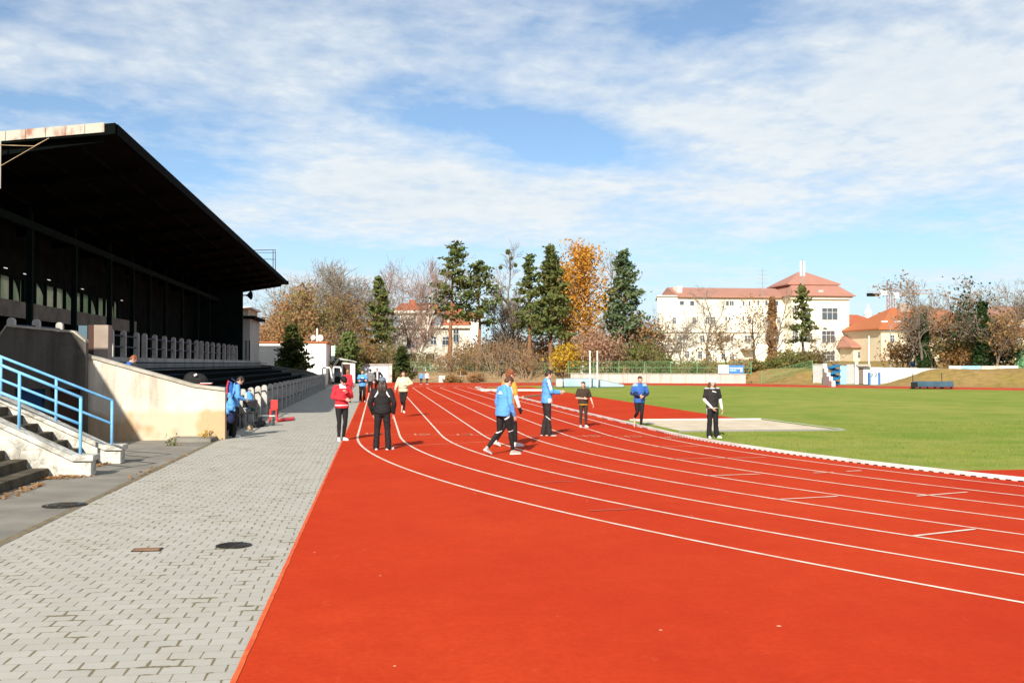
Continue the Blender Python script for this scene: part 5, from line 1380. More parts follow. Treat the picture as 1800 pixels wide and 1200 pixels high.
BARE = dict(depth=5, kids=[2, 3, 4, 4, 4, 7], ang=40, ratio=.68, wig=.16, up=.07, trunk=.28, first=.2, twig_r=.019)
NARROW = dict(depth=5, kids=[2, 3, 3, 3, 3, 12], ang=30, ratio=.62, wig=.09, up=.10, trunk=.22, limb=4.2, tl=.9, first=.25, twig_r=.019)
WOODS = 'trees beyond the far bend'
def bare(label, px, ytop, D, seed, o, twig, bark, leaf=None, nleaf=0, **k):
    H = height_to(px, ytop, D); tm, parts = deciduous(H, seed, o, nleaf=nleaf, **k)
    return put_tree('bare_tree' if nleaf < 900 else 'autumn_tree', label, 'tree', px, D, tm, parts, [M[twig], M[leaf] if leaf else M[twig]], M[bark], WOODS)
def evergreen(label, px, ytop, D, seed, leaf, bark='bark_pine', name='pine_tree', group=WOODS, z=None, **k):
    H = height_to(px, ytop, D) if z is None else wd(px, ytop, D).z-z
    tm, parts = conifer(H, seed, **k)
    return put_tree(name, label, 'tree', px, D, tm, parts, [M['bark'], M[leaf]], M[bark], group, z=z)
def bush(label, px, ytop, D, seed, leaf, width, nleaf=1600, lsize=.16, twig='twig_tan', name='bush', spread=.35, group='bushes beyond the far bend', n=9, z=None):
    """many stems from one foot"""
    H = height_to(px, ytop, D) if z is None else wd(px, ytop, D).z-z
    rnd = random.Random(seed); rng = np.random.default_rng(seed); S = []; tips = []
    o = dict(depth=2, kids=[3, 4, 4], ang=34, ratio=.6, wig=.16, up=.05, first=.3, trunk=.3, limb=H*.45)
    for i in range(n):
        a = 2.4*i; rr = width*.28*math.sqrt(i/n); ln = .5*rr/(.28*width+.01)*width/H
        branch(S, rnd, V(math.cos(a)*rr, math.sin(a)*rr, -.1), V(math.cos(a)*ln, math.sin(a)*ln, 1).normalized(), H*(.62+.2*rnd.random()), .02+.008*H, 2, o, tips)
    zm = max(s[5] for s in S); f = H/zm
    S = [(s[0]*min(f, 1.1), s[1]*min(f, 1.1), s[2]*f, s[3]*min(f, 1.1), s[4]*min(f, 1.1), s[5]*f, max(s[6], .014), max(s[7], .010)) for s in S]
    ends = np.array([s[3:6] for s in S if s[5] > .18*H])
    S = [q for q in S]
    parts = [(seg_to_mesh(S, 3), 0)]
    if nleaf:
        C = ends[rng.integers(0, len(ends), nleaf)]+rng.normal(size=(nleaf, 3))*spread; C = C[C[:, 2] > .05]
        parts.append((leaves_mesh(C, lsize, rng), 1))
    p = pxw(px, D); g = (terr(p.x, p.y) if p.y > y_out(p.x) else 0) if z is None else z
    v, f, ms = join(parts)
    ob = np_mesh(name, v, f, [M[twig], M[leaf]]); ob.data.polygons.foreach_set('material_index', ms.astype(np.int32))
    ob.location = (p.x, p.y, g-.1)
    return tag(ob, label, 'bush' if name != 'small_plant' else 'plant', group)

# ---- left: woods behind the white building
bare('pale slender bare tree left of the rusty autumn trees', 462, 545, 150, 11, dict(NARROW, limb=3.0), 'twig_grey', 'bark_lt')
bare('pale thin bare tree just right of the grandstand end', 486, 540, 158, 12, dict(NARROW, limb=2.6), 'twig_grey', 'bark_lt')
bush('low orange brown bush above the left end of the white building', 474, 576, 122, 13, 'lf_rust', 4.4, 2400, .2)
bare('tall rusty leaved tree above the dark spruce by the white building', 527, 500, 126, 14, dict(BARE, limb=4.0, kids=[3, 3, 3, 4, 6]  , depth=4), 'twig_brown', 'bark', 'lf_rust', 5200, lsize=.22, spread=.45)
bare('smaller rust and olive autumn tree at the left of the wood', 506, 548, 118, 15, dict(BARE, depth=4, limb=2.6, kids=[3, 3, 3, 4, 6]), 'twig_brown', 'bark', 'lf_rust', 3400, lsize=.2, spread=.4)
bare('very wide bare oak rising behind the brown leaved trees', 590, 446, 135, 16, dict(BARE, limb=8.0, ang=46, kids=[2, 3, 4, 4, 4, 9], twig_r=.026, trunk=.2), 'twig_grey', 'bark')
bare('broad brown leaved tree below the wide bare oak', 606, 512, 122, 17, dict(BARE, depth=4, limb=4.2, kids=[3, 3, 4, 5, 7]), 'twig_brown', 'bark', 'lf_brown', 2400, lsize=.17, spread=.38)
bare('olive brown tree left of the small dark pine', 560, 505, 118, 18, dict(BARE, depth=4, limb=3.6, kids=[3, 3, 4, 4, 7]), 'twig_brown', 'bark', 'lf_olive', 2200, lsize=.18, spread=.4)
evergreen('dark green pine before the pale villa, left of the birches', 666, 486, 124, 19, 'lf_pine', base=.30, rad=1.7, n=34, dens=.65, lsize=.26)
bare('bare reddish tree with a pale trunk above the villa roof', 705, 441, 137, 20, dict(BARE, limb=5.0, r=.22, trunk=.4, kids=[2, 2, 2, 4, 4, 7]), 'twig_pink', 'bark_lt')
bare('slender bare white birch before the villa', 748, 448, 128, 21, dict(NARROW, limb=2.4, r=.13, kids=[2, 2, 3, 3, 3, 10]), 'twig_pink', 'bark_birch')
bare('bare birch with a forked white stem left of the villa door', 727, 470, 122, 22, dict(NARROW, limb=2.0, r=.11, kids=[2, 2, 3, 3, 3, 9]), 'twig_pink', 'bark_birch')
bare('bare twiggy tree between the bare oak and the birches', 655, 452, 142, 23, dict(BARE, limb=5.2, kids=[2, 2, 3, 4, 4, 7]), 'twig_pink', 'bark')
evergreen('tall leaning scots pine with open tufted crown before the villa gable', 790, 428, 122, 24, 'lf_pine', base=.40, rad=2.3, n=24, lean=.05, power=.5, dens=.7, lsize=.27)
evergreen('scots pine with a flat tufted crown right of the villa', 842, 461, 124, 25, 'lf_pine', base=.42, rad=2.3, n=19, power=.4, dens=.7, lsize=.27)
bare('tall narrow leafless tree with mistletoe between two pines', 897, 420, 132, 26, dict(NARROW, limb=5.2, kids=[3, 3, 4, 4, 3, 16], ang=34, twig_r=.022), 'twig_grey', 'bark_lt')
evergreen('slim pine with a pale lower stem left of the biggest pine', 930, 447, 124, 27, 'lf_pine', base=.33, rad=1.9, n=27, dens=.7, lsize=.27, power=.7)
evergreen('biggest dark pine with an orange stem left of the golden birch', 968, 431, 119, 28, 'lf_pine', base=.27, rad=2.5, n=56, dens=.75, lsize=.27)
def gold(label, px, yt, D, seed, **k):
    t = evergreen(label, px, yt, D, seed, 'lf_gold', bark='bark_birch', name='birch_tree', shape='birch', **k)
gold('golden yellow birch between the two big pines', 1024, 447, 121, 29, base=.12, rad=3.2, n=64, dens=1.05, lsize=.19)
gold('smaller orange birch showing through behind the biggest pine', 994, 474, 131, 30, base=.2, rad=2.0, n=40, dens=.7, lsize=.19)
evergreen('big bluish pine right of the golden birch', 1098, 441, 122, 31, 'lf_pine_b', base=.16, rad=3.0, n=50, dens=.65, power=.7, lsize=.28)
bare('leafless tree showing above the bluish pine', 1082, 436, 138, 32, dict(NARROW, limb=3.6), 'twig_grey', 'bark_lt')
bush('bright yellow young maple at the foot of the biggest pine', 997, 604, 114, 33, 'lf_yel', 3.8, 1500, .2, spread=.4)
bush('pale pinkish bush under the golden birch', 1050, 572, 113, 34, 'lf_pinkish', 4.4, 2200, .17, spread=.38)
bush('wide reddish brown bush right of the bluish pine', 1136, 548, 121, 35, 'lf_rust', 3.6, 1900, .19, spread=.4)
bush('wide leafless brown thicket left of the biggest pine', 880, 578, 116, 36, 'lf_brown', 6.0, 350, .15, spread=.4, n=16)
bush('leafless brown thicket under the mistletoe tree', 836, 598, 118, 37, 'lf_brown', 4.0, 250, .15, spread=.4, n=14)
bush('brown undergrowth at the foot of the slim pine', 925, 608, 115, 38, 'lf_brown', 4.0, 450, .15, spread=.4, n=14)
bush('dark undergrowth before the left part of the villa', 668, 596, 117, 39, 'lf_olive', 5.0, 1700, .17, n=14)
bush('brown undergrowth behind the white shed', 628, 584, 116, 40, 'lf_brown', 5.0, 2000, .17, n=14)
bush('rusty undergrowth behind the white building roof', 565, 575, 114, 41, 'lf_rust', 5.2, 2400, .18, n=14)
bush('twiggy undergrowth before the villa door', 790, 610, 117, 42, 'lf_brown', 4.0, 500, .14, n=12)
bush('dry brown shrub in front of the villa balcony', 742, 616, 120, 43, 'lf_olive', 3.2, 500, .14, n=10)
evergreen('small dense dark conifer standing on the pale blue wall end', 706, 608, 114.6, 44, 'lf_spruce', bark='bark', name='conifer', base=.04, rad=1.15, shape='spruce', n=44, lsize=.22)
evergreen('light green young pine behind the white shed', 613, 585, 110, 45, 'lf_lt', bark='bark', name='pine_tree', base=.08, rad=1.35, n=40, lsize=.24, power=.5)
evergreen('dense dark spruce in front of the white building', 512, 571, 92, 46, 'lf_spruce', bark='bark', name='spruce_tree', base=.03, rad=1.75, shape='spruce', n=88, lsize=.2, dens=1.5, z=0.2)
for i, (px, yt, D, w, nl, lf, lab) in enumerate([(860, 585, 136, 7, 1500, 'lf_brown', 'brown thicket deep in the wood under the mistletoe tree'), (915, 580, 138, 7, 1700, 'lf_brown', 'brown thicket deep in the wood left of the slim pine'), (955, 590, 132, 6, 1700, 'lf_rust', 'rusty thicket deep in the wood behind the biggest pine'),
    (1070, 585, 134, 7, 1800, 'lf_brown', 'brown thicket deep in the wood behind the bluish pine'), (640, 590, 134, 7, 1600, 'lf_brown', 'brown thicket deep in the wood left of the villa'), (1000, 610, 128, 6, 1500, 'lf_olive', 'olive thicket deep in the wood under the golden birch'), (1125, 600, 130, 6, 1500, 'lf_rust', 'rusty thicket deep in the wood left of the school'), (835, 615, 128, 5, 1100, 'lf_olive', 'olive thicket at the right corner of the villa')]):
    bush(lab, px, yt, D, 160+i, lf, w, nl, .22, n=18, spread=.5)
for i, (px, py, r) in enumerate([(893, 443, .34), (880, 470, .22), (906, 466, .25), (899, 454, .22)]):
    p = wd(px, py, 131.5); rngm = np.random.default_rng(300+i); d_ = rngm.normal(size=(260, 3)); d_ /= np.linalg.norm(d_, axis=1, keepdims=True)
    v, f = leaves_mesh(d_*(r*rngm.random((260, 1))**.4), .11, rngm, aspect=2.2)
    o = np_mesh('mistletoe', v, f, M['lf_olive']); o.location = p
    tag(o, ['biggest mistletoe ball in the top of the tall leafless tree', 'lower left mistletoe ball in the tall leafless tree', 'lower right mistletoe ball in the tall leafless tree', 'small mistletoe ball under the biggest one in the leafless tree'][i], 'mistletoe', 'mistletoe in the leafless tree')
# ---- middle: before the school
SCH = 'trees in front of the school building'
for (lab, px, yt, D, sd_, o, tw, bk, lf, nl) in [
    ('bare tree with a slanting stem at the left end of the school', 1172, 530, 124, 51, dict(BARE, limb=3.0, kids=[2, 2, 2, 3, 3, 5]), 'twig_grey', 'bark_lt', None, 0),
    ('tall crooked bare tree before the school windows', 1243, 497, 126, 52, dict(BARE, limb=3.2, kids=[2, 2, 2, 3, 3, 6], ang=46), 'twig_grey', 'bark_lt', None, 0),
    ('leaning bare tree with two stems before the school', 1205, 560, 121, 53, dict(BARE, limb=2.4, kids=[2, 2, 2, 3, 3, 5]), 'twig_grey', 'bark_lt', None, 0),
    ('thin half bare tree with brown leaves before the school middle', 1277, 560, 122, 54, dict(BARE, depth=4, limb=3.4, kids=[2, 2, 3, 3, 6]), 'twig_tan', 'bark', 'lf_brown', 260),
    ('tree with few brown leaves left of the ivy clad stump', 1325, 518, 128, 55, dict(BARE, depth=4, limb=3.4, kids=[2, 2, 3, 3, 6]), 'twig_tan', 'bark', 'lf_rust', 380),
    ('small bare forked tree at the gateway wall', 1470, 566, 112, 56, dict(BARE, depth=4, limb=2.4, kids=[2, 3, 3, 3, 5]), 'twig_brown', 'bark_lt', None, 0)]:
    t = bare(lab, px, yt, D, sd_, o, tw, bk, lf, nl, **({'lsize': .2, 'spread': .5} if nl else {})); t['group'] = SCH
def ivy_tree(label, px, ytop, D, seed, o, twig, H_ivy, rad, leaf='lf_ivy', nl=2600, extra=None, **kw):
    """bare tree whose trunk is wrapped in a sleeve of ivy"""
    H = height_to(px, ytop, D); tm, parts = deciduous(H, seed, o, **kw)
    rng = np.random.default_rng(seed); z = rng.random(nl)**.85*H*H_ivy; a = rng.random(nl)*2*math.pi
    r = rad*(1-.55*z/(H*H_ivy))*(.75+.25*np.sin(z*2.2+a*2))*np.sqrt(.25+.75*rng.random(nl))
    C = np.stack([r*np.cos(a), r*np.sin(a), z], axis=1)
    C[:, 0] += np.interp(z, [0, H], [0, 0])
    parts = parts+[(leaves_mesh(C, .2, rng), 2)]
    t = put_tree('ivy_clad_tree', label, 'tree', px, D, tm, parts, [M[twig], M[extra or leaf], M[leaf]], M['bark_lt'], None)
    return t
t = ivy_tree('reddish creeper clad trunk before the school, the thickest there', 1358, 506, 118, 61, dict(BARE, limb=2.6, kids=[2, 2, 3, 3, 6], depth=4), 'twig_brown', .9, .95, 'lf_rust', 2600); t['group'] = SCH
t = evergreen('thin ragged spruce before the right wing of the school', 1412, 500, 118, 62, 'lf_pine', bark='bark', name='spruce_tree', base=.36, rad=2.1, shape='spruce', n=26, lsize=.26, dens=.5); t['group'] = SCH
for i, (px, yt, D, lf, w, nl, lab) in enumerate([
    (1165, 622, 113, 'lf_green', 3.4, 900, 'green and brown bush at the left behind the green fence'), (1215, 630, 112, 'lf_olive', 3.4, 700, 'olive bush behind the green fence left of the banner'),
    (1256, 628, 112, 'lf_brown', 3.0, 600, 'brown bush directly behind the banner'), (1302, 624, 114, 'lf_rust', 2.2, 450, 'rusty bush right above the banner'),
    (1325, 634, 115, 'lf_green', 3.2, 1200, 'low green bush at the right end of the pale wall'), (1383, 612, 116, 'lf_olive', 2.6, 900, 'olive bush beside the creeper clad trunk'),
    (1405, 622, 113, 'lf_green', 3.2, 1400, 'green bush under the thin ragged spruce'), (1368, 636, 113, 'lf_green', 2.8, 1000, 'low green bush left of the gateway'), (1115, 596, 114, 'lf_green', 3.8, 1500, 'dull green bush under the bluish pine'),
    (1430, 612, 114, 'lf_olive', 2.6, 900, 'small olive bush at the corner of the school wing')]):
    bush(lab, px, yt, D, 70+i, lf, w, nl, .17, n=12)
# ---- right group
t = ivy_tree('bare tree with an ivy column trunk before the ochre house', 1624, 489, 108, 81, dict(BARE, limb=3.0, trunk=.5, kids=[2, 2, 2, 3, 3, 5]), 'twig_grey', .62, .85, nl=3600)
t = bare('tall brown leaved tree behind the street lamp', 1646, 478, 112, 82, dict(BARE, depth=4, limb=2.0, kids=[3, 3, 4, 4, 8]), 'twig_brown', 'bark', 'lf_brown', 1700, lsize=.18, spread=.35)
t = bare('brown autumn tree in the middle of the right group', 1672, 500, 110, 83, dict(BARE, depth=4, limb=2.4, kids=[3, 3, 4, 4, 8]), 'twig_brown', 'bark', 'lf_rust', 1300, lsize=.18, spread=.35)
t = ivy_tree('dark ivy covered tree with pale forked stems', 1728, 484, 104, 84, dict(BARE, limb=2.6, kids=[2, 2, 2, 3, 3, 6]), 'twig_grey', .72, 1.25, nl=2600, nleaf=750, spread=.45, lsize=.2)
t = bare('bare tree with dark twigs near the right edge', 1775, 480, 106, 85, dict(BARE, limb=3.0, kids=[2, 2, 2, 3, 4, 5]), 'twig_grey', 'bark_lt')
t = bare('bare tree with a leaning pale stem at the right edge', 1752, 520, 102, 86, dict(BARE, depth=4, limb=3.2, kids=[2, 3, 4, 4, 7]), 'twig_brown', 'bark_lt', 'lf_brown', 500, lsize=.2, spread=.4)
t = bare('half bare tree behind the leftmost street lamp', 1595, 510, 114, 87, dict(BARE, limb=2.2, kids=[2, 2, 3, 3, 3, 5]), 'twig_brown', 'bark', 'lf_brown', 300, lsize=.2, spread=.4)
t = bare('thin bare tree between the brown and the ivy covered tree', 1703, 500, 116, 88, dict(BARE, limb=2.4, kids=[2, 2, 3, 3, 4, 5]), 'twig_grey', 'bark')
t = bare('tall bare tree cut by the right edge of the photo', 1812, 478, 104, 89, dict(BARE, limb=3.2, kids=[2, 2, 2, 3, 4, 5]), 'twig_grey', 'bark_lt')
for i, (px, yt, D, lf, w, nl, lab) in enumerate([(1585, 596, 116, 'lf_brown', 3.4, 900, 'thin brown bush at the left corner of the ochre house'), (1665, 590, 112, 'lf_olive', 3.2, 1700, 'dark olive bush at the trunks of the right group'),
    (1705, 578, 108, 'lf_olive', 3.4, 2000, 'tall olive bush beside the ivy covered tree'), (1760, 590, 107, 'lf_ivy', 3.6, 2200, 'dark evergreen bush at the right edge'), (1688, 610, 107, 'lf_brown', 2.6, 1200, 'brown bush under the middle autumn tree')]):
    bush(lab, px, yt, D, 95+i, lf, w, nl, .18, n=12, group='bushes of the right group')
# brown shrubs on the banks
for i, (px, yt, D, lf, lab) in enumerate([(838, 655, 113.6, 'lf_rust', 'dry rusty shrub on the earth bank beside the steel post'), (812, 655, 116, 'lf_brown', 'dry brown shrub on the earth bank left of the walkers'), (700, 650, 113.6, 'lf_green', 'green shrub at the foot of the small dark conifer'), (795, 660, 113.2, 'lf_brown', 'low dry shrub beside the white crate')]):
    bush(lab, px, yt, D, 120+i, lf, 2.2, 900, .12, n=8, spread=.22, group='shrubs on the bank')
# little plants growing at the foot of the cream wall
for i, (px, py, yt, lab) in enumerate([(308, 783, 762, 'small yellow green plant at the foot of the cream end wall'), (363, 776, 748, 'taller yellowing plant at the foot of the cream end wall near its corner')]):
    p = gp(px, py); D = (p-O).dot(ray(900, 600).normalized())/1.0
    b_ = bush(lab, px, yt, D, 130+i, 'lf_yel' if i == 1 else 'lf_lt', .3, 60, .045, n=1, spread=.07, name='small_plant', group='plants at the cream wall', z=0.0)
# dead leaves drifted against the steps
rng = np.random.default_rng(5); C = []
for (a, b, n, s) in [((60, 843), (150, 838), 160, .10), ((0, 878), (70, 852), 90, .07), ((165, 822), (196, 812), 70, .08), ((205, 855), (330, 800), 34, .08), ((0, 835), (30, 832), 25, .1)]:
    A, B = gp(*a), gp(*b)
    for _ in range(n):
        u = rng.random(); q = A+(B-A)*u; C.append((q.x+rng.normal()*s, q.y+rng.normal()*s, .02+.015*rng.random()))
v, f = leaves_mesh(np.array(C), .05, rng, flat=2.5)
o = np_mesh('leaf_litter', v, f, M['lf_rust']); tag(o, 'dead brown leaves drifted along the steps and the paving edge', 'leaves', kind='stuff')
# ================================================================== people
def cloth(name, c, c2=None, rough=.8):
    return mat(name, c, c2 or tuple(v*.8 for v in c), 9, rough=rough, bump=.25, bscale=30)
def skin_mat(name, c):
    m, nt, b = new_mat(name); b.inputs['Base Color'].default_value = (*c, 1); b.inputs['Roughness'].default_value = .55
    b.inputs['Subsurface Weight'].default_value = .08; b.inputs['Subsurface Radius'].default_value = (.02, .008, .005); return m
M['skin'] = skin_mat('skin', (.56, .33, .24)); M['lips'] = skin_mat('lips', (.40, .16, .13)); M['eye'] = mat('dark_eye', (.03, .02, .015), rough=.3)
M['h_dark'] = mat('dark_hair', (.022, .014, .010), (.04, .025, .016), 30, rough=.5); M['h_brown'] = mat('brown_hair', (.10, .045, .022), (.06, .028, .015), 30, rough=.5)
M['h_red'] = mat('red_hair', (.25, .085, .03), (.16, .05, .02), 25, rough=.55); M['h_blond'] = mat('blond_hair', (.38, .20, .08), (.28, .14, .05), 25, rough=.5)
M['c_black'] = cloth('black_cloth', (.012, .011, .012)); M['c_dark'] = cloth('charcoal_cloth', (.022, .018, .018)); M['c_red'] = cloth('red_cloth', (.58, .025, .04)); M['c_white'] = cloth('white_cloth', (.74, .73, .72), (.68, .67, .66))
M['c_blue'] = cloth('sky_blue_cloth', (.085, .27, .60), (.10, .31, .66)); M['c_royal'] = cloth('royal_blue_cloth', (.035, .12, .40)); M['c_navy'] = cloth('navy_cloth', (.012, .02, .07)); M['c_orange'] = cloth('orange_cloth', (.72, .29, .045))
M['c_cream'] = cloth('cream_cloth', (.70, .62, .40), (.62, .55, .34)); M['c_brown'] = cloth('dark_brown_cloth', (.045, .028, .018)); M['c_yellow'] = cloth('yellow_cloth', (.72, .42, .03)); M['c_grey'] = cloth('grey_cloth', (.17, .17, .17)); M['c_pale'] = cloth('pale_blue_cloth', (.26, .46, .60))
M['sole'] = mat('white_sole', (.66, .64, .60), rough=.7); M['shoe_grey'] = cloth('grey_mesh_shoe', (.42, .38, .33), (.30, .27, .24)); M['shoe_white'] = cloth('white_shoe', (.70, .68, .65), (.60, .58, .56)); M['shoe_dark'] = cloth('dark_shoe', (.035, .03, .03)); M['cap_grey'] = cloth('blue_grey_cap', (.13, .17, .22))

SHOP = bpy.data.scenes.new('workbench')          # an empty scene in which single meshes are worked, removed again below
def vox(mb, voxel, name, mats, parent, fn=None, wrinkle=0, it=3, seed=0):
    me = bpy.data.meshes.new('tmp'); me.from_pydata(mb.v, [], mb.f); me.update()
    tmp = bpy.data.objects.new('tmp', me); SHOP.collection.objects.link(tmp)
    r = tmp.modifiers.new('r', 'REMESH'); r.mode = 'VOXEL'; r.voxel_size = voxel
    s = tmp.modifiers.new('s', 'SMOOTH'); s.iterations = it; s.factor = .5
    with bpy.context.temp_override(scene=SHOP, view_layer=SHOP.view_layers[0]): dg = bpy.context.evaluated_depsgraph_get()
    me2 = bpy.data.meshes.new_from_object(tmp.evaluated_get(dg))
    bpy.data.objects.remove(tmp); bpy.data.meshes.remove(me)
    me2.name = name
    if wrinkle:
        n = len(me2.vertices)
        for v in me2.vertices:
            c = v.co; w = mnoise.noise((c.x*8+seed, c.y*8, c.z*14+c.x*5))+.6*mnoise.noise((c.x*17+c.z*6, c.y*17+seed, c.z*30))
            v.co = c+v.normal*(w*wrinkle)
    if not isinstance(mats, (list, tuple)): mats = [mats]
    me2.materials.clear()
    for m in mats: me2.materials.append(m)
    if fn:
        me2.polygons.foreach_set('material_index', [fn(p.center, p.normal) for p in me2.polygons])
    me2.polygons.foreach_set('use_smooth', [True]*len(me2.polygons)); me2.update()
    o = bpy.data.objects.new(name, me2); COL.objects.link(o); o.parent = parent
    return o
def caps(mb, p0, r0, p1, r1, n=10):
    p0, p1 = Vector(p0), Vector(p1)
    mb.ball(p0, r0, n, 7).ball(p1, r1, n, 7).tube([p0, p1], [r0, r1], n); return mb
def chain(mb, pts, rs):
    for i in range(len(pts)-1): caps(mb, pts[i], rs[i], pts[i+1], rs[i+1])
    return mb
def oloft(mb, rings, T=None, n=16):
    """rings of (x, y, z, rx, ry) swept into a closed tube"""
    vs = []; fs = []
    for (x, y, z, rx, ry) in rings:
        for k in range(n):
            a = 2*math.pi*k/n; p = V(x+rx*math.cos(a), y+ry*math.sin(a), z); vs.append(T(p) if T else p)
    for i in range(len(rings)-1):
        for k in range(n): fs.append((i*n+k, i*n+(k+1) % n, (i+1)*n+(k+1) % n, (i+1)*n+k))
    fs.append(tuple(range(n))[::-1]); fs.append(tuple((len(rings)-1)*n+k for k in range(n)))
    return mb.add(vs, fs)
PEOPLE = []
def person(label, at, heading, H, pose=None, wear=None, group='athletes on the track', lift=0.0, near=True):
    P = dict(lean=0, pitch=5, yaw=0, hip=.53, drop=0,
             R=dict(elbow=(.140, -.02, .645), wrist=(.150, .03, .50), knee=(.055, .012, .285), ankle=(.06, -.012, .045), toe=12, tip=0),
             L=dict(elbow=(-.140, -.02, .645), wrist=(-.150, .03, .50), knee=(-.055, .012, .285), ankle=(-.06, -.012, .045), toe=-12, tip=0))
    for k, v in (pose or {}).items():
        if k in 'RL': P[k] = {**P[k], **v}
        else: P[k] = v
    W = dict(hair='h_dark', hairstyle='short', top='c_black', bottom='c_black', fit='tight', shoe='shoe_white', sleeve=1.0, topfn=None, topmats=None, botfn=None, botmats=None, hem=.485, loose=1.0, headwear=None)
    W.update(wear or {})
    vb, vc = (.0095, .0145) if near else (.015, .020)
    hz, dz = .53*H, P['drop']*H
    ln = R(P['lean']); cl, sl = math.cos(ln), math.sin(ln)
    def U(p):
        y, z = p.y, p.z-hz
        return V(p.x, y*cl+z*sl, z*cl-y*sl+hz+dz)
    np_ = V(0, -.004*H, .865*H); Mh = Matrix.Rotation(R(-P['yaw']), 3, 'Z') @ Matrix.Rotation(R(-P['pitch']), 3, 'X')
    def HD(p): return U(np_+Mh @ (p-np_))
    def h(*a): return V(*a)*H
    SL = P.get('legs_z', 0)*H
    j = {}
    for s, sg in (('R', 1), ('L', -1)):
        d = P[s]
        j[s] = dict(hip=h(sg*.052, 0, .515)+V(0, 0, dz), knee=h(*d['knee']), ankle=h(*d['ankle']), sh=U(h(sg*.103, -.006, .812)), elbow=U(h(*d['elbow'])), wrist=U(h(*d['wrist'])), toe=R(d['toe']), tip=R(d['tip']))
    # ---- body: one skin from crown to ankle, with five fingers on each hand
    b = MB(); k = H/1.75
    oloft(b, [(0, .0, .475*H, .055*H, .045*H), (0, 0, .50*H, .086*H, .062*H), (0, 0, .54*H, .092*H, .064*H), (0, .004*H, .61*H, .074*H, .052*H), (0, .006*H, .70*H, .086*H, .060*H), (0, .002*H, .77*H, .096*H, .056*H), (0, -.006*H, .815*H, .082*H, .044*H), (0, -.008*H, .842*H, .042*H, .036*H)], U)
    caps(b, U(h(0, -.010, .835)), .030*H, HD(h(0, -.002, .895)), .029*H)
    for s, sg in (('R', 1), ('L', -1)):
        q = j[s]
        cm = q['knee'].lerp(q['ankle'], .3)+V(0, -.008*H, 0)
        chain(b, [q['hip'], q['hip'].lerp(q['knee'], .45), q['knee'], cm, q['ankle']], [.050*H, .044*H, .030*H, .031*H, .020*H])
        fd = V(math.sin(q['toe']), math.cos(q['toe']), 0); ft = math.tan(q['tip'])
        caps(b, q['ankle']+V(0, 0, -.012*H), .019*H, q['ankle']+fd*.085*H+V(0, 0, -.030*H-.085*H*ft), .012*H)
        caps(b, U(h(sg*.07, -.006, .808)), .032*H, q['sh'], .029*H)
        chain(b, [q['sh'], q['sh'].lerp(q['elbow'], .4), q['elbow'], q['elbow'].lerp(q['wrist'], .3), q['wrist']], [.028*H, .0265*H, .0205*H, .0215*H, .0150*H])
        # hand
        fw = (q['wrist']-q['elbow']).normalized(); ax = V(sg, 0, 0); nrm = (ax-fw*ax.dot(fw))
        nrm = nrm.normalized() if nrm.length > .2 else V(0, 0, 1); side = fw.cross(nrm).normalized()     # side: across the palm
        if side.y < 0: side = -side                                                                         # thumb side looks forward
        pc = q['wrist']+fw*.030*H
        for t in (-1, -.33, .33, 1): caps(b, q['wrist']+side*t*.006*H+fw*.004*H, .0085*H, pc+side*t*.0150*H+fw*.022*H, .0075*H, 8)
        for i, (t, L_) in enumerate(((1, .040), (.36, .045), (-.30, .042), (-.95, .033))):
            r0 = .0056*H; c_ = .35+.12*i; p0 = pc+side*t*.0155*H+fw*.024*H
            d1 = (fw*math.cos(c_*.6)-nrm*math.sin(c_*.6)).normalized(); d2 = (fw*math.cos(c_*1.9)-nrm*math.sin(c_*1.9)).normalized()
            p1 = p0+d1*L_*.55*H; caps(b, p0, r0, p1, r0*.92, 7); caps(b, p1, r0*.92, p1+d2*L_*.5*H, r0*.78, 7)
        p0 = q['wrist']+fw*.018*H+side*.012*H; p1 = p0+(side*.8+fw*.6-nrm*.25).normalized()*.026*H
        caps(b, p0, .0075*H, p1, .0062*H, 7); caps(b, p1, .0062*H, p1+(fw*.95+side*.1-nrm*.3).normalized()*.022*H, .0052*H, 7)
    # head
    def hb(c, r): 
        m = MB().ball((0, 0, 0), (r[0]*H, r[1]*H, r[2]*H), 16, 12); o_ = h(*c)
        b.add([HD(o_+Vector(v)) for v in m.v], m.f)
    hb((0, -.004, .945), (.0425, .053, .052)); hb((0, .010, .915), (.036, .040, .048)); hb((0, .026, .882), (.019, .019, .015)); hb((0, .020, .897), (.028, .028, .020))
    for sg in (1, -1): hb((sg*.043, -.006, .925), (.006, .012, .017)); hb((sg*.020, .036, .912), (.012, .010, .012)); hb((sg*.018, .043, .9415), (.014, .006, .006))
    caps(b, HD(h(0, .049, .935)), .0052*H, HD(h(0, .0585, .914)), .0082*H, 8); hb((0, .046, .894), (.014, .006, .0035)); hb((0, .045, .8885), (.012, .006, .004))
    lipc = HD(h(0, .050, .8915))
    body = vox(b, vb*k, 'person', [M['skin'], M['lips']], None, lambda c, n: 1 if (c-lipc).length < .0125*H and abs((c-lipc).z) < .0068*H else 0, it=2)
    tag(body, label, 'person', group)
    e_ = MB()
    for sg in (1, -1): e_ = MB().ball(HD(h(sg*.0185, .0455, .930)), .0062*H, 10, 8); o = e_.build('eye', M['eye'], body, smooth=True)
    # hair
    hr = MB(); hs = W['hairstyle']
    def hh(c, r):
        m = MB().ball((0, 0, 0), (r[0]*H, r[1]*H, r[2]*H), 14, 10); hr.add([HD(h(*c)+Vector(v)) for v in m.v], m.f)
    if W['headwear']: hh((0, -.020, .940), (.0435, .040, .045))
    else: hh((0, -.015, .957), (.0465, .050, .048)); hh((0, .012, .978), (.037, .036, .020))
    hh((0, -.030, .925), (.040, .034, .040))
    for sg in (1, -1): hh((sg*.036, -.006, .945), (.011, .026, .026))
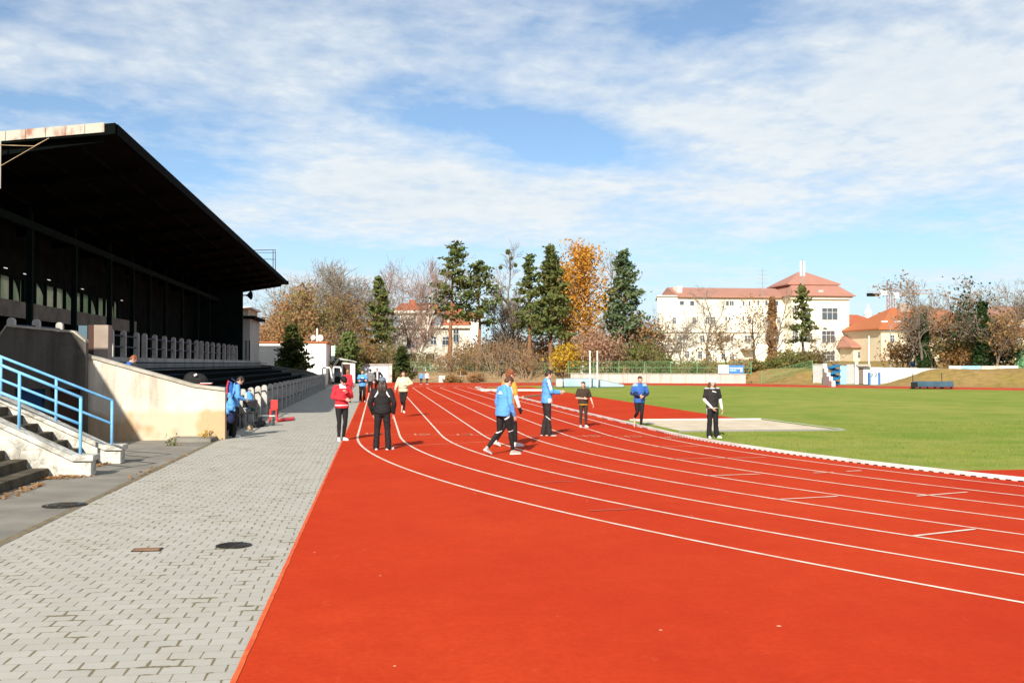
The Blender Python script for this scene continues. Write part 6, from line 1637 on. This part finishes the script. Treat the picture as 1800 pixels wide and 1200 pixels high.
    if hs == 'long':
        for x in (-.034, -.012, .012, .034): chain(hr, [HD(h(x, -.034, .93)), HD(h(x*1.25, -.046, .87)), HD(h(x*1.35, -.056, .80))], [.022*H, .022*H, .012*H])
        for sg in (1, -1): chain(hr, [HD(h(sg*.040, .0, .94)), HD(h(sg*.050, .010, .88)), HD(h(sg*.058, .030, .81))], [.013*H, .014*H, .008*H])
    if hs == 'curly':
        rr = random.Random(3)
        for _ in range(46):
            a = rr.random()*6.28; z = rr.uniform(.92, 1.0); rad = .045*math.sqrt(max(0.05, 1-((z-.945)/.062)**2))
            y = -.012+rad*1.15*math.sin(a)
            if y > .030 and z < .965: continue
            hh((rad*math.cos(a), y, z), (.012, .012, .012))
    if hs == 'tail': chain(hr, [HD(h(0, -.058, .95)), HD(h(0, -.078, .93)), HD(h(0, -.076, .87)), HD(h(0, -.068, .82))], [.013*H, .015*H, .014*H, .006*H])
    if hs == 'bun': hh((0, -.062, .962), (.020, .020, .020))
    vox(hr, .009*k if near else .014, 'hair', M[W['hair']], body, wrinkle=.003 if near else 0)
    if W['headwear']:
        kind, mm = W['headwear']; cp = MB()
        m = MB().ball((0, 0, 0), (.0515*H, .0605*H, .056*H), 18, 12)
        zc = .955 if kind == 'cap' else .948
        cp.add([HD(h(0, -.006, zc)+Vector((v[0], v[1], max(v[2], (-.004 if kind == 'cap' else -.014)*H)))) for v in m.v], m.f)
        if kind == 'cap':
            m = MB().ball((0, 0, 0), (.038*H, .050*H, .0045*H), 16, 8); cp.add([HD(h(0, .050, .952)+Vector(v)) for v in m.v], m.f)
        else:
            m = MB().ball((0, 0, 0), (.0515*H, .0605*H, .013*H), 16, 8); cp.add([HD(h(0, -.006, .944)+Vector(v)) for v in m.v], m.f)
        vox(cp, .007*k if near else .012, kind if kind == 'cap' else 'beanie', M[mm], body)
    # trousers
    t = MB(); wide = W['fit'] == 'wide'
    oloft(t, [(0, 0, .465*H, .060*H, .050*H), (0, 0, .495*H, .098*H, .074*H), (0, 0, .54*H, .100*H, .073*H), (0, .002*H, .585*H, .088*H, .064*H)], U)
    for s in 'RL':
        q = j[s]; rr = [.058, .053, .044, .043, .045] if wide else [.055, .048, .034, .0345, .0235]
        cm = q['knee'].lerp(q['ankle'], .3)+V(0, -.006*H, 0)
        low = q['ankle']+(q['ankle']-q['knee']).normalized()*(.006 if wide else -.012)*H
        chain(t, [q['hip'], q['hip'].lerp(q['knee'], .45), q['knee'], cm, low], [v*H for v in rr])
        if P.get('sit') is None and wide: pass
    bf = W['botfn']
    vox(t, vc*k, 'trousers', [M[m] for m in (W['botmats'] or [W['bottom']])], body, (lambda c, n: bf(c/H, n, j, H)) if bf else None, wrinkle=(.007 if wide else .0025), seed=len(PEOPLE))
    # shoes
    for s in 'RL':
        q = j[s]; a = q['ankle']; fd = V(math.sin(q['toe']), math.cos(q['toe']), 0); sd_ = V(fd.y, -fd.x, 0); tip = q['tip']
        up = V(0, 0, 1); f2 = (fd*math.cos(tip)-up*math.sin(tip)); u2 = (up*math.cos(tip)+fd*math.sin(tip))
        def sp(f, w, z): return a+f2*f*H+sd_*w*H+u2*(z-.045)*H
        sm = MB()
        for (f0, w0, r0, f1, w1, r1) in ((-.018, 0, .0225, .035, 0, .0225), (.035, 0, .0225, .088, .002, .0165)):
            caps(sm, sp(f0, w0, .026), r0*H, sp(f1, w1, .022 if f1 > .05 else .026), r1*H)
        caps(sm, sp(-.010, 0, .03), .022*H, sp(0, 0, .056), .0235*H)
        vs = []; n = 14; zt = .012
        out = [(-.046, 0), (-.040, .016), (-.015, .022), (.04, .024), (.085, .025), (.105, .016), (.112, 0), (.105, -.014), (.085, -.020), (.04, -.018), (-.015, -.020), (-.040, -.016)]
        m_ = len(out); sm.add([sp(x, y, .0) for x, y in out]+[sp(x, y, .016) for x, y in out], [tuple(range(m_))[::-1], tuple(range(m_, 2*m_))]+[(i, (i+1) % m_, m_+(i+1) % m_, m_+i) for i in range(m_)])
        vox(sm, .008*k if near else .014, 'shoe', [M[W['shoe']], M['sole']], body, lambda c, n, sp=sp, u2=u2, a=a: 1 if (c-a).dot(u2) < -.029*H else 0, it=2)
    # top
    tp = MB(); lo = W['loose']; hem = W['hem']*H
    oloft(tp, [(0, 0, hem, .098*H*lo, .074*H*lo), (0, 0, hem+.02*H, .103*H*lo, .078*H*lo), (0, 0, .55*H, .104*H*lo, .078*H*lo), (0, .004*H, .62*H, .098*H*lo, .071*H*lo), (0, .006*H, .70*H, .102*H*lo, .074*H*lo), (0, .002*H, .77*H, .106*H*lo, .069*H*lo), (0, -.006*H, .815*H, .092*H, .055*H), (0, -.008*H, .845*H, .050*H, .044*H), (0, -.006*H, .868*H if W['sleeve'] > .6 else .85*H, .042*H, .040*H)], U)
    for s, sg in (('R', 1), ('L', -1)):
        q = j[s]; caps(tp, U(h(sg*.065, -.006, .805)), .042*H, q['sh'], .040*H*min(lo, 1.12))
        if W['sleeve'] > .6:
            e = q['wrist'].lerp(q['elbow'], .02 if W['sleeve'] >= 1 else .3)
            chain(tp, [q['sh'], q['sh'].lerp(q['elbow'], .5), q['elbow'], q['elbow'].lerp(e, .5), e], [.0385*H*lo, .036*H*lo, .031*H*lo, .028*H*lo, .0215*H*lo])
        else:
            chain(tp, [q['sh'], q['sh'].lerp(q['elbow'], .72)], [.039*H*lo, .038*H*lo])
    tf_ = W['topfn']; nm = W.get('topname', 'jacket' if W['sleeve'] > .6 else 'tee_shirt')
    top = vox(tp, vc*k, nm, [M[m] for m in (W['topmats'] or [W['top']])], body, (lambda c, n: tf_(c/H, n, j, H)) if tf_ else None, wrinkle=.0095 if near else .005, seed=len(PEOPLE)*3)
    if W.get('under'):
        for s in 'RL':
            q = j[s]; u_ = MB(); chain(u_, [q['sh'].lerp(q['elbow'], .55), q['elbow'], q['elbow'].lerp(q['wrist'], .5), q['wrist'].lerp(q['elbow'], .03)], [.031*H, .0265*H, .0255*H, .020*H])
            vox(u_, vc*k*.9, 'undershirt_sleeve', M[W['under']], body, wrinkle=.003)
    if W.get('gloves'):
        for s in 'RL':
            q = j[s]; fw = (q['wrist']-q['elbow']).normalized(); g_ = MB()
            caps(g_, q['wrist'], .021*H, q['wrist']+fw*.035*H, .024*H); sdv = fw.cross(V(1, 0, 0)).normalized()
            for i in range(4): caps(g_, q['wrist']+fw*.04*H+sdv*(i-1.5)*.010*H, .0085*H, q['wrist']+fw*(.088-.006*abs(i-1.4))*H+sdv*(i-1.5)*.011*H-V(1, 0, 0)*(.01 if s == 'R' else -.01)*H, .0070*H, 7)
            th = sdv if sdv.y > 0 else -sdv; caps(g_, q['wrist']+fw*.02*H, .010*H, q['wrist']+fw*.05*H+th*.03*H, .0075*H, 7)
            vox(g_, .008*k, 'glove', M[W['gloves']], body)
    if W.get('extra'): W['extra'](body, top, U, HD, h, H)
    body.location = (at.x, at.y, lift+P.get('z', 0)); body.rotation_euler = (0, 0, -R(heading)); PEOPLE.append(body)
    return body

def raglan(c, n, j, H):        # white curve over each shoulder, front and back
    if not .735 < c.z < .845: return 0
    return 1 if abs(abs(c.x)-(.048+.052*(max(0, .845-c.z)/.11)**1.6)) < .0095 and abs(c.y) > .012 else 0
person('person in a black tracksuit and grey cap seen from behind', gp(672, 790.5), 5, 1.68,
    dict(pitch=2, R=dict(ankle=(.085, -.012, .045), knee=(.07, .01, .285), elbow=(.165, -.03, .655), wrist=(.150, .025, .505), toe=38), L=dict(ankle=(-.085, 0, .045), knee=(-.072, .012, .285), elbow=(-.170, -.03, .655), wrist=(-.135, .03, .50), toe=-8)),
    dict(hair='h_dark', hairstyle='long', topmats=['c_black', 'c_white'], topfn=raglan, fit='wide', loose=1.17, headwear=('cap', 'cap_grey'), hem=.50))
def red_fn(c, n, j, H): return 1 if (c.z > .80 and abs(c.x) < .05 and c.y > .015) else (2 if c.z < .55 and c.z > .535 else 0)
person('person in a red jacket and black tights with bowed head and dark beanie', gp(600.5, 774.5), 158, 1.71,
    dict(lean=3, pitch=38, yaw=-8, R=dict(elbow=(.150, .0, .665), wrist=(-.005, .125, .635), ankle=(.055, .03, .045), knee=(.05, .03, .285)), L=dict(elbow=(-.150, .02, .675), wrist=(-.035, .115, .745), ankle=(-.045, -.05, .045), toe=-25)),
    dict(topmats=['c_red', 'c_white', 'c_white'], topfn=red_fn, bottom='c_black', headwear=('beanie', 'c_black'), loose=1.06, hem=.50))
def walk_bot(c, n, j, H):
    for s in 'RL':
        kn = j[s]['knee']/H
        if (c-kn).length < .06 and abs((c.z-kn.z-.012)-(c.y-kn.y)*.35) < .0045: return 1
    a = j['R']['hip']/H
    if c.x > .07 and abs((c.z-.445)-(c.y+.02)*.75) < .010 and abs(c.y) < .05: return 1
    return 0
def walk_top(c, n, j, H):
    if min((c-j['R'][a]/H.__float__()).length for a in ('elbow', 'wrist')) < .06: return 0
    for t in (.25, .5, .75):
        if (c-(j['R']['elbow']/H).lerp(j['R']['wrist']/H, t)).length < .05 or (c-(j['R']['sh']/H).lerp(j['R']['elbow']/H, t)).length < .036: return 0
    if c.x > .03 and .035 < c.y < .075+.0*c.z and c.z > .50: return 1
    if c.x > .0 and c.y > .03 and c.z > .80: return 1
    return 0
def back_print(body, top, U, HD, h, H):
    m = MB()
    for (x0, x1, z) in ((-.022, -.006, .775), (-.003, .010, .775), (.013, .026, .775)): m.add([U(h(x0, -.0745, z-.007)), U(h(x1, -.0745, z-.007)), U(h(x1, -.0735, z+.007)), U(h(x0, -.0735, z+.007)), U(h(x0, -.055, z-.007)), U(h(x1, -.055, z-.007)), U(h(x1, -.055, z+.007)), U(h(x0, -.055, z+.007))], [(0, 1, 2, 3), (7, 6, 5, 4), (0, 4, 5, 1), (2, 6, 7, 3), (1, 5, 6, 2), (0, 3, 7, 4)])
    x = -.046
    for w in (.013, .010, .014, .011, .013, .012): 
        z = .753; m.add([U(h(x, -.0760, z-.006)), U(h(x+w, -.0760, z-.006)), U(h(x+w, -.0755, z+.006)), U(h(x, -.0755, z+.006)), U(h(x, -.055, z-.006)), U(h(x+w, -.055, z-.006)), U(h(x+w, -.055, z+.006)), U(h(x, -.055, z+.006))], [(0, 1, 2, 3), (7, 6, 5, 4), (0, 4, 5, 1), (2, 6, 7, 3), (1, 5, 6, 2), (0, 3, 7, 4)]); x += w+.0035
    m.v = [tuple(v) for v in m.v]
    me = bpy.data.meshes.new('lettering'); me.from_pydata(m.v, [], m.f); me.materials.append(M['c_white']); o = bpy.data.objects.new('lettering', me); COL.objects.link(o); o.parent = top
person('person walking in a sky blue jacket with white lettering on the back', gp(884, 799), 62, 1.77,
    dict(lean=7, pitch=42, R=dict(elbow=(.145, .0, .64), wrist=(.128, .085, .505), knee=(.052, .085, .29), ankle=(.05, .12, .045)), L=dict(elbow=(-.145, .0, .64), wrist=(-.135, .07, .50), knee=(-.052, -.015, .28), ankle=(-.05, -.205, .085), tip=26)),
    dict(hair='h_brown', topmats=['c_blue', 'c_white'], topfn=walk_top, botmats=['c_black', 'c_white'], botfn=walk_bot, shoe='shoe_grey', loose=1.1, hem=.475, extra=back_print))
person('tall person with curly red hair in an orange tee over white sleeves and black gloves', gp(893, 785), 64, 1.86,
    dict(lean=4, pitch=12, yaw=5, R=dict(elbow=(.15, .02, .645), wrist=(.135, .09, .515), knee=(.052, .07, .29), ankle=(.05, .09, .045)), L=dict(knee=(-.052, -.01, .28), ankle=(-.05, -.16, .075), tip=20)),
    dict(hair='h_red', hairstyle='curly', top='c_orange', sleeve=.4, under='c_white', gloves='c_black', bottom='c_black', shoe='shoe_white', loose=1.06))
def b2_top(c, n, j, H):
    if c.z < .62 and c.y > .0 and abs(c.x) > .02 and c.z < .57: return 1
    e = j['R']['elbow']/H; s = j['R']['sh']/H
    if c.x > .115 and c.z > .70 and abs(c.y-(s.y+(e.y-s.y)*(s.z-c.z)/.16)) < .017: return 1
    return 0
def b2_bot(c, n, j, H):
    return 1 if (c.x > .05 and abs((c.z-.275)+(c.y)*.8) < .006 and abs(c.y) < .05) else 0
person('person in a sky blue jacket and black trousers holding both hands out', gp(961, 766), 86, 1.84,
    dict(lean=2, pitch=22, R=dict(elbow=(.130, .04, .665), wrist=(.045, .185, .655), toe=6, ankle=(.05, .03, .045)), L=dict(elbow=(-.130, .04, .665), wrist=(-.03, .205, .675), ankle=(-.05, -.04, .045))),
    dict(hair='h_dark', topmats=['c_blue', 'c_white'], topfn=b2_top, botmats=['c_dark', 'c_white'], botfn=b2_bot, fit='wide', shoe='shoe_dark', loose=1.1, hem=.495))
person('girl in a dark brown tee with a yellow hem and leggings, brown hair tied back', gp(1025.5, 751), 176, 1.44,
    dict(pitch=8, yaw=42, R=dict(elbow=(.155, .0, .645), wrist=(.03, .105, .635)), L=dict(elbow=(-.165, .0, .645), wrist=(-.195, .05, .52))),
    dict(hair='h_brown', hairstyle='tail', topmats=['c_brown', 'c_yellow'], topfn=lambda c, n, j, H: 1 if c.z < .512 else 0, sleeve=.4, bottom='c_brown', shoe='shoe_white', loose=1.12, hem=.49))
def run_top(c, n, j, H):
    if c.z < .645 and c.y > .02 and c.z > .565 and abs(c.x) < .095: return 1
    if c.z > .805 and abs(c.x) > .05: return 2
    for s in 'RL':
        e, w = j[s]['elbow']/H, j[s]['wrist']/H
        if (c-e.lerp(w, .5)).length < .062 or (c-e).length < .04: return 1
    return 0
person('jogger in a royal blue top with pale shoulders and black tights running towards the camera', gp(1124, 751.5), 180, 1.62,
    dict(lean=6, pitch=12, R=dict(elbow=(.160, .0, .665), wrist=(.035, .130, .635), knee=(.045, .02, .285), ankle=(.055, -.17, .19), tip=60), L=dict(elbow=(-.165, .0, .665), wrist=(-.045, .125, .615), knee=(-.035, .055, .285), ankle=(-.03, .0, .05), tip=4)),
    dict(hair='h_brown', hairstyle='tail', topmats=['c_royal', 'c_navy', 'c_pale'], topfn=run_top, bottom='c_black', shoe='shoe_grey', loose=1.08))
def cap_bot(c, n, j, H): return 1 if (c.x < -.085 and c.z < .40 and abs(c.y) < .016) or (c.x > .088 and .40 < c.z < .5 and abs(c.y) < .015) else 0
person('girl in a white beanie and black tee over white sleeves beside the kerb', gp(1252.5, 770), 172, 1.60,
    dict(pitch=4, R=dict(elbow=(.150, .0, .645), wrist=(.055, .095, .515), ankle=(.062, .0, .045)), L=dict(elbow=(-.150, -.01, .645), wrist=(-.155, .04, .495), toe=-28, ankle=(-.075, 0, .045))),
    dict(hair='h_brown', hairstyle='long', headwear=('beanie', 'c_white'), topmats=['c_dark', 'c_white'], topfn=lambda c, n, j, H: 1 if (c.z > .835 or (c.y > .04 and abs(c.z-.785-.25*c.x) < .007 and -.035 < c.x < .03) or (c.z < .515)) else 0, sleeve=.4, under='c_white',
         botmats=['c_black', 'c_white'], botfn=cap_bot, fit='wide', shoe='shoe_white', loose=1.06, hem=.50))
person('jogger in a cream sweater and black tights in mid stride on the track', gp(709, 733), 184, 1.58,
    dict(lean=4, pitch=6, R=dict(elbow=(.165, .0, .665), wrist=(.185, .07, .575), knee=(.04, .03, .285), ankle=(.03, -.16, .20), tip=60), L=dict(elbow=(-.195, -.02, .70), wrist=(-.085, .115, .675), knee=(-.02, .06, .29), ankle=(-.012, .02, .055))),
    dict(hair='h_brown', hairstyle='tail', topmats=['c_cream', 'c_grey'], topfn=lambda c, n, j, H: 1 if abs(c.z-.60) < .008 else 0, botmats=['c_black', 'c_white'], botfn=lambda c, n, j, H: 1 if c.x > .075 and abs(c.y) < .02 and c.z > .42 else 0, shoe='shoe_white', loose=1.15, hem=.515), lift=.15)
man = person('person in a blue top leaning over by the end of the cream wall', gp(411, 768), 72, 1.70,
    dict(lean=8, pitch=40, R=dict(elbow=(.145, .02, .655), wrist=(.09, .14, .62)), L=dict(elbow=(-.145, .02, .655), wrist=(-.06, .15, .62), ankle=(-.055, -.03, .045))),
    dict(hair='h_dark', top='c_blue', topmats=['c_blue'], fit='wide', bottom='c_dark', shoe='shoe_white', loose=1.08))
person('person with light hair in a red jacket standing behind the bowed red jacket', gp(611, 708), 20, 1.70, dict(pitch=8), dict(hair='h_blond', hairstyle='tail', top='c_red', bottom='c_dark', loose=1.12, fit='wide'))
person('person in a sky blue shirt with navy sleeves and folded arms on the pavers', gp(637, 706), 178, 1.68,
    dict(pitch=10, R=dict(elbow=(.150, .03, .665), wrist=(-.055, .112, .672)), L=dict(elbow=(-.150, .03, .665), wrist=(.055, .128, .655))),
    dict(hair='h_dark', topmats=['c_blue', 'c_navy', 'c_white'], topfn=lambda c, n, j, H: 1 if any(((c-j[s]['elbow']/H.__float__()).length < .06 or (c-(j[s]['elbow']/H).lerp(j[s]['wrist']/H, .5)).length < .07) for s in 'RL') else (2 if c.y > .05 and abs(c.z-.745) < .012 and abs(c.x) < .035 else 0), fit='wide', bottom='c_black', shoe='shoe_white', loose=1.08))
GR = 'group standing at the far end of the straight'
person('person in a grey top and black trousers seen from behind', gp(651, 691), 5, 1.64, dict(pitch=5), dict(hair='h_dark', top='c_grey', bottom='c_black', fit='wide', loose=1.1), GR, near=False)
person('person in an open black jacket over a white shirt with hands on the hips', gp(663, 690), 175, 1.70,
    dict(pitch=6, R=dict(elbow=(.215, -.03, .675), wrist=(.125, .03, .60)), L=dict(elbow=(-.215, -.03, .675), wrist=(-.125, .03, .60))),
    dict(hair='h_dark', topmats=['c_black', 'c_white'], topfn=lambda c, n, j, H: 1 if c.y > .03 and abs(c.x) < .030 else 0, bottom='c_dark', fit='wide', loose=1.1), GR, near=False)
KD = 'children at the far end of the track'
person('small child in a sky blue top at the far end of the track', gp(740.5, 675.5), 200, 1.22, dict(pitch=5), dict(hair='h_brown', top='c_blue', bottom='c_black', loose=1.15), KD, near=False)
person('small child in a white top at the far end of the track', gp(750.5, 675.5), 160, 1.24, dict(pitch=5), dict(hair='h_blond', top='c_white', bottom='c_brown', loose=1.15), KD, near=False)
# someone sitting on the terraces behind the cream wall, only the bowed head shows
q = wy(219, 616, 30.2)
person('person with red hair sitting on the terraces behind the cream wall', V(q.x, q.y-.12, 0), 75, 1.72,
    dict(lean=18, pitch=30, drop=-.0, z=q.z-1.72*.965-.12, R=dict(elbow=(.14, .08, .66), wrist=(.05, .17, .76), knee=(.06, .26, .50), ankle=(.06, .25, .27)), L=dict(elbow=(-.14, .06, .64), wrist=(-.08, .2, .58), knee=(-.06, .26, .50), ankle=(-.06, .27, .27))),
    dict(hair='h_red', top='c_royal', bottom='c_black', shoe='shoe_white', loose=1.05), 'people on the grandstand')

# ================================================================== things lying about by the wall
def soft(name, label, cat, prims, m, vx=.02, wr=.012, loc=None, group=None, mats=None, fn=None, parts=()):
    mb = MB()
    for p in prims:
        if p[0] == 'c': caps(mb, p[1], p[2], p[3], p[4])
        else: mb.ball(p[1], p[2])
    t = thing(name, label, cat, loc, group)
    off = Vector(loc); mb.v = [tuple(Vector(v)-off) for v in mb.v]
    vox(mb, vx, parts[0] if parts else 'body', mats or [M[m]], t, fn, wrinkle=wr)
    return t
YM = man.location.y; bp = man.location
def rel(px, py, y): return wy(px, py, y)
# backpack on the back of the person by the wall
a, c_ = rel(404, 676, YM-.05), rel(403, 700, YM-.05)
t = soft('backpack', 'blue and pink backpack on the back of the person by the cream wall', 'backpack', [('c', a, .095, c_, .115), ('b', rel(402, 697, YM-.14), (.07, .07, .10))], 'c_royal', loc=a, parts=('bag',))
st1 = MB().tube([a+V(.05, .02, .16), a+V(.16, -.06, .10), a+V(.19, -.10, -.12), c_+V(.08, -.1, -.02)], .025, 6); st1.build('strap', M['c_navy'], t)
MB().tube([a+V(-.02, -.13, .12), a+V(-.05, -.16, -.05), c_+V(-.03, -.17, 0)], .022, 6).build('trim', M['c_red'], t)
# jackets hung at the wall end
a = rel(404, 702, 28.2)
t = soft('hanging_jacket', 'pale blue jackets hanging at the end of the cream wall', 'jacket', [('c', rel(404, 694, 28.2), .06, rel(407, 716, 28.2), .10), ('c', rel(402, 708, 28.3), .06, rel(400, 726, 28.3), .045), ('c', rel(410, 710, 28.25), .06, rel(411, 720, 28.2), .045)], 'c_blue', loc=a, wr=.03, parts=('cloth',))
t = soft('hanging_jacket', 'dark navy jacket hanging below the pale blue ones at the wall end', 'jacket', [('c', rel(407, 720, 28.4), .10, rel(406, 738, 28.4), .09)], 'c_navy', loc=rel(407, 720, 28.4), wr=.02, parts=('cloth',))
# bag hanging on the first posts
yb_ = fy[0]-.25
t = soft('sports_bag', 'sky blue and white sports bag hanging on the first white post', 'bag', [('c', rel(437, 694, yb_), .11, rel(434, 712, yb_), .15), ('b', rel(440, 704, yb_), (.10, .12, .22))], 'c_blue', loc=rel(437, 694, yb_), mats=[M['c_blue'], M['c_white']], fn=lambda c, n: 1 if c.x < -.06 else 0, parts=('bag',))
MB().tube([rel(437, 690, yb_), rel(435, 684, yb_+.1), rel(441, 687, yb_)], .02, 6).build('strap', M['c_navy'], t)
t = soft('cloth_bundle', 'dark green cloth bundle hanging beside the sports bag', 'cloth', [('c', rel(443, 713, yb_), .07, rel(445, 719, yb_), .08)], 'c_black', loc=rel(443, 713, yb_), parts=('cloth',)); t.children[0].data.materials[0] = cloth('bottle_green', (.02, .10, .08))
# bench with white planks
by = gp(468, 748).y; g0 = gp(446, 750); A = rel(455, 730, by); B = rel(484, 730, by)
bz = A.z
t = thing('bench', 'low bench with white plank seat and thin metal legs in front of the white posts', 'bench', ((A.x+B.x)/2, by, 0))
for k in range(3): MB().box(A.x, B.x, by-.20+.14*k, by-.20+.14*k+.125, bz-.03, bz).build('seat_plank', M['white_board'], t, bevel=.006)
for x in (A.x+.06, B.x-.06):
    MB().tube([(x, by-.2, 0), (x, by-.17, bz-.03), (x, by+.2, bz-.031), (x, by+.24, 0)], .016, 6).build('leg_frame', M['rail_iron'], t)
t = thing('folding_chair', 'dark metal folding chair frame behind the person by the wall', 'chair', gp(440, 752))
g0 = gp(438, 752); z0 = .45; w_ = .22; f1 = MB()
for s in (-w_, w_):
    f1.tube([(g0.x+s, g0.y-.22, 0), (g0.x+s, g0.y+.14, z0), (g0.x+s, g0.y+.24, .86)], .014, 6); f1.tube([(g0.x+s, g0.y+.24, 0), (g0.x+s, g0.y-.18, z0)], .014, 6)
f1.tube([(g0.x-w_, g0.y+.24, .86), (g0.x+w_, g0.y+.24, .86)], .014, 6); f1.build('frame', M['rail_iron'], t)
MB().box(g0.x-w_-.01, g0.x+w_+.01, g0.y-.18, g0.y+.16, z0, z0+.025).build('seat', M['c_black'], t); MB().box(g0.x-w_-.01, g0.x+w_+.01, g0.y+.205, g0.y+.225, .62, .84).build('backrest', M['c_black'], t)
t = soft('sports_bag', 'black sports bag lying under the low bench', 'bag', [('c', gp(447, 752)+V(0, 0, .10), .10, gp(462, 749)+V(0, 0, .10), .10)], 'c_black', loc=gp(461, 750), parts=('bag',))
c_ = t.children[0]; MB().tube([gp(449, 752)+V(.05, 0, .19), gp(455, 750.5)+V(0, 0, .28), gp(461, 749)+V(-.05, 0, .19)], .014, 6).build('handle', M['c_black'], t)
t = soft('ball', 'light brown ball lying under the bench', 'ball', [('b', gp(440, 757)+V(0, 0, .09), .09)], 'wood', loc=gp(440, 757), wr=0, parts=('shell',))
# red cloth over a chair, red mat on the paving
M['red_vinyl'] = mat('red_vinyl', (.60, .04, .035), (.52, .03, .03), 3, rough=.5)
rb = gp(481, 742); t = thing('red_chair', 'red plastic chair beside the low bench', 'chair', rb)
h1 = rel(481, 703, rb.y).z; hs_ = .42; w_ = .12
MB().box(rb.x-w_, rb.x+w_, rb.y-.2, rb.y+.2, hs_, hs_+.04).build('seat', M['red_vinyl'], t, bevel=.015)
MB().box(rb.x-w_, rb.x+w_, rb.y+.16, rb.y+.2, hs_+.04, h1).build('backrest', M['red_vinyl'], t, bevel=.012)
for sx in (-1, 1):
    for sy in (-1, 1): MB().tube([(rb.x+sx*(w_-.02), rb.y+sy*.17, hs_+.01), (rb.x+sx*(w_+.01), rb.y+sy*.2, 0)], [.024, .018], 8).build('leg', M['red_vinyl'], t)
ra_, rb_ = gp(489, 741), gp(517, 738.5)
t = thing('red_mat', 'small red mat lying flat on the pavers beside the red chair', 'mat', (ra_+rb_)/2)
MB().add([(ra_.x, ra_.y-.3, .01), (rb_.x, rb_.y-.3, .01), (rb_.x-.05, rb_.y+.9, .01), (ra_.x, ra_.y+.9, .01), (ra_.x, ra_.y-.3, .09), (rb_.x, rb_.y-.3, .09), (rb_.x-.05, rb_.y+.9, .09), (ra_.x, ra_.y+.9, .09)], [(0, 3, 2, 1), (4, 5, 6, 7), (0, 1, 5, 4), (1, 2, 6, 5), (2, 3, 7, 6), (3, 0, 4, 7)]).build('pad', M['red_vinyl'], t, bevel=.03)
MB().tube([(ra_.x, ra_.y-.3, .05), (rb_.x, rb_.y-.3, .05)], .013, 6).build('piping', M['c_red'], t)
# dark bag and red folder on the cream wall
p = wy(344, 662, 29.1); t = soft('holdall', 'dark round holdall standing behind the low part of the cream wall', 'bag', [('c', p+V(-.10, 0, -.10), .23, p+V(.12, 0, -.12), .20)], 'c_black', loc=p, parts=('bag',)); MB().tube([p+V(.0, -.23, .03), p+V(.07, -.235, .07)], .03, 6).build('tag', M['c_white'], t)
p = wy(362, 673, YW+.12); t = thing('folder', 'red and white folder lying on top of the cream wall', 'folder', p)
zt = wy(362, 678, YW+.1).z+.045
MB().box(p.x-.16, p.x+.14, YW+.02, YW+.26, zt, zt+.02).build('cover', M['c_red'], t); MB().box(p.x-.13, p.x+.16, YW+.01, YW+.24, zt+.0205, zt+.035).build('sheets', M['c_white'], t)

bpy.data.scenes.remove(SHOP)
